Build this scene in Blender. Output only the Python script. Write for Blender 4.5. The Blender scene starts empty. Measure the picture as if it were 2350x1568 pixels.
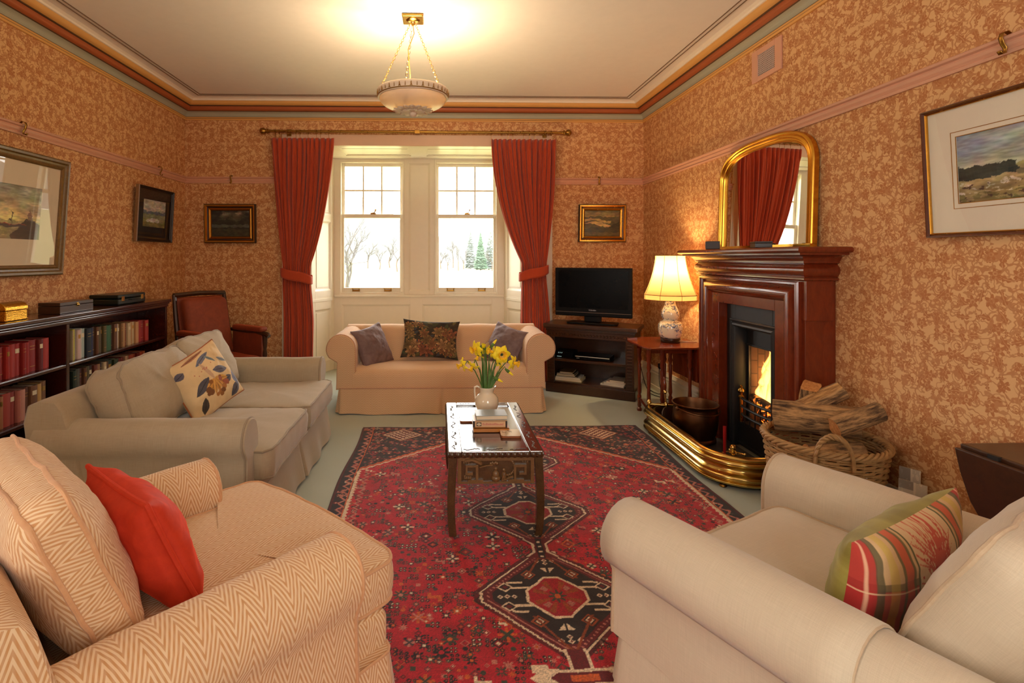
import bpy, bmesh, math, random
import numpy as np
from mathutils import Vector, Matrix, Euler, noise as mnoise

S = bpy.context.scene
COL = S.collection
PI = math.pi
R = math.radians

def lin(v):
    v = v/255.0
    return v/12.92 if v <= 0.04045 else ((v+0.055)/1.055)**2.4
def C(r, g, b): return (lin(r), lin(g), lin(b), 1.0)

# ------------------------------------------------------------------ camera
EYE, FPX, YAW = 1.45, 1200.0, R(1.4)
cam_d = bpy.data.cameras.new('camera'); cam = bpy.data.objects.new('camera', cam_d); COL.objects.link(cam)
cam.location = (0, 0, EYE); cam.rotation_euler = (PI/2, 0, -YAW)
cam_d.sensor_fit = 'HORIZONTAL'; cam_d.sensor_width = 36.0; cam_d.lens = 36.0*FPX/2350.0
cam_d.shift_x = (1175.0-1037.3)/2350.0; cam_d.shift_y = (592.0-784.0)/2350.0
cam_d.clip_start = 0.05; cam_d.clip_end = 600
S.camera = cam
# ------------------------------------------------------------------ sky, exposure, lamps
S.view_settings.view_transform = 'Standard'; S.view_settings.look = 'None'
S.view_settings.exposure = 0.24; S.view_settings.gamma = 1.0; S.view_settings.use_curve_mapping = False
S.cycles.use_denoising = True
S.cycles.max_bounces = 8; S.cycles.diffuse_bounces = 5; S.cycles.glossy_bounces = 4
S.cycles.transparent_max_bounces = 12; S.cycles.sample_clamp_indirect = 6.0
S.cycles.caustics_reflective = False; S.cycles.caustics_refractive = False
W = bpy.data.worlds.new('sky'); S.world = W; W.use_nodes = True
SKY = 9.5
bg = W.node_tree.nodes['Background']; bg.inputs[0].default_value = (1.0, 0.97, 0.90, 1); bg.inputs[1].default_value = SKY
def portal(name, loc, rot, sx, sy):                 # sampling portals in the window openings, seen and added
    d = bpy.data.lights.new(name, 'AREA'); d.shape = 'RECTANGLE'; d.size = sx; d.size_y = sy
    d.cycles.is_portal = True
    o = bpy.data.objects.new(name, d); COL.objects.link(o); o.location = loc; o.rotation_euler = rot
portal('window_portal', (-0.26, 7.02, 1.78), (R(-90), 0, 0), 2.3, 1.75)
portal('window_portal', (-2.93, -0.65, 1.75), (0, R(-90), 0), 2.1, 1.3)
portal('window_portal', (0.80, -1.42, 1.75), (R(90), 0, 0), 1.2, 1.9)
def lamp(name, loc, power, color, radius):
    d = bpy.data.lights.new(name, 'POINT'); d.energy = power; d.color = color; d.shadow_soft_size = radius
    o = bpy.data.objects.new(name, d); COL.objects.link(o); o.location = loc; return o
P_PENDANT, P_TABLE, P_FIRE = 46.0, 26.0, 15.0

# ------------------------------------------------------------------ mesh builder
class MB:
    def __init__(s):
        s.v = []; s.f = []; s.m = []; s.uv = []; s.hasuv = False
    def add(s, vs, fs, mat=0, uvs=None):
        o = len(s.v); s.v += [tuple(p) for p in vs]
        for i, f in enumerate(fs):
            s.f.append([o+k for k in f]); s.m.append(mat)
            s.uv.append(uvs[i] if uvs else None)
        if uvs: s.hasuv = True
        return o
    def box(s, x0, x1, y0, y1, z0, z1, mat=0, M=None):
        vs = [Vector((x, y, z)) for x in (x0, x1) for y in (y0, y1) for z in (z0, z1)]
        if M is not None: vs = [M @ p for p in vs]
        s.add(vs, [(0,1,3,2),(4,6,7,5),(0,4,5,1),(2,3,7,6),(0,2,6,4),(1,5,7,3)], mat)
    def grid(s, P, cu=False, cv=False, mat=0, uv=True, su=1.0, sv=1.0, u0=0.0, v0=0.0, flip=False):
        # P[i][j] points; cu closes i, cv closes j; uv by arc length in metres (u along i, v along j)
        nu = len(P); nv = len(P[0]); P = [[Vector(p) for p in r] for r in P]
        mid = nv//2; mu = nu//2
        ul = [0.0]
        for i in range(1, nu+1): ul.append(ul[-1]+(P[i % nu][mid]-P[i-1][mid]).length)
        vl = [0.0]
        for j in range(1, nv+1): vl.append(vl[-1]+(P[mu][j % nv]-P[mu][j-1]).length)
        vs = [p for r in P for p in r]; fs = []; us = []
        for i in range(nu if cu else nu-1):
            for j in range(nv if cv else nv-1):
                a = i*nv+j; b = ((i+1) % nu)*nv+j; c = ((i+1) % nu)*nv+(j+1) % nv; d = i*nv+(j+1) % nv
                q = [a, b, c, d]
                t = [(u0+ul[i]*su, v0+vl[j]*sv), (u0+ul[i+1]*su, v0+vl[j]*sv), (u0+ul[i+1]*su, v0+vl[j+1]*sv), (u0+ul[i]*su, v0+vl[j+1]*sv)]
                if flip: q = q[::-1]; t = t[::-1]
                fs.append(q); us.append(t)
        s.add(vs, fs, mat, us if uv else None)
    def cap(s, ring, mat=0, flip=False):
        ring = [Vector(p) for p in ring]
        q = list(range(len(ring)))
        s.add(ring, [q[::-1] if flip else q], mat)
    def loft(s, rings, mat=0, caps=True, closed=True, **k):
        s.grid(rings, cv=closed, mat=mat, **k)
        if caps: s.cap(rings[0], mat); s.cap(rings[-1], mat, True)
    def tube(s, pts, r, seg=8, closed=False, mat=0, caps=True, flat=1.0):
        pts = [Vector(p) for p in pts]; n = len(pts)
        rs = r if isinstance(r, (list, tuple)) else [r]*n
        rings = []; prev = None
        for i in range(n):
            if closed: t = pts[(i+1) % n]-pts[i-1]
            else: t = pts[min(i+1, n-1)]-pts[max(i-1, 0)]
            if t.length < 1e-9: t = Vector((0, 0, 1))
            t.normalize()
            if prev is None:
                a = Vector((0, 0, 1)) if abs(t.z) < 0.9 else Vector((1, 0, 0))
                nrm = (a-t*a.dot(t)).normalized()
            else:
                nrm = prev-t*prev.dot(t)
                nrm = nrm.normalized() if nrm.length > 1e-6 else prev
            prev = nrm; b = t.cross(nrm)
            rings.append([pts[i]+(nrm*math.cos(2*PI*k/seg)*flat+b*math.sin(2*PI*k/seg))*rs[i] for k in range(seg)])
        s.grid(rings, cu=closed, cv=True, mat=mat)
        if caps and not closed: s.cap(rings[0], mat, True); s.cap(rings[-1], mat)
    def cyl(s, p0, p1, r0, r1=None, seg=16, mat=0):
        s.tube([p0, p1], [r0, r0 if r1 is None else r1], seg, mat=mat)
    def lathe(s, prof, c=(0, 0, 0), seg=32, mat=0, sx=1.0, sy=1.0, caps=True, M=None):
        rings = []
        for r, z in prof:
            ring = [Vector((c[0]+sx*r*math.cos(2*PI*k/seg), c[1]+sy*r*math.sin(2*PI*k/seg), c[2]+z)) for k in range(seg)]
            if M is not None: ring = [M @ p for p in ring]
            rings.append(ring)
        s.grid(rings, cv=True, mat=mat, flip=True)
        if caps:
            if prof[0][0] > 1e-5: s.cap(rings[0], mat, True)
            if prof[-1][0] > 1e-5: s.cap(rings[-1], mat)
    def prism(s, poly, d0, d1, axis='z', mat=0, M=None):
        # polygon in the two other axes, extruded along axis
        def P(a, b, d):
            return {'z': Vector((a, b, d)), 'y': Vector((a, d, b)), 'x': Vector((d, a, b))}[axis]
        n = len(poly)
        A = [P(a, b, d0) for a, b in poly]; B = [P(a, b, d1) for a, b in poly]
        if M is not None: A = [M @ p for p in A]; B = [M @ p for p in B]
        s.add(A+B, [list(range(n))[::-1], list(range(n, 2*n))]+[(i, (i+1) % n, n+(i+1) % n, n+i) for i in range(n)], mat)
    def sphere(s, c, r, seg=16, rings=10, mat=0, sx=1, sy=1, sz=1):
        s.lathe([(max(1e-6, r*math.sin(PI*i/rings)), -r*sz*math.cos(PI*i/rings)) for i in range(rings+1)], c, seg, mat, sx, sy, False)
    def xf(s, M):
        s.v = [tuple(M @ Vector(p)) for p in s.v]; return s
    def jitter(s, amp, freq, seed=0.0):
        o = Vector((seed*7.1, seed*3.3, seed*5.7))
        s.v = [tuple(Vector(p)+mnoise.noise_vector(Vector(p)*freq+o)*amp) for p in s.v]; return s
    def build(s, name, mats, parent=None, smooth=True, bevel=0.0, sub=0, angle=40, seg=2, kind=None, loc=None, weld=False):
        me = bpy.data.meshes.new(name)
        me.from_pydata([tuple(p) for p in s.v], [], s.f); 
        if not isinstance(mats, (list, tuple)): mats = [mats]
        for m in mats: me.materials.append(m)
        me.polygons.foreach_set('material_index', s.m)
        uvl = me.uv_layers.new(name='UVMap'); data = np.zeros(len(me.loops)*2, dtype=np.float32)
        k = 0; vs = s.v
        for fi, f in enumerate(s.f):
            u = s.uv[fi]
            if u is None:
                n = me.polygons[fi].normal; ax, ay, az = abs(n[0]), abs(n[1]), abs(n[2])
                if az >= ax and az >= ay: u = [(vs[i][0], vs[i][1]) for i in f]
                elif ax >= ay: u = [(vs[i][1], vs[i][2]) for i in f]
                else: u = [(vs[i][0], vs[i][2]) for i in f]
            for t in u: data[k] = t[0]; data[k+1] = t[1]; k += 2
        uvl.data.foreach_set('uv', data)
        if weld:
            b = bmesh.new(); b.from_mesh(me); bmesh.ops.remove_doubles(b, verts=b.verts, dist=1e-5); b.to_mesh(me); b.free()
        if smooth:
            me.polygons.foreach_set('use_smooth', [True]*len(me.polygons))
            if angle < 180: me.set_sharp_from_angle(angle=R(angle))
        me.update()
        o = bpy.data.objects.new(name, me); COL.objects.link(o)
        if parent is not None: o.parent = parent
        if loc is not None: o.location = loc
        if bevel > 0:
            m = o.modifiers.new('bevel', 'BEVEL'); m.width = bevel; m.segments = seg; m.limit_method = 'ANGLE'; m.angle_limit = R(35); m.harden_normals = False
        if sub > 0:
            m = o.modifiers.new('subsurf', 'SUBSURF'); m.levels = sub; m.render_levels = sub
        if kind: o['kind'] = kind
        return o

LABELS = set()
def tag(o, label, cat, group=None, kind=None):
    o['label'] = label; o['category'] = cat
    if group: o['group'] = group
    if kind: o['kind'] = kind
    return o
def thing(name, label, cat, loc=(0, 0, 0), rot=(0, 0, 0), group=None):
    o = bpy.data.objects.new(name, None); COL.objects.link(o)
    o.location = loc; o.rotation_euler = rot if isinstance(rot, (tuple, list)) else (0, 0, rot)
    o.empty_display_size = 0.1
    return tag(o, label, cat, group)
def copy_tree(o, parent=None):
    c = o.copy(); COL.objects.link(c)
    if parent is not None: c.parent = parent
    for ch in list(o.children): copy_tree(ch, c)
    return c
def struct(o): o['kind'] = 'structure'; return o
def color_grid(name, pts, cols, nu, nv, mat, parent=None, cv=False):
    # pts (nu*nv,3) numpy, cols (nu*nv,3) linear -> mesh with point colours 'Col' (a woven or painted pattern)
    me = bpy.data.meshes.new(name)
    i, j = np.meshgrid(np.arange(nu-1), np.arange(nv-1), indexing='ij')
    a = (i*nv+j).ravel(); q = np.stack([a, a+nv, a+nv+1, a+1], 1).astype(np.int32)
    me.vertices.add(nu*nv); me.vertices.foreach_set('co', pts.astype(np.float32).ravel())
    me.loops.add(q.size); me.loops.foreach_set('vertex_index', q.ravel())
    me.polygons.add(len(q)); me.polygons.foreach_set('loop_start', np.arange(0, q.size, 4, dtype=np.int32))
    me.update(calc_edges=True)
    ca = me.color_attributes.new('Col', 'FLOAT_COLOR', 'POINT')
    ca.data.foreach_set('color', np.concatenate([cols, np.ones((nu*nv, 1))], 1).astype(np.float32).ravel())
    me.polygons.foreach_set('use_smooth', [True]*len(q))
    me.materials.append(mat); me.update()
    o = bpy.data.objects.new(name, me); COL.objects.link(o)
    if parent is not None: o.parent = parent
    return o
def s2l(a):
    a = np.clip(np.asarray(a, dtype=np.float64)/255.0, 0, 1)
    return np.where(a <= 0.04045, a/12.92, ((a+0.055)/1.055)**2.4)
def fbm(h, w, base, octs=5, seed=0, ax=1.0):
    rg = np.random.RandomState(seed); out = np.zeros((h, w)); amp = 1.0; tot = 0
    for o in range(octs):
        n = base*2**o; gh, gw = max(2, int(n)+2), max(2, int(n*ax)+2)
        g = rg.rand(gh, gw)
        yy = np.linspace(0, gh-1.001, h); xx = np.linspace(0, gw-1.001, w)
        y0 = yy.astype(int); x0 = xx.astype(int); fy = (yy-y0)[:, None]; fx = (xx-x0)[None]
        fy = fy*fy*(3-2*fy); fx = fx*fx*(3-2*fx)
        r = g[y0][:, x0]*(1-fy)*(1-fx)+g[y0+1][:, x0]*fy*(1-fx)+g[y0][:, x0+1]*(1-fy)*fx+g[y0+1][:, x0+1]*fy*fx
        out += r*amp; tot += amp; amp *= 0.5
    return out/tot
def text_mb(mb, txt, size, M, mat=0, depth=0.0005, sx=1.0):
    cu = bpy.data.curves.new('t', 'FONT'); cu.body = txt; cu.size = size; cu.align_x = 'CENTER'; cu.align_y = 'CENTER'; cu.extrude = depth
    ob = bpy.data.objects.new('t', cu); COL.objects.link(ob)
    dg = bpy.context.evaluated_depsgraph_get(); dg.update()
    me = ob.evaluated_get(dg).to_mesh()
    mb.add([M @ Vector((v.co.x*sx, v.co.y, v.co.z)) for v in me.vertices], [list(p.vertices) for p in me.polygons], mat)
    ob.evaluated_get(dg).to_mesh_clear(); bpy.data.objects.remove(ob); bpy.data.curves.remove(cu)

# ------------------------------------------------------------------ node helpers
class V:
    def __init__(s, nt, k): s.nt = nt; s.k = k
    def m(s, op, b=None, c=None):
        n = s.nt.nodes.new('ShaderNodeMath'); n.operation = op
        s.nt.links.new(s.k, n.inputs[0])
        for i, x in ((1, b), (2, c)):
            if x is None: continue
            if isinstance(x, V): s.nt.links.new(x.k, n.inputs[i])
            else: n.inputs[i].default_value = x
        return V(s.nt, n.outputs[0])
    def __add__(s, o): return s.m('ADD', o)
    def __radd__(s, o): return s.m('ADD', o)
    def __sub__(s, o): return s.m('SUBTRACT', o)
    def __rsub__(s, o): return s.m('MULTIPLY', -1.0).m('ADD', o)
    def __mul__(s, o): return s.m('MULTIPLY', o)
    def __rmul__(s, o): return s.m('MULTIPLY', o)
    def __truediv__(s, o): return s.m('DIVIDE', o)
    def sin(s): return s.m('SINE')
    def cos(s): return s.m('COSINE')
    def abs(s): return s.m('ABSOLUTE')
    def fract(s): return s.m('FRACT')
    def lt(s, o): return s.m('LESS_THAN', o)
    def gt(s, o): return s.m('GREATER_THAN', o)
    def max(s, o): return s.m('MAXIMUM', o)
    def min(s, o): return s.m('MINIMUM', o)
    def pp(s, o): return s.m('PINGPONG', o)
    def step(s, a, b):     # smooth 0..1 between a and b
        n = s.nt.nodes.new('ShaderNodeMapRange'); n.interpolation_type = 'SMOOTHSTEP'
        s.nt.links.new(s.k, n.inputs[0]); n.inputs[1].default_value = a; n.inputs[2].default_value = b
        return V(s.nt, n.outputs[0])
class NM:
    def __init__(s, name, rough=0.5, **k):
        s.mat = bpy.data.materials.new(name); s.mat.use_nodes = True; s.nt = s.mat.node_tree
        s.b = s.nt.nodes['Principled BSDF']; s.b.inputs['Roughness'].default_value = rough
        for a, v in k.items(): s.set(a, v)
    def set(s, a, v):
        i = s.b.inputs[a.replace('_', ' ')]
        if isinstance(v, V): s.nt.links.new(v.k, i)
        elif hasattr(v, 'links'): s.nt.links.new(v, i)
        else: i.default_value = v
    def node(s, t, **k):
        n = s.nt.nodes.new(t)
        for a, v in k.items():
            if a.startswith('_'): setattr(n, a[1:], v)
            else:
                i = n.inputs[a]
                if isinstance(v, V): s.nt.links.new(v.k, i)
                elif hasattr(v, 'links'): s.nt.links.new(v, i)
                else: i.default_value = v
        return n
    def uv(s): return s.nt.nodes.new('ShaderNodeUVMap').outputs[0]
    def obj(s): return s.nt.nodes.new('ShaderNodeTexCoord').outputs['Object']
    def map(s, vec, scale=(1, 1, 1), loc=(0, 0, 0), rot=(0, 0, 0)):
        return s.node('ShaderNodeMapping', Vector=vec, Scale=scale, Location=loc, Rotation=rot).outputs[0]
    def xyz(s, vec):
        n = s.node('ShaderNodeSeparateXYZ', Vector=vec); return [V(s.nt, n.outputs[i]) for i in range(3)]
    def vec(s, x, y, z=0.0):
        n = s.nt.nodes.new('ShaderNodeCombineXYZ')
        for i, q in enumerate((x, y, z)):
            if isinstance(q, V): s.nt.links.new(q.k, n.inputs[i])
            else: n.inputs[i].default_value = q
        return n.outputs[0]
    def noise(s, vec, scale=5.0, detail=4.0, rough=0.55, dist=0.0):
        n = s.node('ShaderNodeTexNoise', Vector=vec, Scale=scale, Detail=detail, Roughness=rough, Distortion=dist)
        return V(s.nt, n.outputs['Fac'])
    def mix(s, fac, a, b, blend='MIX'):
        n = s.nt.nodes.new('ShaderNodeMix'); n.data_type = 'RGBA'; n.blend_type = blend
        for i, q in ((0, fac), (6, a), (7, b)):
            if isinstance(q, V): s.nt.links.new(q.k, n.inputs[i])
            elif hasattr(q, 'links'): s.nt.links.new(q, n.inputs[i])
            else: n.inputs[i].default_value = q
        return n.outputs[2]
    def bump(s, h, strength=0.3, dist=0.01):
        n = s.node('ShaderNodeBump', Strength=strength, Distance=dist, Height=h)
        s.nt.links.new(n.outputs[0], s.b.inputs['Normal'])
    def attr(s, name='Col'):
        n = s.nt.nodes.new('ShaderNodeAttribute'); n.attribute_name = name; return n.outputs['Color']

def flat(name, col, rough=0.5, **k):
    m = NM(name, rough, Base_Color=col, **k)
    n = m.noise(m.obj(), 14.0, 4.0)
    m.set('Base Color', m.mix((n-0.5)*0.35+0.5, (col[0]*0.9, col[1]*0.9, col[2]*0.9, 1), (min(1, col[0]*1.1), min(1, col[1]*1.1), min(1, col[2]*1.1), 1)))
    return m.mat
def metal(name, col, rough=0.2, wear=0.1):
    m = NM(name, rough, Metallic=1.0, Base_Color=col)
    n = m.noise(m.obj(), 25.0, 5.0)
    m.set('Roughness', n*wear+(rough-wear/2))
    m.set('Base Color', m.mix(n, (col[0]*0.85, col[1]*0.8, col[2]*0.75, 1), col))
    return m.mat
def wood(name, dark, light, rough=0.3, scale=1.0, coat=0.0, axis=(1, 1, 1)):
    m = NM(name, rough, Coat_Weight=coat, Coat_Roughness=0.12)
    p = m.map(m.obj(), (6*scale*axis[0], 6*scale*axis[1], 6*scale*axis[2]))
    g = m.noise(p, 4.0, 6.0, 0.6, 1.2); f = m.noise(p, 22.0, 3.0)
    fac = (g*0.8+f*0.3-0.1)
    m.set('Base Color', m.mix(fac, dark, light)); m.bump(f, 0.08, 0.002)
    return m.mat
def fabric(name, c1, c2, weave=700.0, rough=0.85, streak=(1, 1, 1), bump=0.25, sheen=0.25):
    m = NM(name, rough, Sheen_Weight=sheen, Sheen_Roughness=0.5)
    o = m.obj()
    a = m.noise(m.map(o, streak), 60.0, 4.0, 0.6); b = m.noise(o, 7.0, 3.0); w = m.noise(m.map(o, (1, 1, 1)), weave, 1.0)
    m.set('Base Color', m.mix((a*0.7+b*0.25+w*0.3-0.12), c1, c2)); m.bump(w*0.5+a*0.5, bump, 0.003)
    return m.mat
def herringbone(name, ca, cb, lam=0.062, amp=0.085, per=0.022, rot=False):
    m = NM(name, 0.88, Sheen_Weight=0.2)
    u, v, _ = m.xyz(m.uv())
    if rot: u, v = v, u
    zig = u.pp(lam/2)*(amp/(lam/2))
    st = ((v+zig)/per).fract()
    band = (st-0.5).abs().step(0.2, 0.3)
    w = m.noise(m.obj(), 500.0, 1.0); n = m.noise(m.obj(), 5.0, 3.0)
    c = m.mix(band, ca, cb)
    c = m.mix(((u*(1.0/0.0022)).sin()*0.5+0.5)*0.12, c, (0.9, 0.85, 0.75, 1))
    c = m.mix((n-0.35)*0.3, c, C(190, 130, 95))
    m.set('Base Color', c); m.bump(w*0.6+band*0.4, 0.2, 0.002)
    return m.mat
# ------------------------------------------------------------------ materials
def wallpaper():
    m = NM('wallpaper', 0.75)
    uv = m.uv()
    warp = m.node('ShaderNodeTexNoise', Vector=uv, Scale=9.0, Detail=2.0)
    wv = m.node('ShaderNodeVectorMath', _operation='MULTIPLY_ADD')
    m.nt.links.new(warp.outputs['Color'], wv.inputs[0]); wv.inputs[1].default_value = (0.022, 0.022, 0); m.nt.links.new(uv, wv.inputs[2])
    P = wv.outputs[0]
    def cells(size, off, rnd=0.55, spin=1.0):
        p = m.map(P, (1/size, 1/size, 1), (off, off*1.7, 0))
        v = m.nt.nodes.new('ShaderNodeTexVoronoi'); v.voronoi_dimensions = '2D'; v.inputs['Scale'].default_value = 1.0
        v.inputs['Randomness'].default_value = rnd
        m.nt.links.new(p, v.inputs['Vector'])
        d = m.node('ShaderNodeVectorMath', _operation='SUBTRACT'); m.nt.links.new(p, d.inputs[0]); m.nt.links.new(v.outputs['Position'], d.inputs[1])
        dx, dy, _ = m.xyz(d.outputs[0])
        c = m.nt.nodes.new('ShaderNodeSeparateColor'); m.nt.links.new(v.outputs['Color'], c.inputs[0])
        r1, r2, r3 = [V(m.nt, c.outputs[i]) for i in range(3)]
        a = r1*(2*PI*spin)
        x = dx*a.cos()+dy*a.sin(); y = dy*a.cos()-dx*a.sin()
        return x, y, r2, r3
    def leaf(size, off, L, w, lobes):
        x, y, r2, r3 = cells(size, off)
        yy = y+(x*x)*(r2-0.5)*2.6
        t = x/L
        env = (1.0-t*t)*w*((x*lobes).sin()*0.28+0.85)
        body = (env-yy.abs()).step(0.0, 0.03)
        vein = ((yy.abs()-0.012).step(0.0, 0.02)*0.55+0.45)
        return body*vein
    def curl(size, off, k=0.16, rmax=0.42):
        x, y, r2, r3 = cells(size, off, 0.5)
        r = (x*x+y*y).m('SQRT'); th = y.m('ARCTAN2', x)*(1/(2*PI))
        sgn = r2.gt(0.5)*2.0-1.0
        q = (r/k-th*sgn).fract()-0.5
        line = (0.17-q.abs()).step(0.0, 0.1)
        return line*(rmax-r).step(0.0, 0.05)*r3.gt(0.3)
    def flower(size, off):
        x, y, r2, r3 = cells(size, off, 0.6)
        r = (x*x+y*y).m('SQRT'); th = y.m('ARCTAN2', x)
        pet = 0.21+(th*5.0).cos()*0.07
        body = (pet-r).step(0.0, 0.03)
        ring = ((r-0.075).abs()-0.02).step(0.0, 0.02)*0.5+0.5
        return body*ring*r3.gt(0.12)
    n1 = m.noise(uv, 11.0, 2.0); vine = (0.030-(n1-0.5).abs()).step(0.0, 0.015)
    n2 = m.noise(m.map(uv, (1, 1, 1), (3.3, 1.2, 0)), 15.0, 2.0); vine2 = (0.032-(n2-0.48).abs()).step(0.0, 0.015)
    pat = leaf(0.090, 0.0, 0.44, 0.16, 26.0).max(leaf(0.062, 5.3, 0.45, 0.13, 30.0)).max(curl(0.084, 9.1, 0.17, 0.40)*0.85)
    pat = pat.max(flower(0.112, 7.7)).max(vine*0.8).max(vine2*0.7)
    tone = m.noise(uv, 14.0, 2.0); big = m.noise(uv, 1.1, 2.0)
    dark = m.mix(tone, WP_D1, WP_D2); light = m.mix(big, WP_L1, WP_L2)
    m.set('Base Color', m.mix(pat*0.92, light, dark))
    m.bump(pat, 0.05, 0.001)
    return m.mat
WP_D1, WP_D2 = C(166, 98, 50), C(186, 118, 66)
WP_L1, WP_L2 = C(216, 168, 114), C(224, 180, 128)
M_WP = wallpaper()
M_CEIL = flat('ceiling_paint', C(238, 232, 226), 0.85)
M_CREAM = flat('cream_gloss_paint', C(232, 224, 204), 0.3)
M_ARCH = flat('beige_paint', C(222, 186, 156), 0.5)
M_RAIL = flat('pink_paint', C(214, 160, 132), 0.45)
M_CO_G = flat('cornice_sage', C(166, 162, 142), 0.6)
M_CO_O = flat('cornice_ochre', C(216, 160, 88), 0.6)
M_CO_R = flat('cornice_terracotta', C(164, 84, 42), 0.6)
M_CO_D = flat('cornice_brown', C(84, 52, 26), 0.6)
M_CO_W = flat('cornice_white', C(236, 222, 204), 0.7)
def carpet():
    m = NM('sage_carpet', 0.95, Sheen_Weight=0.3)
    o = m.obj(); a = m.noise(o, 260.0, 3.0, 0.7); b = m.noise(o, 1.7, 4.0); c = m.noise(o, 900.0, 1.0)
    m.set('Base Color', m.mix(a*0.6+b*0.5+c*0.2-0.15, C(158, 168, 152), C(204, 213, 198))); m.bump(a*0.5+c, 0.5, 0.004)
    return m.mat
M_CARPET = carpet()
def glass(name='window_glass', tint=(1, 1, 1, 1), refl=1.0):
    mt = bpy.data.materials.new(name); mt.use_nodes = True; nt = mt.node_tree; nt.nodes.clear()
    o = nt.nodes.new('ShaderNodeOutputMaterial'); t = nt.nodes.new('ShaderNodeBsdfTransparent'); g = nt.nodes.new('ShaderNodeBsdfGlossy')
    t.inputs[0].default_value = tint; g.inputs['Roughness'].default_value = 0.0
    f = nt.nodes.new('ShaderNodeLayerWeight'); f.inputs[0].default_value = 0.5
    p5 = nt.nodes.new('ShaderNodeMath'); p5.operation = 'POWER'; p5.inputs[1].default_value = 5.0; nt.links.new(f.outputs['Facing'], p5.inputs[0])
    mu = nt.nodes.new('ShaderNodeMath'); mu.operation = 'MULTIPLY_ADD'; mu.inputs[1].default_value = 0.92*refl; mu.inputs[2].default_value = 0.06*refl
    nt.links.new(p5.outputs[0], mu.inputs[0])
    x = nt.nodes.new('ShaderNodeMixShader'); nt.links.new(mu.outputs[0], x.inputs[0]); nt.links.new(t.outputs[0], x.inputs[1]); nt.links.new(g.outputs[0], x.inputs[2])
    nt.links.new(x.outputs[0], o.inputs[0]); return mt
M_GLASS = glass('window_glass', (1, 1, 1, 1), 0.25)
M_BRASS = metal('brass', C(232, 202, 124), 0.18, 0.08)
M_BRASS_D = metal('aged_brass', C(168, 128, 62), 0.3, 0.2)
M_GOLD = metal('gilt', C(226, 168, 64), 0.26, 0.05)
M_IRON = flat('cast_iron', C(22, 21, 21), 0.5)
M_BLACK = flat('black_plastic', C(6, 6, 7), 0.4)
M_BLACK.node_tree.nodes['Principled BSDF'].inputs['Specular IOR Level'].default_value = 0.15
M_MAHOG = wood('mahogany', C(74, 22, 8), C(140, 54, 22), 0.2, 1.0, 0.5, (1, 0.3, 0.3))
M_DARKOAK = wood('dark_oak', C(34, 18, 10), C(78, 44, 22), 0.3, 1.0, 0.2)
M_BOOKCASE = wood('bookcase_mahogany', C(36, 12, 8), C(78, 30, 18), 0.22, 1.0, 0.4, (1, 0.3, 1))
M_CARVED = wood('carved_hardwood', C(38, 24, 14), C(96, 66, 38), 0.3, 1.5, 0.3)
M_TABLETOP = wood('polished_table', C(40, 20, 12), C(84, 46, 26), 0.14, 1.0, 1.0)
M_TABLETOP.node_tree.nodes['Principled BSDF'].inputs['IOR'].default_value = 2.2

# ------------------------------------------------------------------ the room
XL, XR, YB, YF, ZC = -2.913, 2.394, 6.07, -1.4, 3.24
OX0, OX1, OZ = -1.72, 1.23, 2.745          # window recess opening in the back wall
WY, WX0, WX1 = 6.85, -1.37, 0.85           # plane of the windows
FY0, FY1, FZ = 3.40, 4.06, 0.88            # fire chamber opening in the right wall
b = MB(); b.box(XL-0.3, XR+0.3, YF-0.3, 7.0, -0.15, 0.0); struct(b.build('floor', M_CARPET, smooth=False))
b = MB(); b.box(XL-0.3, XR+0.3, YF-0.3, YB+0.3, ZC, ZC+0.15); struct(b.build('ceiling', M_CEIL, smooth=False))
LY0, LY1, LZ0, LZ1 = -1.3, 0.0, 0.7, 2.8       # unseen window in the left wall, added for daylight fill
b = MB(); b.box(XL-0.3, XL, YF-0.3, LY0, 0, ZC); b.box(XL-0.3, XL, LY1, YB+0.3, 0, ZC); b.box(XL-0.3, XL, LY0, LY1, 0, LZ0); b.box(XL-0.3, XL, LY0, LY1, LZ1, ZC); struct(b.build('wall_left', M_WP, smooth=False))
b = MB(); b.box(XR, XR+0.5, YF-0.3, FY0, 0, ZC); b.box(XR, XR+0.5, FY1, YB+0.3, 0, ZC); b.box(XR, XR+0.5, FY0, FY1, FZ, ZC); b.box(XR+0.48, XR+0.5, FY0, FY1, 0, FZ)
struct(b.build('wall_right', M_WP, smooth=False))
b = MB(); b.box(XL, OX0, YB, YB+0.3, 0, ZC); b.box(OX1, XR, YB, YB+0.3, 0, ZC); b.box(OX0, OX1, YB, YB+0.3, OZ+0.05, ZC)
struct(b.build('wall_back', M_WP, smooth=False))
RX0, RX1, RZ0, RZ1 = 0.2, 1.4, 0.8, 2.7         # another unseen one behind the camera, added to brighten the near chairs
b = MB(); b.box(XL, RX0, YF-0.3, YF, 0, ZC); b.box(RX1, XR, YF-0.3, YF, 0, ZC); b.box(RX0, RX1, YF-0.3, YF, 0, RZ0); b.box(RX0, RX1, YF-0.3, YF, RZ1, ZC)
struct(b.build('wall_front', M_WP, smooth=False))

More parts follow.
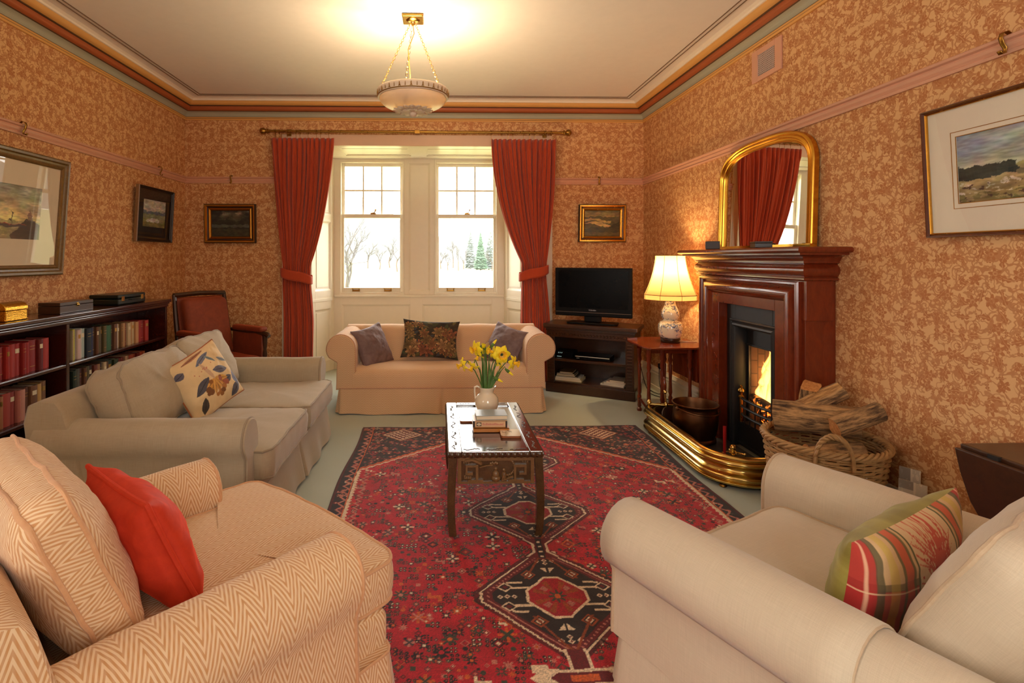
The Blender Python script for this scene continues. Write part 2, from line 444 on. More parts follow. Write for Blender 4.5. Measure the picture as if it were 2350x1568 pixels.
def sweep(name, prof, wall, a, b_, ma=0, mb=0, mats=None, idx=None, parent=None):
    # prof: (distance from wall, z); ma, mb: mitre sign at each end (1 = shortens with distance)
    rings = []
    for t, s_ in ((a, 1), (b_, -1)):
        ring = []
        for d, z in prof:
            q = t+s_*(ma if s_ == 1 else mb)*d
            ring.append({'left': (XL+d, q, z), 'right': (XR-d, q, z), 'back': (q, YB-d, z)}[wall])
        rings.append(ring)
    mb_ = MB()
    n = len(prof)
    for j in range(n-1):
        r0, r1 = rings
        q = [r0[j], r1[j], r1[j+1], r0[j+1]]
        if wall != 'right': q = q[::-1]
        mb_.add(q, [(0, 1, 2, 3)], idx[j] if idx else 0)
    o = mb_.build(name, mats, smooth=True, angle=30, parent=parent)
    return struct(o)
def arc(d0, z0, d1, z1, bow, n=6):
    out = []
    for i in range(n+1):
        t = i/n; d = d0+(d1-d0)*t; z = z0+(z1-z0)*t; k = math.sin(PI*t)*bow
        l = math.hypot(d1-d0, z1-z0); out.append((d-(z1-z0)/l*k, z+(d1-d0)/l*k))
    return out
cp = [(0, 3.03), (0.014, 3.03), (0.018, 3.045), (0.014, 3.05), (0.02, 3.062)]; ci = [1, 1, 3, 1]
seg = arc(0.02, 3.066, 0.055, 3.118, 0.014); cp += [(0.02, 3.066)]+seg[1:]; ci += [3]+[0]*6
cp += [(0.066, 3.122)]; ci += [3]
seg = arc(0.066, 3.122, 0.10, 3.165, -0.014); cp += seg[1:]; ci += [2]*6
cp += [(0.112, 3.168), (0.112, 3.174)]; ci += [3, 3]
seg = arc(0.112, 3.174, 0.155, 3.212, -0.01); cp += seg[1:]; ci += [1]*6
cp += [(0.165, 3.214), (0.168, 3.228), (0.19, 3.24)]; ci += [4, 4, 4]
CM = [M_CO_G, M_CO_O, M_CO_R, M_CO_D, M_CO_W]
sweep('trim_1', cp, 'left', YF, YB, 0, 1, CM, ci); sweep('trim_2', cp, 'back', XL, XR, 1, 1, CM, ci); sweep('trim_3', cp, 'right', YF, YB, 0, 1, CM, ci)
rp = [(0, 2.306), (0.012, 2.306), (0.016, 2.318), (0.01, 2.324), (0.018, 2.336), (0.022, 2.348), (0.018, 2.358), (0.03, 2.364), (0.034, 2.374), (0.026, 2.38), (0.0, 2.38)]
sweep('trim_4', rp, 'left', 0.4, YB, 0, 1, [M_RAIL]); sweep('trim_5', rp, 'right', YF, YB, 0, 1, [M_RAIL])
sweep('trim_6', rp, 'back', XL, OX0-0.08, 1, 0, [M_RAIL]); sweep('trim_7', rp, 'back', OX1+0.08, XR, 0, 1, [M_RAIL])
bp = [(0.03, 0.0), (0.03, 0.045), (0.022, 0.05), (0.022, 0.17), (0.026, 0.18), (0.02, 0.195), (0.026, 0.21), (0.014, 0.235), (0.012, 0.25), (0, 0.25)]
sweep('baseboard_left', bp, 'left', YF, YB, 0, 1, [M_CREAM]); sweep('baseboard_back', bp, 'back', XL, OX0-0.08, 1, 0, [M_CREAM]); sweep('baseboard_back', bp, 'back', OX1+0.08, XR, 0, 1, [M_CREAM])
sweep('baseboard_right', bp, 'right', YF, 3.09, 0, 0, [M_CREAM]); sweep('baseboard_right', bp, 'right', 4.37, YB, 0, 1, [M_CREAM])
M_LINE = flat('ceiling_line_shade', C(120, 96, 78), 0.8)  # thin ceiling mouldings, their shadow lines put into a darker colour
for n_, (d0, d1) in enumerate(((0.262, 0.268), (0.30, 0.306))):
    b = MB(); z0, z1 = ZC-0.006, ZC+0.001
    b.box(XL+d0, XL+d1, YF, YB-d0, z0, z1); b.box(XR-d1, XR-d0, YF, YB-d0, z0, z1); b.box(XL+d1, XR-d1, YB-d1, YB-d0, z0, z1)
    struct(b.build('trim_%d' % (8+n_), M_LINE, smooth=False))

def panels(mb, M, w, h, xs, zs, th=0.03, dep=0.016, raise_=True):
    # panelled joinery in local x (along) z (up), facing -y; xs, zs: lists of (start, end) of the panels
    def bx(x0, x1, y0, y1, z0, z1): mb.box(x0, x1, y0, y1, z0, z1, 0, M)
    bx(0, w, dep, th, 0, h)
    ex = [0]+[q for p in xs for q in p]+[w]
    for i in range(0, len(ex), 2): bx(ex[i], ex[i+1], 0, dep, 0, h)
    for x0, x1 in xs:
        ez = [0]+[q for p in zs for q in p]+[h]
        for i in range(0, len(ez), 2): bx(x0, x1, 0, dep, ez[i], ez[i+1])
        for z0, z1 in zs:
            m = 0.022
            A = [(x0, z0), (x1, z0), (x1, z1), (x0, z1)]; B = [(x0+m, z0+m), (x1-m, z0+m), (x1-m, z1-m), (x0+m, z1-m)]
            vs = [M @ Vector((x, 0.001, z)) for x, z in A]+[M @ Vector((x, dep-0.001, z)) for x, z in B]
            mb.add(vs, [(i, (i+1) % 4, 4+(i+1) % 4, 4+i) for i in range(4)])
            if raise_ and x1-x0 > 0.14:
                bx(x0+m+0.02, x1-m-0.02, dep-0.006, dep, z0+m+0.02, z1-m-0.02)
def reveal(name, p0, p1, flip):
    d = Vector((p1[0]-p0[0], p1[1]-p0[1], 0)); w = d.length; d.normalize()
    nrm = Vector((-d.y, d.x, 0))           # local y (into the panelling)
    M = Matrix(((d.x, nrm.x, 0, p0[0]), (d.y, nrm.y, 0, p0[1]), (0, 0, 1, 0), (0, 0, 0, 1)))
    mb = MB()
    a = w/2
    cols = [(0.07, a-0.035), (a+0.035, w-0.07)]
    Mu = M @ Matrix.Translation((0, 0, 0.955)); panels(mb, Mu, w, OZ-0.955, cols, [(0.08, 0.96), (1.06, 1.70)])
    panels(mb, M, w, 0.955, cols, [(0.14, 0.80)])
    mb.box(-0.05, w+0.05, 0.028, 0.06, 0, OZ+0.03, 0, M)
    b_ = mb; b_.box(0, w, -0.006, 0.01, 0.90, 0.935, 0, M)
    return struct(mb.build(name, M_CREAM, smooth=False, bevel=0.002))
reveal('trim_10', (OX0, YB+0.002), (WX0, WY), False)
reveal('trim_11', (WX1, WY), (OX1, YB+0.002), True)
# soffit with two sunk panels
b = MB(); b.box(OX0, OX1, YB, WY+0.12, OZ+0.012, OZ+0.05)
for x0, x1 in ((OX0, -1.18), (-0.36, -0.16), (0.68, OX1)): b.box(x0, x1, YB, WY, OZ, OZ+0.012)
for y0, y1 in ((YB, 6.22), (6.68, WY)): b.box(-1.18, -0.36, y0, y1, OZ, OZ+0.012); b.box(-0.16, 0.68, y0, y1, OZ, OZ+0.012)
for x0, x1 in ((-1.16, -0.38), (-0.14, 0.66)):
    b.box(x0, x1, 6.25, 6.27, OZ+0.002, OZ+0.014); b.box(x0, x1, 6.63, 6.65, OZ+0.002, OZ+0.014)
struct(b.build('trim_12', M_CREAM, smooth=False, bevel=0.002))
# dado below the windows
b = MB(); panels(b, Matrix.Translation((WX0, WY-0.0, 0)), WX1-WX0, 0.94, [(0.10, 0.99), (1.15, 2.06)], [(0.16, 0.84)], raise_=False)
struct(b.build('trim_13', M_CREAM, smooth=False, bevel=0.002))
# sill board, mullion, outer casings, head
b = MB(); b.box(WX0+0.004, WX1-0.004, WY-0.025, WY+0.12, 0.938, 0.966); struct(b.build('trim_14', M_CREAM, smooth=False, bevel=0.006))
b = MB(); panels(b, Matrix.Translation((-0.457, WY, 0.966)), 0.394, OZ-0.954, [(0.06, 0.334)], [(0.05, 1.72)], raise_=False, th=0.1, dep=0.012)
struct(b.build('trim_15', M_CREAM, smooth=False, bevel=0.002))
b = MB()
for x0, x1 in ((WX0-0.06, -1.30), (0.77, WX1+0.06)): b.box(x0, x1, WY+0.001, WY+0.12, 0, OZ+0.012)
b.box(-1.30, -0.457, WY, WY+0.12, 2.715, OZ); b.box(-0.063, 0.77, WY, WY+0.12, 2.715, OZ)
struct(b.build('trim_16', M_CREAM, smooth=False, bevel=0.003))
# architrave on the room side
b = MB()
for x0, x1 in ((OX0-0.085, OX0), (OX1, OX1+0.085)):
    b.box(x0, x1, YB-0.022, YB+0.01, 0, OZ-0.0005); b.box(x0+0.02, x1-0.02, YB-0.03, YB-0.0225, 0, OZ-0.0005)
struct(b.build('trim_17', M_CREAM, smooth=False, bevel=0.004))
b = MB(); b.box(OX0-0.085, OX1+0.085, YB-0.022, YB+0.01, OZ, OZ+0.125); struct(b.build('trim_18', M_ARCH, smooth=False, bevel=0.003))

def sash_window(name, x0, x1):
    w = bpy.data.objects.new(name, None); COL.objects.link(w); struct(w)
    z0, z1 = 0.966, 2.715; zm0, zm1 = 1.972, 2.022
    f = MB()                                         # box frame
    f.box(x0, x0+0.022, WY-0.012, WY+0.12, z0, z1); f.box(x1-0.022, x1, WY-0.012, WY+0.12, z0, z1)
    f.box(x0+0.022, x1-0.022, WY-0.012, WY+0.12, z1-0.022, z1); f.box(x0+0.022, x1-0.022, WY-0.008, WY+0.12, z0, z0+0.035)
    f.build('window_frame', M_CREAM, w, smooth=False, bevel=0.003)
    a0, a1 = x0+0.022, x1-0.022
    def sash(nm, y, zb, zt, rb, rt, nx, nz):
        s_ = MB(); st = 0.036
        s_.box(a0, a0+st, y, y+0.035, zb, zt); s_.box(a1-st, a1, y, y+0.035, zb, zt)
        s_.box(a0+st, a1-st, y, y+0.035, zb, zb+rb); s_.box(a0+st, a1-st, y, y+0.035, zt-rt, zt)
        gx0, gx1, gz0, gz1 = a0+st, a1-st, zb+rb, zt-rt
        for i in range(1, nx): xx = gx0+(gx1-gx0)*i/nx; s_.box(xx-0.011, xx+0.011, y+0.004, y+0.031, gz0, gz1)
        for i in range(1, nz): zz = gz0+(gz1-gz0)*i/nz; s_.box(gx0, gx1, y+0.005, y+0.030, zz-0.011, zz+0.011)
        so = s_.build(nm, M_CREAM, w, smooth=False, bevel=0.004)
        for i in range(nx):
            for j in range(nz):
                g = MB(); px0 = gx0+(gx1-gx0)*i/nx; px1 = gx0+(gx1-gx0)*(i+1)/nx; pz0 = gz0+(gz1-gz0)*j/nz; pz1 = gz0+(gz1-gz0)*(j+1)/nz
                g.add([(px0, y+0.018, pz0), (px1, y+0.018, pz0), (px1, y+0.018, pz1), (px0, y+0.018, pz1)], [(0, 1, 2, 3)])
                g.build('pane', M_GLASS, so, smooth=False)
        return so
    sash('upper_sash', WY+0.062, zm0, z1-0.022, zm1-zm0, 0.04, 3, 2)
    lo = sash('lower_sash', WY+0.018, z0+0.035, zm1, 0.058, zm1-zm0, 1, 1)
    for k in (0.24, 0.76):
        xx = a0+(a1-a0)*k; h = MB()
        h.box(xx-0.05, xx+0.05, WY+0.010, WY+0.018, z0+0.045, z0+0.068)
        for s_ in (-1, 1): h.cyl((xx+s_*0.042, WY+0.012, z0+0.057), (xx+s_*0.042, WY-0.016, z0+0.088), 0.006, seg=8)
        h.cyl((xx-0.055, WY-0.016, z0+0.088), (xx+0.055, WY-0.016, z0+0.088), 0.0055, seg=8)
        h.build('sash_lift', M_BRASS_D, lo)
    h = MB(); xx = a0+(a1-a0)*0.5; h.box(xx-0.02, xx+0.05, WY+0.014, WY+0.05, zm1, zm1+0.014)
    h.tube([(xx-0.02, WY+0.03, zm1+0.012), (xx+0.03, WY+0.02, zm1+0.02), (xx+0.045, WY+0.015, zm1+0.05)], 0.006, 8)
    h.sphere((xx+0.045, WY+0.015, zm1+0.055), 0.011, 8, 6); h.build('fastener', M_BRASS_D, lo)
sash_window('window_1', -1.30, -0.457); sash_window('window_2', -0.063, 0.77)
w3 = bpy.data.objects.new('fill_window_left', None); COL.objects.link(w3); struct(w3)  # added out of view to bring fill daylight from the left
b = MB()
for y0, y1 in ((LY0, LY0+0.07), (LY1-0.07, LY1), (-0.67, -0.63)): b.box(XL-0.16, XL-0.06, y0, y1, LZ0, LZ1)
for z0, z1 in ((LZ0, LZ0+0.07), (LZ1-0.07, LZ1), (1.75, 1.80)): b.box(XL-0.155, XL-0.065, LY0+0.001, LY1-0.001, z0, z1)
b.build('window_frame', M_CREAM, w3, smooth=False)
b = MB(); b.add([(XL-0.11, LY0, LZ0), (XL-0.11, LY1, LZ0), (XL-0.11, LY1, LZ1), (XL-0.11, LY0, LZ1)], [(0, 1, 2, 3)]); b.build('pane', M_GLASS, w3, smooth=False)
w4 = bpy.data.objects.new('fill_window_rear', None); COL.objects.link(w4); struct(w4)  # added out of view behind the camera as soft fill
b = MB()
for x0, x1 in ((RX0, RX0+0.07), (RX1-0.07, RX1), (0.77, 0.83)): b.box(x0, x1, YF-0.14, YF-0.04, RZ0, RZ1)
for z0, z1 in ((RZ0, RZ0+0.07), (RZ1-0.07, RZ1), (1.75, 1.80)): b.box(RX0+0.001, RX1-0.001, YF-0.135, YF-0.045, z0, z1)
b.build('window_frame', M_CREAM, w4, smooth=False)
b = MB(); b.add([(RX0, YF-0.09, RZ0), (RX1, YF-0.09, RZ0), (RX1, YF-0.09, RZ1), (RX0, YF-0.09, RZ1)], [(0, 1, 2, 3)]); b.build('pane', M_GLASS, w4, smooth=False)
# ------------------------------------------------------------------ the rug (pattern woven as point colours on a knotted grid)
def painted(name, rough=0.9, sheen=0.0, bump=0.0, weave=600.0, coat=0.0, sat=0.0):
    m = NM(name, rough, Sheen_Weight=sheen, Coat_Weight=coat, Coat_Roughness=0.05)
    c = m.attr()
    if bump > 0:
        n = m.noise(m.obj(), weave, 2.0)
        m.set('Base Color', m.mix((n-0.5)*0.5+0.2, c, m.mix(1.0, c, (0.6, 0.6, 0.6, 1), 'MULTIPLY'))); m.bump(n, bump, 0.003)
    else: m.set('Base Color', c)
    return m.mat
M_RUG = painted('rug_pile', 0.9, 0.15, 0.35, 330.0)
def make_rug():
    x0, x1, y0, y1, c = -0.649, 1.695, 0.75, 4.457, 0.004
    W_, H_ = int((x1-x0)/c), int((y1-y0)/c)
    xs = np.linspace(x0, x1, W_); ys = np.linspace(y0, y1, H_)
    X, Y = np.meshgrid(xs, ys)
    wob = (fbm(H_, W_, 14, 3, 5)-0.5)*0.016; Xw = X+wob; Yw = Y+(fbm(H_, W_, 14, 3, 6)-0.5)*0.016
    rg = np.random.RandomState(3); RED = np.array([184, 13, 38.]); NAVY = np.array([34, 22, 26.]); DRED = np.array([104, 14, 26.])
    CRM = np.array([232, 208, 176.]); ORG = np.array([206, 92, 36.]); GRN = np.array([58, 66, 52.]); PNK = np.array([196, 120, 104.])
    img = np.zeros((H_, W_, 3)); img[:] = RED
    img *= (0.88+0.26*fbm(H_, W_, 40, 3, 9, 0.4))[..., None]
    cx, cy = 0.4995, 2.947
    fx0, fx1 = x0+0.11, x1-0.11; dx = np.abs(Xw-cx)
    half = cx-fx0
    corner = ((Yw-cy)-(1.49-dx*(0.86/half)*1.0))     # >0 outside the hexagonal field
    border = np.minimum(Xw-fx0, fx1-Xw)
    def stamp(n, region, kinds, seed, pal=None, smin=4, smax=9):
        g = np.random.RandomState(seed)
        jj = g.randint(10, W_-10, n*4); ii = g.randint(10, H_-10, n*4); k = 0
        occ = np.zeros((H_, W_), bool)
        for i, j in zip(ii, jj):
            if not region[i, j] or occ[i, j]: continue
            s = g.randint(smin, smax+1); a, b_, l, r_ = max(0, i-s), min(H_, i+s+1), max(0, j-s), min(W_, j+s+1)
            yy, xx = np.mgrid[a-i:b_-i, l-j:r_-j]; rr = np.hypot(yy, xx); kind = kinds[g.randint(len(kinds))]
            blk = img[a:b_, l:r_]; reg = region[a:b_, l:r_]
            c1 = [GRN, NAVY, GRN, ORG, PNK, NAVY, np.array([70, 54, 60.]), GRN][g.randint(8)]; c2 = [CRM, ORG, RED, PNK][g.randint(4)]
            if pal is not None: c1 = pal[g.randint(len(pal))]
            if kind == 0:      # eight-petal flower with a pale heart
                th = np.arctan2(yy, xx); m = rr < s*(0.72+0.28*np.cos(8*th)); blk[m & reg] = c1 if c1 is not CRM else GRN
                blk[(rr < s*0.3) & reg] = c2
            elif kind == 1:    # four dots
                for sy, sx in ((-1, -1), (-1, 1), (1, -1), (1, 1)):
                    m = np.hypot(yy-sy*s*0.45, xx-sx*s*0.45) < s*0.4; blk[m & reg] = NAVY if g.rand() < .7 else GRN
                    m = np.hypot(yy-sy*s*0.45, xx-sx*s*0.45) < s*0.14; blk[m & reg] = c2
            elif kind == 2:    # cross
                m = ((np.abs(yy) < s*0.2) | (np.abs(xx) < s*0.2)) & (rr < s); blk[m & reg] = c2
                m = (np.abs(np.abs(yy)-np.abs(xx)) < s*0.22) & (rr < s*0.9); blk[m & reg] = c1
            elif kind == 3:    # diamond
                d = np.abs(yy)+np.abs(xx); blk[(d < s) & reg] = c1; blk[(d < s*0.62) & reg] = RED*0.8; blk[(d < s*0.3) & reg] = c2
            elif kind == 4:    # small hook or bird
                m = ((np.abs(yy) < s*0.25) & (np.abs(xx) < s*0.8)) | ((np.abs(xx-s*0.6) < s*0.25) & (yy > -s*0.8) & (yy < 0)) | ((np.abs(xx+s*0.6) < s*0.2) & (yy < s*0.8) & (yy > 0))
                blk[m & reg] = [CRM, ORG, GRN, PNK][g.randint(4)]
            elif kind == 5:
                m = (rr < s*0.5); blk[m & reg] = c1
            occ[max(0, i-s+1):i+s, max(0, j-s+1):j+s] = True; k += 1
            if k >= n: break
    field = (corner < -0.03) & (border > 0.02)
    stamp(4300, field, [0, 1, 1, 5, 3, 0, 1, 0, 5], 1, smin=3, smax=6); stamp(420, field, [2, 0, 0, 3, 2, 4], 2, smin=5, smax=10)
    # spandrel corners
    sp = (corner > 0) & (border > 0); img[sp] = NAVY*(0.9+0.3*rg.rand(sp.sum(), 1))
    stamp(2600, sp, [0, 3, 5, 0, 2], 7, [np.array(q, float) for q in ((132, 40, 44), (168, 84, 66), (104, 24, 34), (150, 60, 40), (92, 60, 66), (190, 120, 96), (60, 70, 56))], smin=3, smax=6)
    for sx in (-1, 1):
        for sy in (1, ):
            qx, qy = cx+sx*0.80, cy+sy*1.31
            d = np.abs(Xw-qx)/0.19+np.abs(Yw-qy)/0.16
            for t, col in ((1.0, NAVY), (0.9, ORG*0.8), (0.82, CRM), (0.74, DRED)): img[(d < t)] = col
            m = (d < 0.66) & ((np.sin((Xw-qx)*130)*np.sin((Yw-qy)*130)) > 0.1); img[m] = CRM
    # zigzag lines along the spandrels
    zig = np.abs(((Xw*22) % 1)-0.5)*0.030
    k = corner+zig
    img[(k > -0.028) & (k < -0.010) & (border > 0)] = CRM; img[(k > -0.004) & (k < 0.022) & (border > 0)] = ORG; img[(k > 0.03) & (k < 0.042) & (border > 0)] = NAVY*1.2
    # side borders
    bd = border <= 0.0; img[bd] = NAVY*(0.9+0.3*rg.rand(bd.sum(), 1)); 
    stamp(700, border < -0.012, [0, 3, 4, 5, 0], 11, [np.array(q, float) for q in ((132, 40, 44), (168, 84, 66), (104, 24, 34), (190, 120, 96), (92, 60, 66))], smin=3, smax=6)
    zz = np.abs(((Yw*13) % 1)-0.5)*0.075
    m = bd & (np.abs(-border-0.02-zz) < 0.008); img[m] = PNK
    edge = np.minimum.reduce([X-x0, x1-X, Y-y0, y1-Y]); img[edge < 0.022] = DRED*0.8; img[edge < 0.01] = np.array([70, 30, 26.])
    e2 = np.minimum(y1-Y, Y-y0); m = (e2 > 0.03) & (e2 < 0.075) & (((X*16) % 1) < 0.45); img[m] = PNK*0.8
    saw = np.abs(((Yw*28) % 1)-0.5)*0.05
    fieldside = (corner < -0.04)
    m = (border > -0.006) & (border < 0.010+saw*0.5) & fieldside; img[m] = CRM
    m = (np.abs(border+0.012) < 0.004); img[m] = ORG
    sw = np.abs(((Yw*20) % 1)-0.5)*0.06
    m = (np.abs(border-0.045-sw) < 0.007) & fieldside; img[m] = PNK
    # pole medallions
    def med(my):
        ux, uy = Xw-cx, Yw-my
        d = np.abs(ux)+np.abs(uy); d = np.maximum(d, np.maximum(np.abs(ux), np.abs(uy))*1.10)
        ser = np.abs((((ux-uy)*30) % 1)-0.5)*0.016
        img[d < 0.385] = img[d < 0.385]*0.35+DRED*0.35
        ds = d+ser
        img[d < 0.362] = NAVY*0.9
        img[(ds > 0.350) & (ds < 0.364)] = CRM
        m = (d > 0.30) & (d < 0.345); img[m] = DRED
        m = (d > 0.315) & (d < 0.328) & ((((ux+uy)*34) % 1) < 0.35) ; img[m] = PNK
        m = (d < 0.30); img[m] = NAVY*(0.85+0.3*rg.rand(m.sum(), 1))
        a = np.abs(ux); b_ = np.abs(uy)
        # hooked arms
        for oy in (0.055, ):
            m = (np.abs(b_-oy-0.0) < 0.0065) & (a > 0.10) & (a < 0.19); img[m] = CRM
            hx = np.abs(a-0.215)/0.036+np.abs(b_-oy-0.006)/0.032; img[hx < 1] = CRM; img[hx < 0.72] = NAVY; img[hx < 0.4] = DRED
            m = (np.abs(b_-oy-0.036) < 0.006) & (a > 0.135) & (a < 0.205); img[m] = CRM
        # small ornaments
        for qx, qy in ((0.245, 0), (0.215, 0), (0.185, 0), (0.0, 0.26), (0.035, 0.255), (0.0, 0.235)):
            dd = np.abs(a-qx)+np.abs(b_-qy); img[dd < 0.013] = CRM; img[dd < 0.006] = DRED
        for qx, qy in ((0.10, 0.15),):
            dd = np.abs(a-qx)+np.abs(b_-qy); img[dd < 0.036] = ORG*0.8; img[dd < 0.026] = NAVY; img[dd < 0.018] = CRM; img[dd < 0.01] = DRED
        m = (np.abs(a+b_*0.6-0.19) < 0.006) & (b_ > 0.12); img[m] = ORG*0.7
        tri = (b_ > 0.165) & (b_ < 0.20) & (a < (b_-0.165)*0.75+0.006) & (a > 0.005); img[tri] = CRM
        dd = a+b_; dd = np.maximum(dd, np.maximum(a, b_)*1.25)
        img[dd < 0.168] = CRM; img[dd < 0.152] = RED*0.9
        th = np.arctan2(uy, ux); rr = np.hypot(ux, uy)
        m = (rr < 0.105) & (rr > 0.04) & (np.abs(np.sin(4*th)) > 0.86); img[m] = ORG*0.75
        m = (rr < 0.085) & (rr > 0.055) & (np.abs(np.cos(2*th)) < 0.35); img[m] = PNK*0.9
        m = (rr < 0.045) & (np.cos(8*th)*0.012+0.03 > rr); img[m] = GRN
        img[rr < 0.014] = ORG
    for my in (cy-0.737, cy, cy+0.737): med(my)
    for my in (cy-0.3685, cy+0.3685):     # necks between the medallions
        a = np.abs(Xw-cx); b_ = np.abs(Yw-my); w = 0.028+np.maximum(0, b_-0.035)*1.0
        m = (b_ < 0.075) & (a < w+0.012); img[m] = CRM
        m = (b_ < 0.085) & (a < w-0.002); img[m] = DRED
        m = (b_ < 0.085) & (a < 0.016); img[m] = NAVY; m = m & (((Yw*24) % 1) < 0.3) & (a < 0.008); img[m] = CRM
    for sy in (-1, ):                    # anchor shapes at both poles
        a = np.abs(Xw-cx); b_ = sy*(Yw-cy)-1.085
        m = (np.abs(b_+0.0) < 0.045) & (a < 0.035); img[m] = DRED
        m = (np.abs(b_) < 0.05) & (np.abs(a-0.036) < 0.006); img[m] = CRM
        m = (b_ > 0.045) & (b_ < 0.125) & (a < 0.19-np.abs(b_-0.085)*1.1); img[m] = CRM
        m = (b_ > 0.06) & (b_ < 0.108) & (a < 0.12-np.abs(b_-0.085)*1.2); img[m] = DRED
        m = (b_ > 0.07) & (b_ < 0.10) & (a < 0.05); img[m] = ORG
        m = (b_ > 0.025) & (b_ < 0.06) & (np.abs(a-0.15) < 0.03); img[m] = CRM
    img *= (0.80+0.32*rg.rand(H_, W_, 1)); 
    cols = s2l(np.clip(img, 0, 255)).reshape(-1, 3)
    Z = 0.012+0.004*(fbm(H_, W_, 5, 3, 21)-0.5)+0.0022*(fbm(H_, W_, 60, 2, 22)-0.5)
    Z = np.where(edge < 0.008, 0.001, Z)
    Xo = X+0.010*np.sin(Y*5.0)*np.clip((0.25-np.minimum(X-x0, x1-X))/0.25, 0, 1); Yo = Y+0.008*np.sin(X*9)*np.clip((0.2-np.minimum(Y-y0, y1-Y))/0.2, 0, 1)
    pts = np.stack([Xo, Yo, Z], -1).reshape(-1, 3)
    o = color_grid('patterned_rug', pts, cols, H_, W_, M_RUG)
    o.data.flip_normals()
    tag(o, 'red and dark blue tribal rug with a chain of diamond medallions', 'rug')
make_rug()

# ------------------------------------------------------------------ upholstery
def linen(name, c1, c2, c3):
    m = NM(name, 0.85, Sheen_Weight=0.3, Sheen_Roughness=0.4)
    o = m.obj(); u = m.uv()
    a = m.noise(m.map(u, (14, 420, 1)), 1.0, 3.0, 0.6); b = m.noise(m.map(u, (420, 14, 1)), 1.0, 3.0, 0.6); d = m.noise(o, 4.0, 4.0); w = m.noise(m.map(u, (1, 1, 1)), 900.0, 1.0)
    c = m.mix(a*0.7+b*0.7-0.2, c1, c2); c = m.mix((d-0.4)*0.5, c, c3); c = m.mix(w*0.22, c, c3)
    m.set('Base Color', c); m.bump(a*0.4+b*0.4+w*0.5+d*0.6, 0.3, 0.004)
    return m.mat
M_LINEN = linen('oatmeal_linen', C(190, 175, 150), C(222, 208, 184), C(174, 155, 128))
M_GREYL = linen('stone_linen', C(158, 144, 118), C(196, 182, 156), C(136, 120, 94))
M_HERR = herringbone('herringbone_weave', C(234, 208, 168), C(204, 154, 102), 0.074, 0.105, 0.029)
M_HERR2 = herringbone('small_herringbone_weave', C(232, 200, 158), C(196, 144, 100), 0.054, 0.075, 0.0205)
M_PIPE_H = fabric('herringbone_piping', C(196, 140, 98), C(226, 184, 140))
M_PIPE_L = fabric('linen_piping', C(168, 144, 114), C(200, 176, 146))
M_PIPE_G = fabric('stone_piping', C(132, 118, 96), C(164, 150, 126))
M_PIPE_H2 = fabric('small_herringbone_piping', C(176, 126, 98), C(208, 162, 132))

def rrect(x0, x1, y0, y1, r, n=6, step=0.05):
    pts = []
    for cx, cy, a0 in ((x1-r, y0+r, -90), (x1-r, y1-r, 0), (x0+r, y1-r, 90), (x0+r, y0+r, 180)):
        for i in range(n+1):
            a = R(a0+90*i/n); pts.append((cx+r*math.cos(a), cy+r*math.sin(a)))
    return resample(pts, step)
def resample(pts, step):
    out = []
    n = len(pts)
    for i in range(n):
        a = Vector(pts[i]); b = Vector(pts[(i+1) % n]); k = max(1, int((b-a).length/step))
        for t in range(k): out.append(tuple(a+(b-a)*t/k))
    return out
def box_cushion(name, parent, mat, pmat, outline, h, crown, M, pipe=0.006, wrinkle=0.004, seed=1.0, sag=0.0):
    n = len(outline); cx = sum(p[0] for p in outline)/n; cy = sum(p[1] for p in outline)/n
    mb = MB()
    def ring(f, z): return [(cx+(x-cx)*f, cy+(y-cy)*f, z) for x, y in outline]
    fs = [1.0, 0.985, 0.95, 0.9, 0.8, 0.65, 0.48, 0.3, 0.12]
    for sgn in (1, -1):
        rings = [ring(f, sgn*(h/2+crown*(1-f**3.0)**0.8-(sag*(1-f)**2 if sgn > 0 else 0))) for f in fs]
        for i in range(len(rings)-1):
            for j in range(n):
                q = [rings[i][j], rings[i][(j+1) % n], rings[i+1][(j+1) % n], rings[i+1][j]]
                if sgn < 0: q = q[::-1]
                mb.add(q, [(0, 1, 2, 3)], 0, [[(p[0], p[1]) for p in q]])
        q = rings[-1] if sgn > 0 else rings[-1][::-1]
        mb.add(q, [list(range(n))], 0, [[(p[0], p[1]) for p in q]])
    zs = [-h/2, -h/4, 0, h/4, h/2]; ex = [0, 0.008, 0.011, 0.008, 0]
    P = []
    for j in range(n):
        x, y = outline[j]; d = Vector((x-cx, y-cy)); d.normalize()
        P.append([(x+d.x*e, y+d.y*e, z) for z, e in zip(zs, ex)])
    mb.grid(P, cu=True)
    mb.jitter(wrinkle, 9.0, seed); mb.jitter(wrinkle*0.5, 24.0, seed+2)
    o = mb.build(name, mat, parent, weld=True, angle=50); o.matrix_basis = M
    if pipe:
        pm = MB()
        for z in (h/2, -h/2): pm.tube([(x, y, z) for x, y in outline], pipe, 8, closed=True)
        pm.jitter(wrinkle, 9.0, seed); pm.jitter(wrinkle*0.5, 24.0, seed+2)
        p = pm.build('piping', pmat, o); 
    return o
def arm_ring(xi, r, zt, zb, s, tuck=0.035, n=14):
    pts = [(xi, zb), (xi, zb+(zt-r-zb)*0.33), (xi, zb+(zt-r-zb)*0.66)]
    for i in range(n+1):
        a = R(180-215*i/n); pts.append((xi+r+r*math.cos(a), zt-r+r*math.sin(a)))
    xo = xi+2*r-tuck
    for t in (0.0, 0.35, 0.7, 1.0): pts.append((xo-0.004+0.008*t, (zt-2*r+0.01)*(1-t)+zb*t))
    return [(s*x, z) for x, z in pts]
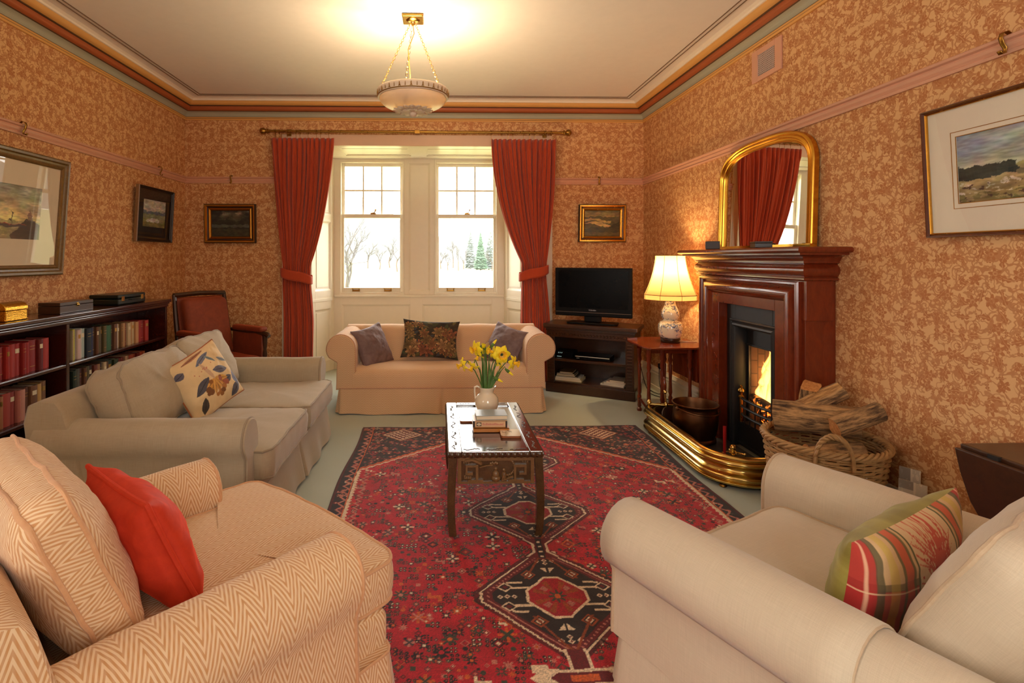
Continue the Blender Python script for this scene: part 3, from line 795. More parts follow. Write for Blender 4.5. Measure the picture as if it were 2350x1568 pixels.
def arm(name, parent, mat, pmat, xi, r, zt, zb, s, yb, yf, seed=0.0, tuck=0.035, pipe=0.0055, droop=0.0):
    mb = MB(); ring0 = arm_ring(xi, r, zt, zb, s, tuck)
    cx = sum(p[0] for p in ring0)/len(ring0); cz = sum(p[1] for p in ring0)/len(ring0)
    def at(y, f, dz=0.0): return [(cx+(x-cx)*f, y, cz+(z-cz)*f+dz*(z-zb)/(zt-zb)) for x, z in ring0]
    n = 12; rings = [at(yb+(yf-0.02-yb)*i/n, 1.0, -droop*(1-i/n)) for i in range(n+1)]+[at(yf-0.006, 0.985), at(yf, 0.94)]
    if s < 0: rings = [r_[::-1] for r_ in rings]
    mb.grid(rings, cv=True, flip=True)
    mb.cap(rings[0], flip=False); mb.cap(rings[-1], flip=True)
    mb.jitter(0.004, 5.0, seed); mb.jitter(0.002, 17.0, seed+1)
    o = mb.build(name, mat, parent, angle=48)
    if pipe:
        pm = MB(); rr = [(x, yf-0.012, z) for x, z in [(p[0], p[2]) for p in at(yf-0.012, 0.992)]]
        pm.tube(rr, pipe, 8); pm.jitter(0.004, 5.0, seed); pm.jitter(0.002, 17.0, seed+1); pm.build('piping', pmat, o)
    return o
def skirt(name, parent, mat, pmat, x0, x1, y0, y1, zt, flare=0.03, pleats=(), seed=0.0, rip=0.006, pipe=0.005, zb=0.024):
    path = rrect(x0, x1, y0, y1, 0.04, 5, 0.012)
    n = len(path); cx, cy = (x0+x1)/2, (y0+y1)/2; P = []
    for j in range(n):
        x, y = path[j]; a = path[j-1]; b_ = path[(j+1) % n]
        t = Vector((b_[0]-a[0], b_[1]-a[1])).normalized(); nr = Vector((t.y, -t.x)); col = []
        dent = 0.0
        for px, py in pleats:
            d = math.hypot(x-px, y-py); dent += math.exp(-(d/0.013)**2)*0.035
        for k in range(7):
            f = k/6; z = zt+(zb-zt)*f
            off = flare*f+rip*f*math.sin(j*0.23+seed)+rip*0.7*f*math.sin(j*0.091+seed*2)-dent*(0.15+0.85*f)
            col.append((x+nr.x*off, y+nr.y*off, z+0.004*f*math.sin(j*0.12+seed)))
        P.append(col)
    mb = MB(); mb.grid(P, cu=True, flip=True); mb.cap([c[0] for c in P]); mb.jitter(0.003, 4.0, seed)
    o = mb.build(name, mat, parent, angle=60)
    if pipe:
        pm = MB(); pm.tube([c[0] for c in P][::2], pipe, 6, closed=True); pm.jitter(0.003, 4.0, seed); pm.build('piping', pmat, o)
    return o
def rblock(name, parent, mat, x0, x1, y0, y1, z0, z1, r=0.05, M=None, jit=0.004, seed=0.0, lean=0.0):
    b_ = bmesh.new(); bmesh.ops.create_cube(b_, size=1.0)
    bmesh.ops.scale(b_, vec=(x1-x0, y1-y0, z1-z0), verts=b_.verts); bmesh.ops.translate(b_, vec=((x0+x1)/2, (y0+y1)/2, (z0+z1)/2), verts=b_.verts)
    bmesh.ops.bevel(b_, geom=b_.edges[:], offset=r, segments=5, profile=0.5, affect='EDGES')
    bmesh.ops.subdivide_edges(b_, edges=[e for e in b_.edges if e.calc_length() > 0.12], cuts=8, use_grid_fill=True)
    b_.verts.ensure_lookup_table(); b_.verts.index_update()
    mb = MB(); mb.add([(v.co.x, v.co.y+lean*(v.co.z-z0), v.co.z) for v in b_.verts], [[v.index for v in f.verts] for f in b_.faces]); b_.free()
    if jit: mb.jitter(jit, 6.0, seed)
    o = mb.build(name, mat, parent, angle=50)
    if M is not None: o.matrix_basis = M
    return o
def Tm(x, y, z, rx=0, ry=0, rz=0): return Matrix.Translation((x, y, z)) @ Euler((R(rx), R(ry), R(rz))).to_matrix().to_4x4()

def armchair(root, mat, pmat, Win=0.67, r=0.112, zarm=0.615, yb=-0.46, yf=0.42, zseat=0.475, back_y=-0.12, back_h=0.46, lean=18, sd=1.0, bt=0.19, zback=0.78, yarm=None, yc=None, tee=True, crown=0.045):
    xi = Win/2; yarm = yf if yarm is None else yarm; yc = yf+0.04 if yc is None else yc
    skirt('skirt', root, mat, pmat, -xi-2*r+0.04, xi+2*r-0.04, yb, yf-0.015, 0.22, 0.03, [(-xi-2*r+0.045, yf-0.02), (xi+2*r-0.045, yf-0.02)], sd)
    if yf > yarm+0.05: rblock('base', root, mat, -xi-0.15, xi+0.15, yarm-0.06, yf-0.005, 0.2, zseat-0.15, 0.03, seed=sd)
    rblock('base', root, mat, -xi-0.01, xi+0.01, yb+0.05, yf-0.03, 0.2, zseat-0.155, 0.02, seed=sd)
    for s in (-1, 1): arm('arm', root, mat, pmat, xi, r, zarm, 0.2, s, yb+0.05, yarm, sd+s)
    # backrest shell
    mb = MB(); prof = [(yb+0.26, 0.25), (yb+0.20, zseat), (yb+0.13, zback-0.05), (yb+0.10, zback-0.008), (yb+0.06, zback), (yb+0.015, zback-0.02), (yb-0.015, zback-0.07), (yb+0.0, 0.5), (yb+0.02, 0.2)]
    xo = xi+2*r-0.06; rings = []
    for f, k in ((-1, 0.86), (-0.985, 0.95), (-0.95, 1), (-0.5, 1), (0, 1), (0.5, 1), (0.95, 1), (0.985, 0.95), (1, 0.86)):
        cy = yb+0.1; rings.append([(xo*f, cy+(y-cy)*k, z*(1 if z < 0.6 else 0.97+0.03*k)) for y, z in prof])
    mb.grid(rings, cv=True, flip=True); mb.cap(rings[0]); mb.cap(rings[-1], flip=True); mb.jitter(0.004, 5.0, sd)
    mb.build('backrest', mat, root, angle=60)
    # T-shaped seat cushion
    hw = xi-0.008
    if tee:
        A = rrect(-hw-0.135, hw+0.135, yarm+0.012, yc, 0.055, 6, 0.5); B = [(p[0], p[1]) for p in A]
        # front lobe with softly bowed edge, then the narrow part between the arms
        T = [(-hw, yb+0.22), (hw, yb+0.22), (hw, yarm-0.02), (hw+0.02, yarm+0.008)]+[(x, y+0.035*(1-(x/(hw+0.135))**2)*(1 if y > (yarm+yc)/2 else 0)) for x, y in resample(A, 0.04) if not (y < yarm+0.03 and abs(x) < hw+0.06)]+[(-hw-0.02, yarm+0.008), (-hw, yarm-0.02)]
    else: T = rrect(-hw, hw, yb+0.22, yc, 0.06, 5, 0.05)
    box_cushion('seat_cushion', root, mat, pmat, resample(T, 0.03), 0.125, 0.028, Tm(0, 0, zseat-0.0825), seed=sd+3, wrinkle=0.004)
    w2 = xi-0.012
    box_cushion('back_cushion', root, mat, pmat, rrect(-w2, w2, 0, back_h, 0.07, 6, 0.03), bt, crown, Tm(0, back_y, zseat+0.005) @ Euler((R(90+lean), 0, 0)).to_matrix().to_4x4(), seed=sd+5, wrinkle=0.008)

ca = thing('armchair', 'cream and tan herringbone armchair with a red velvet cushion', 'armchair', (-0.903, 1.589, 0), R(-42.3), 'loose-covered armchairs')
armchair(ca, M_HERR, M_PIPE_H, back_y=-0.125, sd=1.3, yf=0.58, yarm=0.42, yc=0.625, lean=21, bt=0.08, crown=0.075)
cb = thing('armchair', 'plain oatmeal linen armchair holding a tartan cushion', 'armchair', (1.235, 1.62, 0), R(27.7), 'loose-covered armchairs')
armchair(cb, M_LINEN, M_PIPE_L, back_y=-0.37, yb=-0.74, lean=27, sd=4.1, bt=0.2, zback=0.70, yc=0.34, tee=False, back_h=0.38)
# loose arm cap on the near arm of the linen chair
def arm_cap(parent, s, xi, r, zt, y0, y1):
    mb = MB(); ring = [(x, z) for x, z in arm_ring(xi, r+0.004, zt+0.005, 0.40, s, 0.03) if z > 0.40]
    if s < 0: ring = ring[::-1]
    P = [[(x-(0.004 if x > 0 else -0.004), y, z) for x, z in ring] for y in [y0+(y1-y0)*i/10 for i in range(11)]]
    mb.grid(P, flip=True)
    cxm = sum(p[0] for p in ring)/len(ring)
    mb.cap(P[-1], flip=True)
    o = mb.build('arm_cover', M_LINEN, parent, angle=60)
    m = o.modifiers.new('solid', 'SOLIDIFY'); m.thickness = 0.004; m.offset = 1.0
    mb = MB(); mb.tube([P[0][i] for i in range(len(ring))], 0.0035, 6); mb.build('hem', M_PIPE_L, o)
arm_cap(cb, -1, 0.335, 0.112, 0.615, -0.30, 0.424)

# ------------------------------------------------------------------ grey two-seat sofa
sg = thing('sofa', 'grey linen two-seat sofa in front of the bookcase', 'sofa', (-1.43, 3.42, 0), R(-90))
def grey_sofa(root):
    xi, r, zt = 0.70, 0.10, 0.655; yb, yf = -0.55, 0.50; m, p = M_GREYL, M_PIPE_G
    skirt('skirt', root, m, p, -xi-2*r+0.03, xi+2*r-0.03, yb, yf+0.02, 0.26, 0.045, [(0, yf+0.02), (-xi-2*r+0.035, yf+0.015), (xi+2*r-0.035, yf+0.015)], 2.0, 0.008)
    rblock('base', root, m, -xi-0.01, xi+0.01, yb+0.05, yf+0.02, 0.24, 0.33, 0.02)
    for s in (-1, 1): arm('arm', root, m, p, xi, r, zt, 0.24, s, yb+0.04, yf, 7.0+s)
    mb = MB(); prof = [(yb+0.30, 0.26), (yb+0.25, 0.5), (yb+0.18, 0.71), (yb+0.14, 0.755), (yb+0.06, 0.765), (yb+0.0, 0.74), (yb-0.02, 0.66), (yb, 0.5), (yb+0.02, 0.24)]
    xo = xi+2*r-0.03; rings = []
    for f, k in ((-1, 0.88), (-0.992, 0.96), (-0.97, 1), (-0.5, 1), (0, 1), (0.5, 1), (0.97, 1), (0.992, 0.96), (1, 0.88)):
        cy = yb+0.12; rings.append([(xo*f, cy+(y-cy)*k, z*(1 if z < 0.6 else 0.97+0.03*k)) for y, z in prof])
    mb.grid(rings, cv=True, flip=True); mb.cap(rings[0]); mb.cap(rings[-1], flip=True); mb.jitter(0.005, 4.0, 3); mb.build('backrest', m, root, angle=60)
    for k, (a, b_) in enumerate(((-xi+0.006, -0.006), (0.006, xi-0.006))):
        # seat cushions with a T lip in front of the arm
        e0, e1 = (0.075, 0) if k == 0 else (0, 0.075)
        T = [(a, yb+0.28), (b_, yb+0.28), (b_, yf-0.03)]
        if e1: T += [(b_+e1, yf-0.005), (b_+e1, yf+0.04)]
        T += [(b_+e1-0.04, yf+0.08), (a-e0+0.04, yf+0.08)]
        if e0: T += [(a-e0, yf+0.04), (a-e0, yf-0.005)]
        T += [(a, yf-0.03)] if e0 else []
        if not e0: T += [(a, yf+0.04)]
        box_cushion('seat_cushion', root, m, p, resample(T, 0.035), 0.14, 0.03, Tm(0, 0, 0.405), seed=11+k, wrinkle=0.006)
        box_cushion('back_cushion', root, m, p, rrect(a+0.005, b_-0.005, 0, 0.40 if k else 0.42, 0.09, 6, 0.035), 0.17, 0.06, Tm(0, yb+0.37, 0.49) @ Euler((R(90+(20 if k else 26)), 0, R(0))).to_matrix().to_4x4(), seed=15+k, wrinkle=0.016)
grey_sofa(sg)

# ------------------------------------------------------------------ slip-covered sofa below the window
sb = thing('sofa', 'pink herringbone slip-covered sofa standing below the window', 'sofa', (0.02, 5.28, 0), R(180))
def back_sofa(root):
    xi, r, zt = 0.80, 0.135, 0.735; yb, yf = -0.42, 0.40; m, p = M_HERR2, M_PIPE_H2
    skirt('skirt', root, m, p, -0.955, 0.955, yb, yf+0.02, 0.24, 0.03, [(0.0, yf+0.02), (-0.945, yf), (0.945, yf)], 5.0, 0.008, zb=0.01)
    for s in (-1, 1): arm('arm', root, m, p, xi, r, zt, 0.22, s, yb+0.02, yf, 21.0+s, 0.10)
    mb = MB(); prof = [(yf+0.005, 0.22), (yf+0.005, 0.34), (yf-0.01, 0.385), (yf-0.05, 0.41), (yf-0.2, 0.425), (yb+0.35, 0.405), (yb+0.28, 0.39)]
    rings = [[(x, y, z) for y, z in prof] for x in np.linspace(-xi-0.02, xi+0.02, 22)]
    mb.grid(rings, flip=False); mb.jitter(0.007, 5.0, 9); mb.build('seat', m, root, angle=70)
    mb = MB(); prof = [(yb+0.30, 0.36), (yb+0.26, 0.5), (yb+0.235, 0.62), (yb+0.22, 0.69), (yb+0.17, 0.735), (yb+0.10, 0.745), (yb+0.03, 0.72), (yb, 0.65), (yb+0.04, 0.58), (yb+0.03, 0.22)]
    rings = [[(x, y, z) for y, z in prof] for x in np.linspace(-0.99, 0.99, 24)]
    mb.grid(rings, cv=True, flip=True); mb.cap(rings[0]); mb.cap(rings[-1], flip=True); mb.jitter(0.007, 5.0, 13); mb.build('backrest', m, root, angle=70)
    for s in (-1, 1):
        mb = MB(); mb.tube([(s*(xi+0.002), yf-0.02-0.02*i, 0.36+0.012*i) for i in range(10)], 0.0035, 6); mb.build('seam', p, root)
back_sofa(sb)

# ------------------------------------------------------------------ loose cushions
def pillow(name, label, M, w, h, t, mat, colf=None, ear=0.10, n=64, seed=1, pipe=None, pr=0.005, wr=0.006, group=None, cat='cushion', back=None, grp=None):
    u = np.linspace(-1, 1, n); Vv, U = np.meshgrid(u, u, indexing='ij')      # rows: v
    def sheet(sg):
        x = w/2*U*(1-ear*(1-Vv**2)); y = h/2*Vv*(1-ear*(1-U**2))
        z = sg*t/2*(np.clip((1-U**2)*(1-Vv**2), 0, 1)**0.42)
        z = z*(1+0.0*U)
        k = (fbm(n, n, 5, 3, seed+(0 if sg > 0 else 50))-0.5)*2*wr*np.clip((1-np.abs(U))*6, 0, 1)*np.clip((1-np.abs(Vv))*6, 0, 1)
        cr = np.sin((U*Vv)*14+seed)*wr*0.5*np.abs(U*Vv)*np.clip((1-np.maximum(np.abs(U), np.abs(Vv)))*8, 0, 1)
        return np.stack([x, y, z+k+cr*sg], -1)
    A = sheet(1); B = sheet(-1)[:, ::-1]
    pts = np.concatenate([A, B], 1)          # (n, 2n)
    if colf is None: ca = np.ones((n, n, 3))*0.5; cb_ = ca
    else: ca = s2l(colf(U, Vv)); cb_ = s2l((back or colf)(U, Vv))[:, ::-1]
    cols = np.concatenate([ca, cb_], 1)
    o = color_grid(name, pts.reshape(-1, 3), cols.reshape(-1, 3), n, 2*n, mat)
    o.data.flip_normals()
    o.matrix_basis = M; tag(o, label, cat, grp)
    if pipe:
        k = 60; e = []
        for i in range(4*k):
            s_, f = divmod(i, k); q = -1+2*f/k
            a, b_ = ((q, -1), (1, q), (-q, 1), (-1, -q))[s_]
            e.append((w/2*a*(1-ear*(1-b_**2)), h/2*b_*(1-ear*(1-a**2)), 0))
        mb = MB(); mb.tube(e, pr, 8, closed=True); mb.build('piping', pipe, o)
    return o
def local(root_loc, rz, M): return Matrix.Translation(root_loc) @ Matrix.Rotation(rz, 4, 'Z') @ M
def velvet(name, c1, c2):
    m = NM(name, 0.7, Sheen_Weight=0.8, Sheen_Roughness=0.35, Sheen_Tint=(min(1, c2[0]*1.6), c2[1]*1.4, c2[2]*1.4, 1))
    o = m.obj(); a = m.noise(o, 12.0, 4.0, 0.6, 1.5); b = m.noise(o, 80.0, 3.0)
    m.set('Base Color', m.mix(a*0.9+b*0.3-0.1, c1, c2)); m.bump(a+b*0.4, 0.25, 0.004); return m.mat
M_REDV = velvet('red_velvet', C(176, 34, 12), C(216, 66, 32))
M_PRINT = painted('printed_cotton', 0.85, 0.2, 0.12, 500.0)
M_SILK = velvet('grey_brown_velvet', C(88, 62, 58), C(134, 116, 118))
pillow('red_cushion', 'red velvet scatter cushion leaning in the herringbone armchair', local((-0.903, 1.589, 0), R(-42.3), Tm(0.045, 0.0, 0.635, 113, 0, 3)), 0.42, 0.38, 0.19, M_REDV, None, 0.07, pipe=M_REDV, pr=0.008, wr=0.012, seed=4)

def leafmask(U, Vv, cx, cy, ang, L, w):
    c, s = math.cos(ang), math.sin(ang); x = (U-cx)*c+(Vv-cy)*s; y = -(U-cx)*s+(Vv-cy)*c
    return np.abs(y) < w*np.clip(1-(x/L)**2, 0, 1)
def floral_cream(U, Vv):
    n = U.shape[0]; img = np.zeros(U.shape+(3,)); img[:] = (232, 206, 158); img += (fbm(n, n, 4, 3, 8)[..., None]-0.5)*24
    g = np.random.RandomState(12)
    for cx, cy, a, L, w, c in ((-0.42, -0.05, 0.5, .36, .15, (84, 82, 92)), (0.42, 0.12, -0.4, .30, .13, (104, 104, 122)), (0.5, -0.3, 0.2, .2, .12, (92, 96, 112)), (0.65, -0.75, 0.6, .3, .16, (86, 84, 98)),
                               (-0.8, 0.6, 0.4, .16, .12, (96, 94, 110)), (-0.6, -0.62, 1.2, .25, .12, (72, 64, 60)), (0.1, 0.72, 0.3, .36, .09, (116, 124, 146)), (0.85, -0.4, 1.4, .3, .14, (110, 118, 146)), (0.75, 0.35, -0.7, .25, .06, (130, 140, 150)),
                               (0.35, 0.6, -1.0, .22, .05, (140, 156, 160)), (-0.1, 0.9, 0.1, .5, .05, (176, 120, 90))):
        m = leafmask(U, Vv, cx, cy, a, L, w); img[m] = c
        m2 = leafmask(U, Vv, cx, cy, a, L, 0.012); img[m2] = np.array(c)*0.6
    for k in range(7):                                   # radiating petals
        a = -PI/2+(k-3)*0.36; m = leafmask(U, Vv, 0.05+0.27*math.cos(a), 0.0+0.27*math.sin(a), a, .27, .085); img[m] = (206, 148, 66) if k % 2 else (222, 168, 86)
        m = leafmask(U, Vv, 0.05+0.27*math.cos(a), 0.0+0.27*math.sin(a), a, .26, .012); img[m] = (120, 86, 40)
    for k in range(14):
        a = g.rand()*PI*2; r_ = 0.28+g.rand()*0.18; m = np.hypot(U-0.02-r_*math.cos(a), Vv+0.32-0.7*r_*math.sin(a)) < 0.05+g.rand()*0.05; img[m] = [(150, 96, 44), (124, 80, 44), (176, 116, 60), (168, 96, 72)][k % 4]
    m = leafmask(U, Vv, -0.02, 0.30, 1.75, .38, .07); img[m] = (206, 172, 140)
    for k in range(10):
        m = np.hypot(U-0.0-g.randn()*0.2, Vv-0.45-g.randn()*0.08) < 0.02; img[m] = (196, 120, 100)
    return img
pillow('floral_cushion', 'cream floral cushion tilted on the grey linen sofa', Matrix.Translation((-1.45, 3.27, 0.685)) @ Euler((R(70), R(0), R(58))).to_matrix().to_4x4() @ Matrix.Rotation(R(22), 4, 'Z'), 0.39, 0.39, 0.17, M_PRINT, floral_cream, 0.06, 170, pipe=fabric('rust_piping', C(150, 84, 44), C(186, 110, 64)), seed=9, wr=0.012)
def tapestry(U, Vv):
    n = U.shape[0]; img = np.zeros(U.shape+(3,)); img[:] = (52, 44, 34); img += (fbm(n, n, 9, 3, 3)[..., None]-0.5)*np.array([60, 60, 40.])
    g = np.random.RandomState(31)
    for k in range(70):
        cx, cy = g.rand()*2-1, g.rand()*2-1; m = leafmask(U, Vv, cx, cy, g.rand()*PI, .16, .06); img[m] = [(88, 86, 50), (66, 74, 48), (104, 96, 58), (62, 66, 72)][k % 4]
    for k in range(46):
        cx, cy = g.rand()*1.8-0.9, g.rand()*1.7-0.9; rad = 0.13+g.rand()*0.15; col = np.array([(150, 100, 60), (148, 118, 70), (150, 88, 60), (126, 100, 58), (172, 132, 86)][k % 5], float)
        x, y = U-cx, (Vv-cy)*0.72; th = np.arctan2(y, x); rr = np.hypot(x, y)
        m = rr < rad*(0.7+0.3*np.cos(6*th+k)); img[m] = col*(0.65+0.5*(rr[m]/rad))[:, None]
        m = np.abs(rr-rad*(0.7+0.3*np.cos(6*th+k))) < 0.010; img[m] = (60, 40, 26)
        m = (rr < rad*0.6) & (np.abs(np.sin(3*th+k/2)) < 0.12); img[m] = (96, 60, 36)
    return img
pillow('tapestry_cushion', 'dark floral tapestry cushion in the middle of the window sofa', Tm(-0.09, 5.36, 0.615, 72, 0, -1) @ Matrix.Rotation(R(-3), 4, 'Z'), 0.59, 0.40, 0.15, M_PRINT, tapestry, 0.10, 170, seed=14, wr=0.008)
pillow('velvet_cushion', 'grey brown velvet cushion against the sofa arm beside the left curtain', Tm(-0.66, 5.20, 0.575, 68, 0, 52) @ Matrix.Rotation(R(8), 4, 'Z'), 0.42, 0.42, 0.17, M_SILK, None, 0.10, seed=22, wr=0.014)
pillow('velvet_cushion', 'grey brown velvet cushion behind the daffodils on the window sofa', Tm(0.66, 5.25, 0.575, 60, 0, -42) @ Matrix.Rotation(R(-12), 4, 'Z'), 0.44, 0.42, 0.17, M_SILK, None, 0.12, seed=25, wr=0.014)
def plaid(U, Vv):
    img = np.zeros(U.shape+(3,)); img[:] = (214, 178, 128)
    def band(c, a, w, col, k=0.75):
        m = (np.abs(c-a) < w)[..., None]; img[:] = np.where(m, img*(1-k)+np.array(col)*k, img)
    A = np.abs(U)
    band(Vv, 0.02, 0.36, (176, 44, 32), 0.75); band(Vv, 0.42, 0.05, (104, 84, 40), 0.7); band(Vv, -0.42, 0.07, (112, 100, 56), 0.6)
    band(A, 0.93, 0.07, (170, 20, 16), 0.8); band(A, 0.84, 0.03, (84, 74, 40), 0.8); band(A, 0.50, 0.06, (206, 74, 34), 0.8); band(A, 0.43, 0.018, (96, 88, 40), 0.8); band(A, 0.57, 0.018, (96, 88, 40), 0.8)
    band(A, 0.70, 0.05, (206, 180, 60), 0.5); band(A, 0.945, 0.008, (240, 200, 160), 0.8); band(Vv, 0.33, 0.014, (236, 206, 160), 0.8)
    m = A < 0.36; img[m] = (226, 196, 150)
    m = np.abs(A-0.37) < 0.013; img[m] = (86, 84, 30)
    g = np.random.RandomState(5)
    for k in range(60):
        x0, a = g.randn()*0.07+0.02, PI/2+g.randn()*0.45; L = 0.2+g.rand()*0.3
        m = leafmask(U, Vv, x0+math.cos(a)*L*0.5, 0.10+math.sin(a)*L+g.rand()*0.25, a, L, 0.011); img[m & (A < 0.34)] = (206, 84, 58)
        m = np.hypot(U-x0-math.cos(a)*L, (Vv-0.2-math.sin(a)*L*1.3)*0.6) < 0.012; img[m & (A < 0.34)] = (190, 44, 30)
    return img
def olive(U, Vv):
    n = U.shape[0]; img = np.zeros(U.shape+(3,)); img[:] = (150, 138, 46); img += (fbm(n, n, 8, 4, 4)[..., None]-0.5)*70; return img
pillow('tartan_cushion', 'tartan and olive cushion with red stitching in the linen armchair', local((1.235, 1.62, 0), R(27.7), Tm(0.0, -0.165, 0.545, 100, 0, 0)), 0.65, 0.38, 0.20, M_PRINT, plaid, 0.09, 170, back=olive, seed=17, wr=0.008)
# ------------------------------------------------------------------ helpers for things modelled in world coordinates
def chain(o):
    M = Matrix.Identity(4)
    while o is not None:
        M = o.matrix_basis @ M if False else o.matrix_basis.copy() @ M
        o = o.parent
    return M
def part(mb, name, mats, root, **k):
    mb.xf(chain(root).inverted()); return mb.build(name, mats, root, **k)

# ------------------------------------------------------------------ fireplace
M_HEARTH = flat('slate_hearth', C(52, 47, 44), 0.35)
fs_ = thing('fireplace_surround', 'polished mahogany chimneypiece with a deep moulded mantel shelf', 'fireplace', (2.3, 3.73, 0))
FB0, FB1, FD = 3.098, 4.36, 0.19
def entab(prof, mb):
    rings = []
    for d, z in prof:
        s_ = d-FD; rings.append([(XR-0.001, FB1+s_, z), (XR-d, FB1+s_, z), (XR-d, FB0-s_, z), (XR-0.001, FB0-s_, z)])
    mb.grid(rings); mb.cap(rings[0], flip=True); mb.cap(rings[-1])
mb = MB(); entab([(0.30, 1.478), (0.318, 1.482), (0.327, 1.492), (0.327, 1.504), (0.318, 1.514), (0.305, 1.517)], mb); part(mb, 'mantel_shelf', M_MAHOG, fs_, angle=25)
mb = MB(); pr = [(0.205, 1.31), (0.215, 1.318), (0.215, 1.328), (0.205, 1.333)]+[(0.205+0.022*math.sin(PI*i/8), 1.335+0.075*i/8) for i in range(9)]+[(0.215, 1.415), (0.222, 1.42), (0.222, 1.43)]
pr += [(0.228+0.06*(1-math.cos(PI/2*i/6)), 1.432+0.034*math.sin(PI/2*i/6)) for i in range(7)]+[(0.296, 1.468), (0.296, 1.478)]
entab(pr, mb); part(mb, 'frieze', M_MAHOG, fs_, angle=25)
for y0, y1 in ((FB0, 3.385), (4.075, FB1)):
    mb = MB(); mb.box(XR-FD, XR-0.001, y0, y1, 0.0, 1.31)
    ys = y0-0.012 if y0 == FB0 else y1-0.10; 
    mb.box(XR-FD-0.004, XR-0.02, ys, ys+0.112, 1.07, 1.312); mb.box(XR-FD-0.01, XR-0.01, ys-0.004, ys+0.116, 0.0, 0.12)
    part(mb, 'jamb', M_MAHOG, fs_, smooth=False, bevel=0.003)
mb = MB(); mb.box(XR-FD, XR-0.001, 3.385, 4.075, 1.10, 1.31); part(mb, 'header', M_MAHOG, fs_, smooth=False, bevel=0.003)
mb = MB(); prof = [(0, 0), (0, 0.022), (0.008, 0.030), (0.022, 0.032), (0.034, 0.026), (0.040, 0.012), (0.050, 0.008)]
prof += [(0.050+0.05*i/6, 0.008+0.022*math.sin(PI/2*i/6)) for i in range(1, 7)]+[(0.104, 0.034), (0.112, 0.034), (0.116, 0.024)]
prof += [(0.116+0.075*i/8, 0.024-0.05*(1-math.cos(PI/2*i/8))) for i in range(1, 9)]+[(0.20, -0.03), (0.222, -0.03), (0.226, -0.05), (0.238, -0.056)]
rings = []
for o_, h_ in prof:
    X_ = XR-FD-h_; t_ = o_*0.80
    rings.append([(X_, 4.335-o_, 0.0), (X_, 4.335-o_, 1.305-t_), (X_, 3.125+o_, 1.305-t_), (X_, 3.125+o_, 0.0)])
mb.grid(rings, flip=True); part(mb, 'moulding', M_MAHOG, fs_, angle=25)

ins = thing('fireplace_insert', 'black cast iron fireplace insert with a barred grate', 'fireplace', (2.35, 3.73, 0))
IX = 2.27
mb = MB()
for y0, y1, z0, z1 in ((3.39, 3.505, 0.02, 1.095), (3.955, 4.07, 0.02, 1.095), (3.505, 3.955, 0.93, 1.095)): mb.box(IX, IX+0.03, y0, y1, z0, z1)
part(mb, 'plate', M_IRON, ins, smooth=False, bevel=0.003)
mb = MB(); rings = []
for o_, h_ in ((0, 0), (0, 0.014), (0.01, 0.02), (0.02, 0.014), (0.024, 0.006), (0.034, 0.016), (0.046, 0.02), (0.056, 0.012), (0.06, 0.0), (0.06, -0.10)):
    X_ = IX-h_; rings.append([(X_, 4.01-o_, 0.02), (X_, 4.01-o_, 0.985-o_), (X_, 3.45+o_, 0.985-o_), (X_, 3.45+o_, 0.02)])
mb.grid(rings, flip=True); part(mb, 'frame_moulding', M_IRON, ins, angle=25)
mb = MB(); mb.box(IX+0.085, IX+0.10, 3.51, 3.95, 0.795, 0.925); mb.box(IX+0.075, IX+0.10, 3.51, 3.95, 0.785, 0.80)
for y0, y1 in ((3.51, 3.535), (3.925, 3.95)): mb.box(IX+0.085, IX+0.10, y0, y1, 0.02, 0.80)
part(mb, 'hood', M_IRON, ins, smooth=False, bevel=0.002)
def brick():
    m = NM('firebrick', 0.9); o = m.map(m.obj(), (1, 1, 1), rot=(PI/2, 0, 0))
    br = m.node('ShaderNodeTexBrick', Vector=m.uv(), Color1=C(112, 82, 60), Color2=C(88, 62, 46), Mortar=C(56, 42, 34), Scale=5.0)
    n = m.noise(m.obj(), 9.0, 4.0)
    m.set('Base Color', m.mix(n*0.8, br.outputs[0], C(40, 32, 28))); return m.mat
mb = MB(); A = [(2.372, 3.925), (2.74, 3.86), (2.74, 3.60), (2.372, 3.535)]
mb.grid([[(x, y, 0.02) for x, y in A], [(x, y, 0.86) for x, y in A]], flip=False); mb.box(2.372, 2.74, 3.54, 3.92, 0.02, 0.05); mb.box(2.372, 2.80, 3.44, 4.02, 0.84, 0.86)
part(mb, 'firebrick', brick(), ins, smooth=False)
mb = MB()
for z in (0.385, 0.325, 0.265): mb.tube([(2.305, 3.53, z), (2.285, 3.60, z), (2.28, 3.73, z), (2.285, 3.86, z), (2.305, 3.93, z)], 0.011, 8)
mb.box(2.285, 2.315, 3.515, 3.945, 0.155, 0.205); mb.box(2.285, 2.72, 3.56, 3.90, 0.205, 0.215)
for i in range(5): mb.cyl((2.285, 3.60+0.065*i, 0.20), (2.285, 3.60+0.065*i, 0.385), 0.006, seg=6)
part(mb, 'grate', M_IRON, ins)
mb = MB(); mb.box(2.29, 2.31, 3.52, 3.94, 0.04, 0.155); mb.box(2.275, 2.30, 3.515, 3.945, 0.035, 0.055); part(mb, 'ash_pan_front', M_IRON, ins, smooth=False, bevel=0.003)
for y in (3.53, 3.93):
    mb = MB(); mb.lathe([(0.013, 0.2), (0.013, 0.385), (0.022, 0.39), (0.022, 0.40), (0.010, 0.41), (0.012, 0.42), (0.024, 0.435), (0.022, 0.45), (0.009, 0.462), (0.011, 0.472), (0.0, 0.485)], (2.30, y, 0), 12)
    part(mb, 'finial', M_BRASS_D, ins)

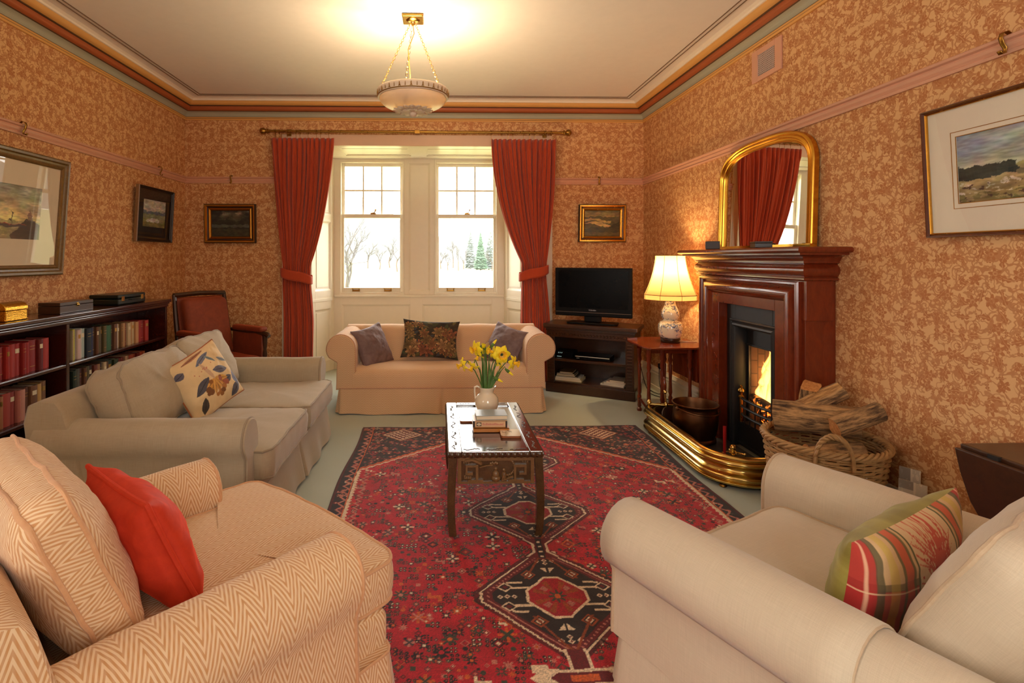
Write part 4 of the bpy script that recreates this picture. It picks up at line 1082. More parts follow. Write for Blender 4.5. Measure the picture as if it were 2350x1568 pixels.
def ember():
    m = NM('glowing_embers', 0.9); n = m.noise(m.obj(), 22.0, 4.0, 0.6); hot = n.step(0.50, 0.66)
    m.set('Base Color', m.mix(n, C(26, 20, 18), C(86, 76, 70))); m.set('Emission Color', C(255, 110, 30)); m.set('Emission Strength', hot*5.0); return m.mat
M_EMBER = ember()
mb = MB(); rr = random.Random(8)
for k in range(46):
    c_ = Vector((2.365+rr.random()*0.22, 3.635+rr.random()*0.19, 0.262+rr.random()*0.045)); q = MB(); q.sphere((0, 0, 0), 0.018+rr.random()*0.022, 8, 6); q.jitter(0.010, 30, k); q.xf(Matrix.Translation(c_)); mb.add(q.v, q.f)
tag(mb.build('embers', M_EMBER), 'bed of glowing embers and ash in the grate', 'fire', kind='stuff')
def barkmat(name, c1, c2, glow=0.0):
    m = NM(name, 0.9); o = m.obj(); a = m.noise(m.map(o, (1, 1, 0.16)), 55.0, 5.0, 0.7); b = m.noise(o, 8.0, 3.0)
    m.set('Base Color', m.mix(a.step(0.36, 0.64)*0.75+b.step(0.35, 0.65)*0.3, c1, c2)); m.bump(a, 1.0, 0.012)
    if glow: m.set('Emission Color', C(255, 130, 40)); m.set('Emission Strength', m.noise(o, 14.0, 3.0).step(0.5, 0.68)*glow)
    return m.mat
M_BARK = barkmat('bark', C(60, 40, 26), C(196, 152, 100)); M_SPLIT = barkmat('split_wood', C(120, 78, 40), C(216, 166, 102)); M_END = barkmat('end_grain', C(186, 116, 56), C(222, 158, 90))
M_BURN = barkmat('burning_log', C(24, 18, 14), C(90, 58, 34), 4.0)
def log(name, label, p0, p1, r, mats, split=0.0, seed=0, roll=0.0, group=None, sharp=False):
    p0, p1 = Vector(p0), Vector(p1); ax = (p1-p0); L = ax.length
    t = thing(name, label, 'log', p0, (0, 0, 0), group); q = ax.to_track_quat('Z', 'Y'); t.rotation_euler = (q.to_matrix() @ Matrix.Rotation(roll, 3, 'Z')).to_euler()
    n = 18; prof = []
    for k in range(n):
        a = 2*PI*k/n; x, y = r*math.cos(a), r*math.sin(a)
        if split: y = max(y, -r*(1-split)) if not sharp else y
        if sharp: s_ = r/max(abs(math.cos(a)), abs(math.sin(a)))*0.78; x, y = s_*math.cos(a), s_*math.sin(a)
        prof.append((x, y))
    rings = [[(x, y, L*i/10) for x, y in prof] for i in range(11)]
    mb = MB(); mb.grid(rings, cv=True, flip=True)
    for fi, f in enumerate(mb.f):
        if split and all(mb.v[k][1] < -r*(1-split)+1e-4 for k in f): mb.m[fi] = 1
        if sharp and (fi % n) in (0, 1, 2, 3, 14, 15, 16, 17, 7, 8): mb.m[fi] = 1
    mb.jitter(r*0.10, 12.0, seed); mb.build('bark', mats[:2], t, angle=60)
    for i, nm in ((0, 'cut_end'), (10, 'cut_end')):
        e = MB(); e.cap(rings[i], flip=(i == 0)); 
        if i: e.v = [(x, y, z+0.001) for x, y, z in e.v]
        else: e.v = [(x, y, z-0.001) for x, y, z in e.v]
        e.jitter(r*0.10, 12.0, seed); e.build(nm, mats[2], t, smooth=False)
    return t
log('burning_log', 'charred log lying along the front bar of the grate', (2.345, 3.57, 0.375), (2.37, 3.89, 0.395), 0.032, [M_BURN, M_BURN, M_BURN], 0, 3, group=None)
log('burning_log', 'glowing log at the back of the grate under the flames', (2.50, 3.61, 0.385), (2.47, 3.86, 0.395), 0.04, [M_BURN, M_BURN, M_BURN], 0, 5, group=None)
def flame_mat():
    mt = bpy.data.materials.new('flame'); mt.use_nodes = True; nt = mt.node_tree; nt.nodes.clear(); m = NM.__new__(NM); m.nt = nt; m.mat = mt
    o = nt.nodes.new('ShaderNodeOutputMaterial'); e = nt.nodes.new('ShaderNodeEmission'); tr = nt.nodes.new('ShaderNodeBsdfTransparent'); mx = nt.nodes.new('ShaderNodeMixShader')
    u, v, _ = m.xyz(m.uv()); n = m.noise(m.map(m.obj(), (1, 1, 0.35), (0, 0, 0.0)), 30.0, 4.0, 0.6, 0.6)
    lw = nt.nodes.new('ShaderNodeLayerWeight'); lw.inputs[0].default_value = 0.35; f = V(nt, lw.outputs['Facing'])
    heat = (1.0-f)*1.1+n*0.7-v*0.75
    nt.links.new(m.mix(heat.step(0.15, 1.15), C(255, 92, 8), C(255, 220, 120)), e.inputs[0]); e.inputs[1].default_value = 2.3
    nt.links.new(heat.step(0.12, 0.62).k, mx.inputs[0]); nt.links.new(tr.outputs[0], mx.inputs[1]); nt.links.new(e.outputs[0], mx.inputs[2]); nt.links.new(mx.outputs[0], o.inputs[0]); return mt
M_FLAME = flame_mat()
fl = thing('fire', 'tall bright flames rising from the burning logs', 'fire', (2.46, 3.78, 0.30))
for i, (x, y, z, h_, r_, sd) in enumerate(((2.42, 3.80, 0.33, 0.46, 0.062, 1), (2.41, 3.75, 0.33, 0.36, 0.055, 2), (2.47, 3.72, 0.33, 0.42, 0.06, 3), (2.41, 3.855, 0.35, 0.20, 0.035, 4), (2.44, 3.66, 0.33, 0.25, 0.045, 5), (2.40, 3.82, 0.35, 0.26, 0.045, 6), (2.43, 3.835, 0.42, 0.38, 0.032, 7))):
    mb = MB(); P = []
    for k in range(15):
        f = k/14; w = r_*(math.sin(PI*min(1, f*0.92+0.10))**0.8)*(1-f)**0.35*(1+0.25*math.sin(f*11+sd)); cx = x+0.03*f*math.sin(f*7+sd*2); cy = y+0.035*f*math.sin(f*6+sd)
        P.append([(cx+w*0.7*math.cos(2*PI*j/14), cy+w*math.sin(2*PI*j/14), z+h_*f) for j in range(14)])
    mb.grid(P, cv=True, flip=True); 
    for a in range(len(mb.uv)): mb.uv[a] = [(t[0], t[0]/h_) for t in mb.uv[a]]
    for a in range(len(mb.uv)): mb.uv[a] = [(0.0, min(1.0, (mb.v[k][2]-z)/h_)) for k in mb.f[a]]
    mb.jitter(0.010, 18.0, sd); part(mb, 'flame', M_FLAME, fl, angle=180)
lamp('fire_glow', (2.50, 3.75, 0.52), P_FIRE, (1.0, 0.45, 0.13), 0.09)

# ------------------------------------------------------------------ hearth, fender, scuttle, tools
HZ = 0.035
mb = MB(); mb.prism(rrect(1.80, 2.163, 3.255, 4.37, 0.17, 8, 0.5), 0.001, HZ, 'z'); mb.box(2.15, 2.243, 3.40, 4.06, 0.002, HZ-0.0005); tag(mb.build('hearth', M_HEARTH, smooth=False, bevel=0.004), 'dark slate hearth slab in front of the fireplace', 'hearth')
fe = thing('fender', 'polished brass fender curving around the hearth', 'fender', (1.75, 3.8, 0))
def fender_path(n=10):
    pts = [(2.15, 4.43)]; x, y0, y1 = 1.75, 4.43, 3.205
    r = 0.14
    for i in range(n+1): a = R(90+90*i/n); pts.append((x+r+r*math.cos(a), y0-r+r*math.sin(a)))
    for i in range(1, 12): pts.append((x, (y0-r)+((y1+0.24)-(y0-r))*i/12))
    r = 0.24
    for i in range(n+1): a = R(180+90*i/n); pts.append((x+r+r*math.cos(a), y1+r+r*math.sin(a)))
    pts.append((2.06, y1)); pts.append((2.145, y1)); return pts
def fsweep(prof, mb, closed=True):
    P = fender_path(); rings = []
    for i, (x, y) in enumerate(P):
        a = P[max(i-1, 0)]; b_ = P[min(i+1, len(P)-1)]; t = Vector((b_[0]-a[0], b_[1]-a[1])).normalized(); nr = Vector((t.y, -t.x))
        if i in (0, len(P)-1): nr = Vector((0, 1 if i == 0 else -1))
        rings.append([(x+nr.x*d, y+nr.y*d, z) for d, z in prof])
    mb.grid(rings, cv=closed)
    if closed: mb.cap(rings[0], flip=True); mb.cap(rings[-1], flip=False)
def sgnfix(prof): return [(-d, z) for d, z in prof]
fpro = [(0.040, 0.028), (0.047, 0.034), (0.047, 0.042), (0.039, 0.048), (0.029, 0.050), (0.029, 0.056), (0.035, 0.058), (0.044, 0.064), (0.046, 0.071), (0.044, 0.078), (0.035, 0.085), (0.023, 0.088)]
fpro += [(0.023-0.020*math.sin(PI*i/8), 0.09+0.052*i/8) for i in range(1, 8)]+[(0.028, 0.143), (0.036, 0.147), (0.045, 0.154), (0.047, 0.161), (0.044, 0.169), (0.034, 0.175), (0.022, 0.177), (0.022, 0.183), (0.031, 0.186), (0.034, 0.194), (0.026, 0.202), (0.008, 0.207), (-0.012, 0.203), (-0.018, 0.195), (-0.012, 0.188), (-0.006, 0.17), (-0.006, 0.03)]
mb = MB(); fsweep(fpro, mb); part(mb, 'fender_rail', M_BRASS, fe, angle=50)
mb = MB(); fsweep([(0.022, 0.016), (0.026, 0.028), (-0.03, 0.028), (-0.03, 0.016)], mb); part(mb, 'base', M_IRON, fe, angle=40)
for (x, y) in ((1.75, 4.28), (1.80, 3.275), (2.10, 3.205), (2.10, 4.43)):
    mb = MB(); mb.lathe([(0.02, 0.0), (0.024, 0.006), (0.018, 0.016)], (x, y, 0.0), 10); part(mb, 'foot', M_BRASS_D, fe)
M_COPPER = metal('old_copper', C(104, 70, 46), 0.4, 0.3)
sc = thing('coal_scuttle', 'old copper coal scuttle with a swing handle on the hearth', 'coal scuttle', (1.995, 4.03, HZ+0.002))
mb = MB(); sec = [(0.001, 0.012), (0.128, 0.012), (0.145, 0.0), (0.152, 0.004), (0.150, 0.020), (0.138, 0.028), (0.142, 0.04), (0.158, 0.10), (0.164, 0.16), (0.160, 0.22), (0.154, 0.245), (0.158, 0.262), (0.168, 0.272), (0.172, 0.278), (0.170, 0.284), (0.162, 0.284), (0.150, 0.245), (0.150, 0.10), (0.12, 0.05), (0.001, 0.05)]
mb.lathe(sec, (0, 0, 0), 40, caps=False); mb.jitter(0.002, 12, 1); mb.build('body', M_COPPER, sc, angle=60)
mb = MB(); pts = [(0.176*math.cos(a), -0.176*math.sin(a)*0.98, 0.262-0.035*math.sin(a)) for a in [PI*i/24 for i in range(25)]]; mb.tube([Matrix.Rotation(R(18), 3, 'Z') @ Vector(p) for p in pts], 0.006, 8)
mb.build('handle', M_COPPER, sc)
for a in (18, 198):
    mb = MB(); c_ = (0.172*math.cos(R(a)), 0.172*math.sin(R(a)), 0.255); mb.sphere(c_, 0.016, 10, 8); mb.build('handle_lug', M_COPPER, sc)
M_STEEL = metal('dull_steel', C(120, 104, 92), 0.4, 0.2)
sh = thing('coal_shovel', 'small hearth shovel propped upright behind the brass fender', 'shovel', (1.885, 4.26, HZ), (R(-6), 0, R(25)))
mb = MB(); ol = [(-0.052, 0.02), (0.052, 0.02), (0.056, 0.10), (0.050, 0.15), (0.03, 0.175), (0, 0.183), (-0.03, 0.175), (-0.05, 0.15), (-0.056, 0.10)]
mb.grid([[(x*k, -0.012*(1-k*k)-0.003, 0.09+(z-0.09)*k) for x, z in ol] for k in (0.05, 0.4, 0.7, 0.9, 1.0)], cv=True); mb.tube([(x, 0, z) for x, z in ol], 0.005, 6, closed=True)
mb.build('blade', M_STEEL, sh)
mb = MB(); mb.cyl((0, 0, 0.17), (0, 0, 0.30), 0.006, seg=8); mb.lathe([(0.006, 0.19), (0.016, 0.197), (0.016, 0.21), (0.008, 0.22)], (0, 0, 0), 12); mb.lathe([(0.006, 0.29), (0.015, 0.30), (0.015, 0.31), (0.009, 0.318)], (0, 0, 0), 12); mb.build('shaft', M_BRASS, sh)
mb = MB(); mb.lathe([(0.009, 0.318), (0.014, 0.34), (0.016, 0.37), (0.011, 0.40), (0.009, 0.405), (0.012, 0.415), (0.006, 0.43), (0.0, 0.432)], (0, 0, 0), 14); mb.build('handle', M_MAHOG, sh)
tg = thing('fire_tongs', 'brass fire tongs lying across the fender rail near the shovel', 'fire tongs', (1.775, 4.375, 0.207), (0, 0, R(-15)))
mb = MB(); mb.tube([(0, 0, 0.008), (0.06, -0.004, 0.008), (0.13, -0.01, 0.008)], 0.006, 8); mb.build('arm', M_BRASS, tg)
mb = MB(); mb.tube([(0, 0.02, 0.008), (0.06, 0.024, 0.008), (0.13, 0.03, 0.008)], 0.006, 8); mb.build('arm', M_BRASS, tg)
mb = MB(); mb.sphere((0, 0.01, 0.018), 0.02, 12, 8); mb.lathe([(0.012, 0.03), (0.014, 0.036), (0.006, 0.044)], (0, 0.01, 0), 12); mb.build('knob', M_BRASS, tg)
st = thing('companion_stand', 'small brass ring stand with ball knob inside the fender corner', 'fire tool stand', (1.975, 3.47, HZ+0.001))
mb = MB(); mb.lathe([(0.0, 0.0), (0.055, 0.0), (0.055, 0.006), (0.02, 0.014), (0.008, 0.02), (0.008, 0.085), (0.012, 0.09), (0.022, 0.10), (0.022, 0.112), (0.010, 0.12), (0.018, 0.128), (0.022, 0.14), (0.016, 0.153), (0.0, 0.158)], (0, 0, 0), 20); mb.build('stem', M_BRASS, st)
mb = MB(); mb.tube([(0.075*math.cos(2*PI*k/32), 0.06*math.sin(2*PI*k/32), 0.088) for k in range(32)], 0.0035, 8, closed=True); mb.cyl((-0.075, 0, 0.088), (0.075, 0, 0.088), 0.003, seg=6); mb.build('ring', M_BRASS, st)
for a in (190, 330, 80):
    mb = MB(); mb.sphere((0.075*math.cos(R(a)), 0.06*math.sin(R(a)), 0.10), 0.009, 10, 8); mb.build('ball', M_BRASS, st)
M_REDL = flat('red_lacquer', C(150, 20, 22), 0.3)
mb = MB(); mb.tube([(0, 0, 0), (0, 0, 0.27)], [0.0085, 0.0105], 12); o = mb.build('poker', M_REDL); o.location = (1.935, 3.50, HZ+0.002); tag(o, 'thin red hearth stick standing in the brass ring stand', 'poker')

# ------------------------------------------------------------------ log basket
def wickermat():
    m = NM('wicker', 0.6); o = m.obj(); a = m.noise(o, 30.0, 4.0); b = m.noise(o, 5.0, 2.0)
    m.set('Base Color', m.mix(a*0.6+b*0.6-0.1, C(116, 80, 42), C(206, 164, 106))); m.bump(a, 0.3, 0.002); return m.mat
M_WICK = wickermat()
BC = Vector((2.085, 2.79, 0)); BH = 0.48
lb = thing('log_basket', 'tall brown wicker basket full of split logs beside the fireplace', 'basket', BC)
def brad(z): return 0.205+0.075*(z/BH)**0.8
mb = MB(); ns = 30; 
for row in range(30):
    z = 0.015+row*(BH-0.05)/29
    pts = []
    for k in range(ns*4):
        a = 2*PI*k/(ns*4); off = 0.006*math.cos(ns/2*a+(PI if row % 2 else 0)); r_ = brad(z)+off; pts.append((r_*math.cos(a), r_*math.sin(a), z+0.002*math.sin(a*5+row)))
    mb.tube(pts, 0.0085, 6, closed=True, flat=0.8)
mb.build('woven_side', M_WICK, lb)
mb = MB()
for k in range(ns//2*2):
    a = 2*PI*(k+0.5)/ns; mb.tube([(brad(z)*math.cos(a), brad(z)*math.sin(a), z) for z in (0.0, 0.15, 0.3, BH-0.02)], 0.006, 6)
mb.lathe([(0.0, 0.006), (0.2, 0.006), (0.2, 0.018), (0.0, 0.018)], (0, 0, 0), 24, caps=False); mb.build('stakes', M_WICK, lb)
mb = MB()
for s_ in range(4):
    pts = []
    for k in range(120):
        a = 2*PI*k/120; ph = a*12+s_*PI/2; r_ = brad(BH)+0.013*math.cos(ph); pts.append((r_*math.cos(a), r_*math.sin(a), BH-0.012+0.013*math.sin(ph)))
    mb.tube(pts, 0.0085, 6, closed=True)
mb.build('rim', M_WICK, lb)
for a0 in (-118, 62):
    mb = MB()
    for s_ in range(3):
        pts = []
        for k in range(41):
            f = k/40; t = PI*f; c_ = Vector((brad(BH)+0.012, 0.075*math.cos(t)*1.05, BH-0.07+0.155*math.sin(t)**0.8)); ph = f*26+s_*2*PI/3
            pts.append(Matrix.Rotation(R(a0), 3, 'Z') @ (c_+Vector((0.009*math.cos(ph), 0.0, 0.009*math.sin(ph)))))
        mb.tube(pts, 0.008, 6)
    mb.build('handle', M_WICK, lb)
LG = 'split logs in the wicker basket'
WM = [M_BARK, M_SPLIT, M_END]
log('log', 'big split log lying across the top of the basket', (1.93, 2.97, 0.545), (2.25, 2.74, 0.565), 0.085, WM, 0.35, 2, roll=1.9, group=LG)
log('log', 'short split log at the wall end of the basket', (2.06, 2.68, 0.47), (2.29, 2.66, 0.56), 0.052, WM, 0.4, 7, roll=2.0, group=LG)
log('log', 'short squared log with its orange cut end facing up, behind the big log', (2.165, 3.015, 0.525), (2.125, 2.94, 0.715), 0.06, [M_SPLIT, M_BARK, M_END], 0, 4, roll=1.25, group=LG, sharp=True)
log('log', 'dark log behind the big one, touching the chimneypiece', (2.00, 2.93, 0.47), (2.25, 2.86, 0.62), 0.05, WM, 0.3, 9, roll=3.5, group=LG)
log('log', 'buried log low in the basket under its front handle', (1.95, 2.72, 0.40), (2.22, 2.70, 0.42), 0.06, WM, 0.3, 12, roll=1.0, group=LG)
log('log', 'dark log deep inside the basket below the others', (1.95, 2.88, 0.28), (2.25, 2.82, 0.30), 0.075, [M_BARK, M_BARK, M_END], 0.3, 14, group=LG)
# folded newspapers between basket and wall
def newsmat():
    m = NM('newsprint', 0.85); u, v, _ = m.xyz(m.uv()); n = m.noise(m.map(m.obj(), (3, 3, 1)), 20.0, 2.0)
    ln = (v*150.0).fract().gt(0.55)*(u*16.0).fract().gt(0.12)*n.gt(0.42)
    ph = (u*5.0).fract().gt(0.35)*((v*5.0).fract().gt(0.6))
    m.set('Base Color', m.mix(ln*0.45, m.mix(ph*0.7, C(226, 212, 188), C(120, 110, 104)), C(80, 74, 70))); return m.mat
M_NEWS = newsmat()
for k, (x, y, w_, h_, ln_, lab) in enumerate(((2.285, 2.47, 0.115, 0.36, 8, 'folded newspaper standing between the log basket and the wall'), (2.33, 2.535, 0.09, 0.40, 5, 'taller folded newspaper behind the front one by the basket'))):
    t = thing('newspaper', lab, 'newspaper', (x, y, 0.002), (R(-2), 0, R(-58)), 'newspapers by the log basket')
    for j in range(4):
        mb = MB(); prof = [(-w_/2, 0.006*j), (w_/2-0.012-0.003*j, 0.006*j)]+[(w_/2-0.012-0.003*j+0.006*math.sin(PI*i/6), 0.006*j+0.0025-0.0025*math.cos(PI*i/6)) for i in range(1, 7)]+[(-w_/2, 0.006*j+0.005)]
        mb.prism([(p[0], p[1]) for p in prof], 0, h_-0.012*j, 'z'); mb.build('folded_sheet', M_NEWS, t, smooth=False)

# ------------------------------------------------------------------ drop-leaf table at the right wall
dl = thing('drop_leaf_table', 'dark oak drop-leaf table against the wall with one leaf hanging', 'table', (2.24, 1.80, 0))
mb = MB(); mb.box(2.095, 2.385, 1.45, 2.055, 0.682, 0.705); part(mb, 'tabletop', M_DARKOAK, dl, smooth=False, bevel=0.007, seg=3)
mb = MB(); pl = [(1.46, 0.69), (2.052, 0.69), (2.03, 0.60), (1.99, 0.50), (1.93, 0.42), (1.85, 0.37), (1.75, 0.35), (1.65, 0.37), (1.55, 0.44), (1.48, 0.56)]
mb.prism(pl, 2.068, 2.09, 'x'); part(mb, 'leaf', M_DARKOAK, dl, smooth=False, bevel=0.005)
mb = MB(); mb.box(2.14, 2.36, 1.52, 1.98, 0.60, 0.681); part(mb, 'apron', M_DARKOAK, dl, smooth=False)
for x in (2.155, 2.345):
    for y in (1.535, 1.965):
        mb = MB(); mb.lathe([(0.022, 0.0), (0.026, 0.02), (0.018, 0.05), (0.022, 0.10), (0.024, 0.30), (0.017, 0.40), (0.026, 0.43), (0.018, 0.46), (0.024, 0.5), (0.024, 0.605)], (x, y, 0), 14); part(mb, 'leg', M_DARKOAK, dl)
for y in (1.60, 1.92):
    mb = MB(); mb.box(2.085, 2.10, y-0.02, y+0.02, 0.69, 0.7055); part(mb, 'hinge', M_IRON, dl, smooth=False)
# ------------------------------------------------------------------ lamp table in the corner
gt = thing('side_table', 'small dark gateleg table under the lit lamp', 'side table', (2.05, 4.75, 0))
mb = MB(); mb.prism([(1.80, 4.97), (1.765, 4.86), (1.765, 4.50), (1.80, 4.41), (2.20, 4.425), (2.35, 4.52), (2.35, 4.96), (2.26, 5.04), (1.98, 5.06)], 0.662, 0.68, 'z'); part(mb, 'tabletop', M_MAHOG, gt, smooth=False, bevel=0.006, seg=3)
def turned(x, y, h, r=0.016): return [(r*1.3, 0), (r*1.5, 0.02), (r*0.8, 0.035), (r*1.2, 0.05), (r, 0.09), (r*1.2, 0.14), (r*0.75, 0.16), (r*1.15, 0.19), (r*0.85, 0.3), (r*1.1, h-0.22), (r*0.75, h-0.2), (r*1.3, h-0.17), (r*0.9, h-0.13), (r*1.3, h-0.10), (r*1.3, h)]
for x, y in ((1.83, 4.525), (1.98, 4.60), (2.13, 4.90), (2.17, 4.86), (2.22, 4.58), (1.90, 4.92)):
    mb = MB(); mb.lathe(turned(x, y, 0.66), (x, y, 0), 12); part(mb, 'leg', M_MAHOG, gt)
mb = MB(); mb.box(2.245, 2.262, 4.50, 4.98, 0.36, 0.66); part(mb, 'leaf', M_MAHOG, gt, smooth=False, bevel=0.003)
mb = MB(); mb.box(1.86, 2.24, 4.60, 4.62, 0.60, 0.661); mb.box(1.86, 2.24, 4.86, 4.88, 0.60, 0.661); mb.cyl((1.83, 4.525, 0.12), (1.90, 4.92, 0.12), 0.012, seg=8); mb.cyl((2.22, 4.58, 0.12), (2.17, 4.86, 0.12), 0.012, seg=8); part(mb, 'rail', M_MAHOG, gt)

# ------------------------------------------------------------------ table lamp
LX, LY, LZ = 2.125, 4.76, 0.681
tl = thing('table_lamp', 'lit table lamp with yellow bell shade and blue and white gourd base', 'table lamp', (LX, LY, LZ))
def china():
    m = NM('blue_white_china', 0.15, Coat_Weight=0.6)
    o = m.obj(); a = m.noise(o, 26.0, 3.0, 0.6, 1.0); b = m.noise(m.map(o, (1, 1, 1), (4, 2, 1)), 55.0, 2.0, 0.6, 1.5); c = m.noise(m.map(o, (1, 1, 1), (1, 7, 3)), 9.0, 1.0)
    k1 = a.step(0.55, 0.59)*c.step(0.38, 0.46); k2 = b.step(0.55, 0.59)*c.step(0.40, 0.46)
    m.set('Base Color', m.mix(k2, m.mix(k1*0.8, C(236, 226, 196), C(84, 112, 158)), C(34, 44, 84))); return m.mat
mb = MB(); mb.lathe([(0.0, 0.036), (0.082, 0.036), (0.092, 0.05), (0.104, 0.09), (0.108, 0.128), (0.102, 0.16), (0.086, 0.184), (0.062, 0.196), (0.060, 0.202), (0.070, 0.212), (0.079, 0.236), (0.080, 0.256), (0.074, 0.284), (0.060, 0.312), (0.050, 0.335), (0.0455, 0.36), (0.045, 0.39), (0.047, 0.396), (0.0, 0.398)], (0, 0, 0), 40, caps=False)
mb.build('lamp_base', china(), tl, angle=60)
mb = MB(); mb.lathe([(0.0, 0.0), (0.080, 0.0), (0.086, 0.006), (0.078, 0.014), (0.088, 0.022), (0.088, 0.032), (0.080, 0.037), (0.0, 0.037)], (0, 0, 0), 32, caps=False); mb.build('stand', M_DARKOAK, tl)
def shademat():
    mt = bpy.data.materials.new('silk_shade'); mt.use_nodes = True; nt = mt.node_tree; nt.nodes.clear(); m = NM.__new__(NM); m.nt = nt; m.mat = mt
    o = nt.nodes.new('ShaderNodeOutputMaterial'); d = nt.nodes.new('ShaderNodeBsdfDiffuse'); t = nt.nodes.new('ShaderNodeBsdfTranslucent'); x = nt.nodes.new('ShaderNodeMixShader')
    n = m.noise(m.obj(), 180.0, 2.0); c = m.mix(n*0.4, C(212, 176, 120), C(204, 160, 100))
    nt.links.new(c, d.inputs[0]); nt.links.new(c, t.inputs[0]); x.inputs[0].default_value = 0.6
    nt.links.new(d.outputs[0], x.inputs[1]); nt.links.new(t.outputs[0], x.inputs[2]); nt.links.new(x.outputs[0], o.inputs[0]); return mt
M_SHADE = shademat()
sp_ = []
for i in range(15):
    f = i/14; sp_.append((0.132+0.098*(f**2.0)*0.75+0.098*0.25*f, 0.79-0.355*f))
sp_ += [(0.232, 0.432), (0.233, 0.388)]
mb = MB(); P = []
for r_, z in sp_:
    P.append([((r_*(1-0.035*abs(math.sin(4*a)))*math.cos(a)), (r_*(1-0.035*abs(math.sin(4*a)))*math.sin(a)), z) for a in [2*PI*k/96 for k in range(96)]])
mb.grid(P, cv=True); sh_ = mb.build('lamp_shade', M_SHADE, tl, angle=180)
M_TRIM = fabric('shade_braid', C(150, 104, 36), C(186, 138, 60))
mb = MB()
for k in range(8):
    a = PI/4*k; mb.tube([((r_+0.001)*math.cos(a), (r_+0.001)*math.sin(a), z) for r_, z in sp_], 0.0022, 5)
for idx in (0, 15, 16):
    r_, z = sp_[idx]; mb.tube([((r_*(1-0.035*abs(math.sin(4*a)))+0.001)*math.cos(a), (r_*(1-0.035*abs(math.sin(4*a)))+0.001)*math.sin(a), z) for a in [2*PI*k/64 for k in range(64)]], 0.0032 if idx < 16 else 0.002, 5, closed=True)
mb.build('braid', M_TRIM, sh_)
mb = MB(); mb.cyl((0, 0, 0.39), (0, 0, 0.50), 0.012, seg=10); mb.cyl((0, 0, 0.79), (0.13, 0, 0.788), 0.002, seg=5); mb.cyl((0, 0, 0.79), (-0.13, 0, 0.788), 0.002, seg=5); mb.cyl((0, 0, 0.79), (0, 0.13, 0.788), 0.002, seg=5); mb.cyl((0, 0, 0.79), (0, -0.13, 0.788), 0.002, seg=5); mb.cyl((0, 0, 0.65), (0, 0, 0.79), 0.003, seg=5); mb.build('fitting', M_BRASS, tl)
mt = NM('bulb_glass', 0.3, Emission_Color=C(255, 206, 130), Emission_Strength=6.0).mat
mb = MB(); mb.sphere((0, 0, 0.58), 0.03, 14, 10); mb.build('bulb', mt, tl)
mb = MB(); mb.tube([(0.085, 0, 0.006), (0.13, -0.03, 0.004), (0.19, -0.05, 0.004), (0.222, -0.05, 0.004)], 0.003, 6); mb.build('flex', flat('white_flex', C(220, 206, 180), 0.5), tl)
lamp('table_lamp_light', (LX, LY, LZ+0.66), P_TABLE, (1.0, 0.70, 0.34), 0.04)

# ------------------------------------------------------------------ television and its stand
TS = Vector((1.668, 5.618, 0)); TR = R(-29.8)
ts = thing('tv_stand', 'carved dark oak television stand set across the corner', 'tv stand', TS, TR)
w2, d2 = 0.455, 0.20
mb = MB(); mb.box(-w2-0.012, w2+0.012, -d2-0.012, d2, 0.0, 0.10); mb.build('plinth', M_DARKOAK, ts, smooth=False, bevel=0.006)
mb = MB(); mb.box(-w2-0.012, w2+0.012, -d2-0.012, d2, 0.665, 0.690); mb.box(-w2-0.035, w2+0.035, -d2-0.035, d2, 0.700, 0.74); mb.box(-w2-0.024, w2+0.024, -d2-0.024, d2, 0.688, 0.702); mb.build('top', M_DARKOAK, ts, smooth=False, bevel=0.009, seg=3)
for s_ in (-1, 1):
    mb = MB(); mb.box(min(s_*w2, s_*(w2-0.03)), max(s_*w2, s_*(w2-0.03)), -d2, d2, 0.1, 0.666); mb.build('side_panel', M_DARKOAK, ts, smooth=False)
    mb = MB(); x0 = s_*(w2-0.085); mb.box(min(x0, s_*w2), max(x0, s_*w2), -d2-0.006, -d2+0.02, 0.1, 0.60)
    for k in range(14): mb.box(s_*(w2-0.045)-0.025, s_*(w2-0.045)+0.025, -d2-0.012, -d2, 0.135+k*0.032, 0.150+k*0.032)
    mb.build('stile', M_DARKOAK, ts, smooth=False, bevel=0.004)
mb = MB(); mb.box(-w2, w2, -d2-0.006, -d2+0.02, 0.60, 0.666)
for k in range(26): mb.cyl((-w2+0.03+k*0.034, -d2-0.006, 0.632), (-w2+0.03+k*0.034, -d2-0.014, 0.632), 0.013, 0.008, 10)
mb.build('frieze', M_DARKOAK, ts, bevel=0.0)
mb = MB(); mb.box(-w2+0.03, w2-0.03, d2-0.012, d2, 0.1, 0.666); mb.build('back_panel', M_DARKOAK, ts, smooth=False)
mb = MB(); mb.box(-w2+0.031, w2-0.031, -d2+0.022, d2-0.013, 0.335, 0.36); mb.build('shelf', M_DARKOAK, ts, smooth=False, bevel=0.003)
mb = MB(); mb.box(-w2+0.031, w2-0.031, -d2+0.022, d2-0.013, 0.1, 0.115); mb.build('bottom_shelf', M_DARKOAK, ts, smooth=False)
tv = thing('television', 'black flat television standing on the carved corner stand', 'television', (TS.x, TS.y, 0.742), TR)
mb = MB(); mb.box(-0.41, 0.41, -0.05, -0.015, 0.075, 0.60); mb.build('casing', M_BLACK, tv, smooth=False, bevel=0.008, seg=3)
mscr = NM('tv_screen', 0.06, Base_Color=C(5, 5, 6)); sn = mscr.noise(mscr.obj(), 4.0); mscr.set('Roughness', sn*0.05+0.25); mscr.set('Specular IOR Level', 0.08)
mb = MB(); mb.box(-0.372, 0.372, -0.0525, -0.045, 0.165, 0.575); mb.build('screen', mscr.mat, tv, smooth=False)
mb = MB(); mb.box(-0.40, 0.40, -0.0535, -0.048, 0.116, 0.121); mb.build('silver_strip', M_STEEL, tv, smooth=False)
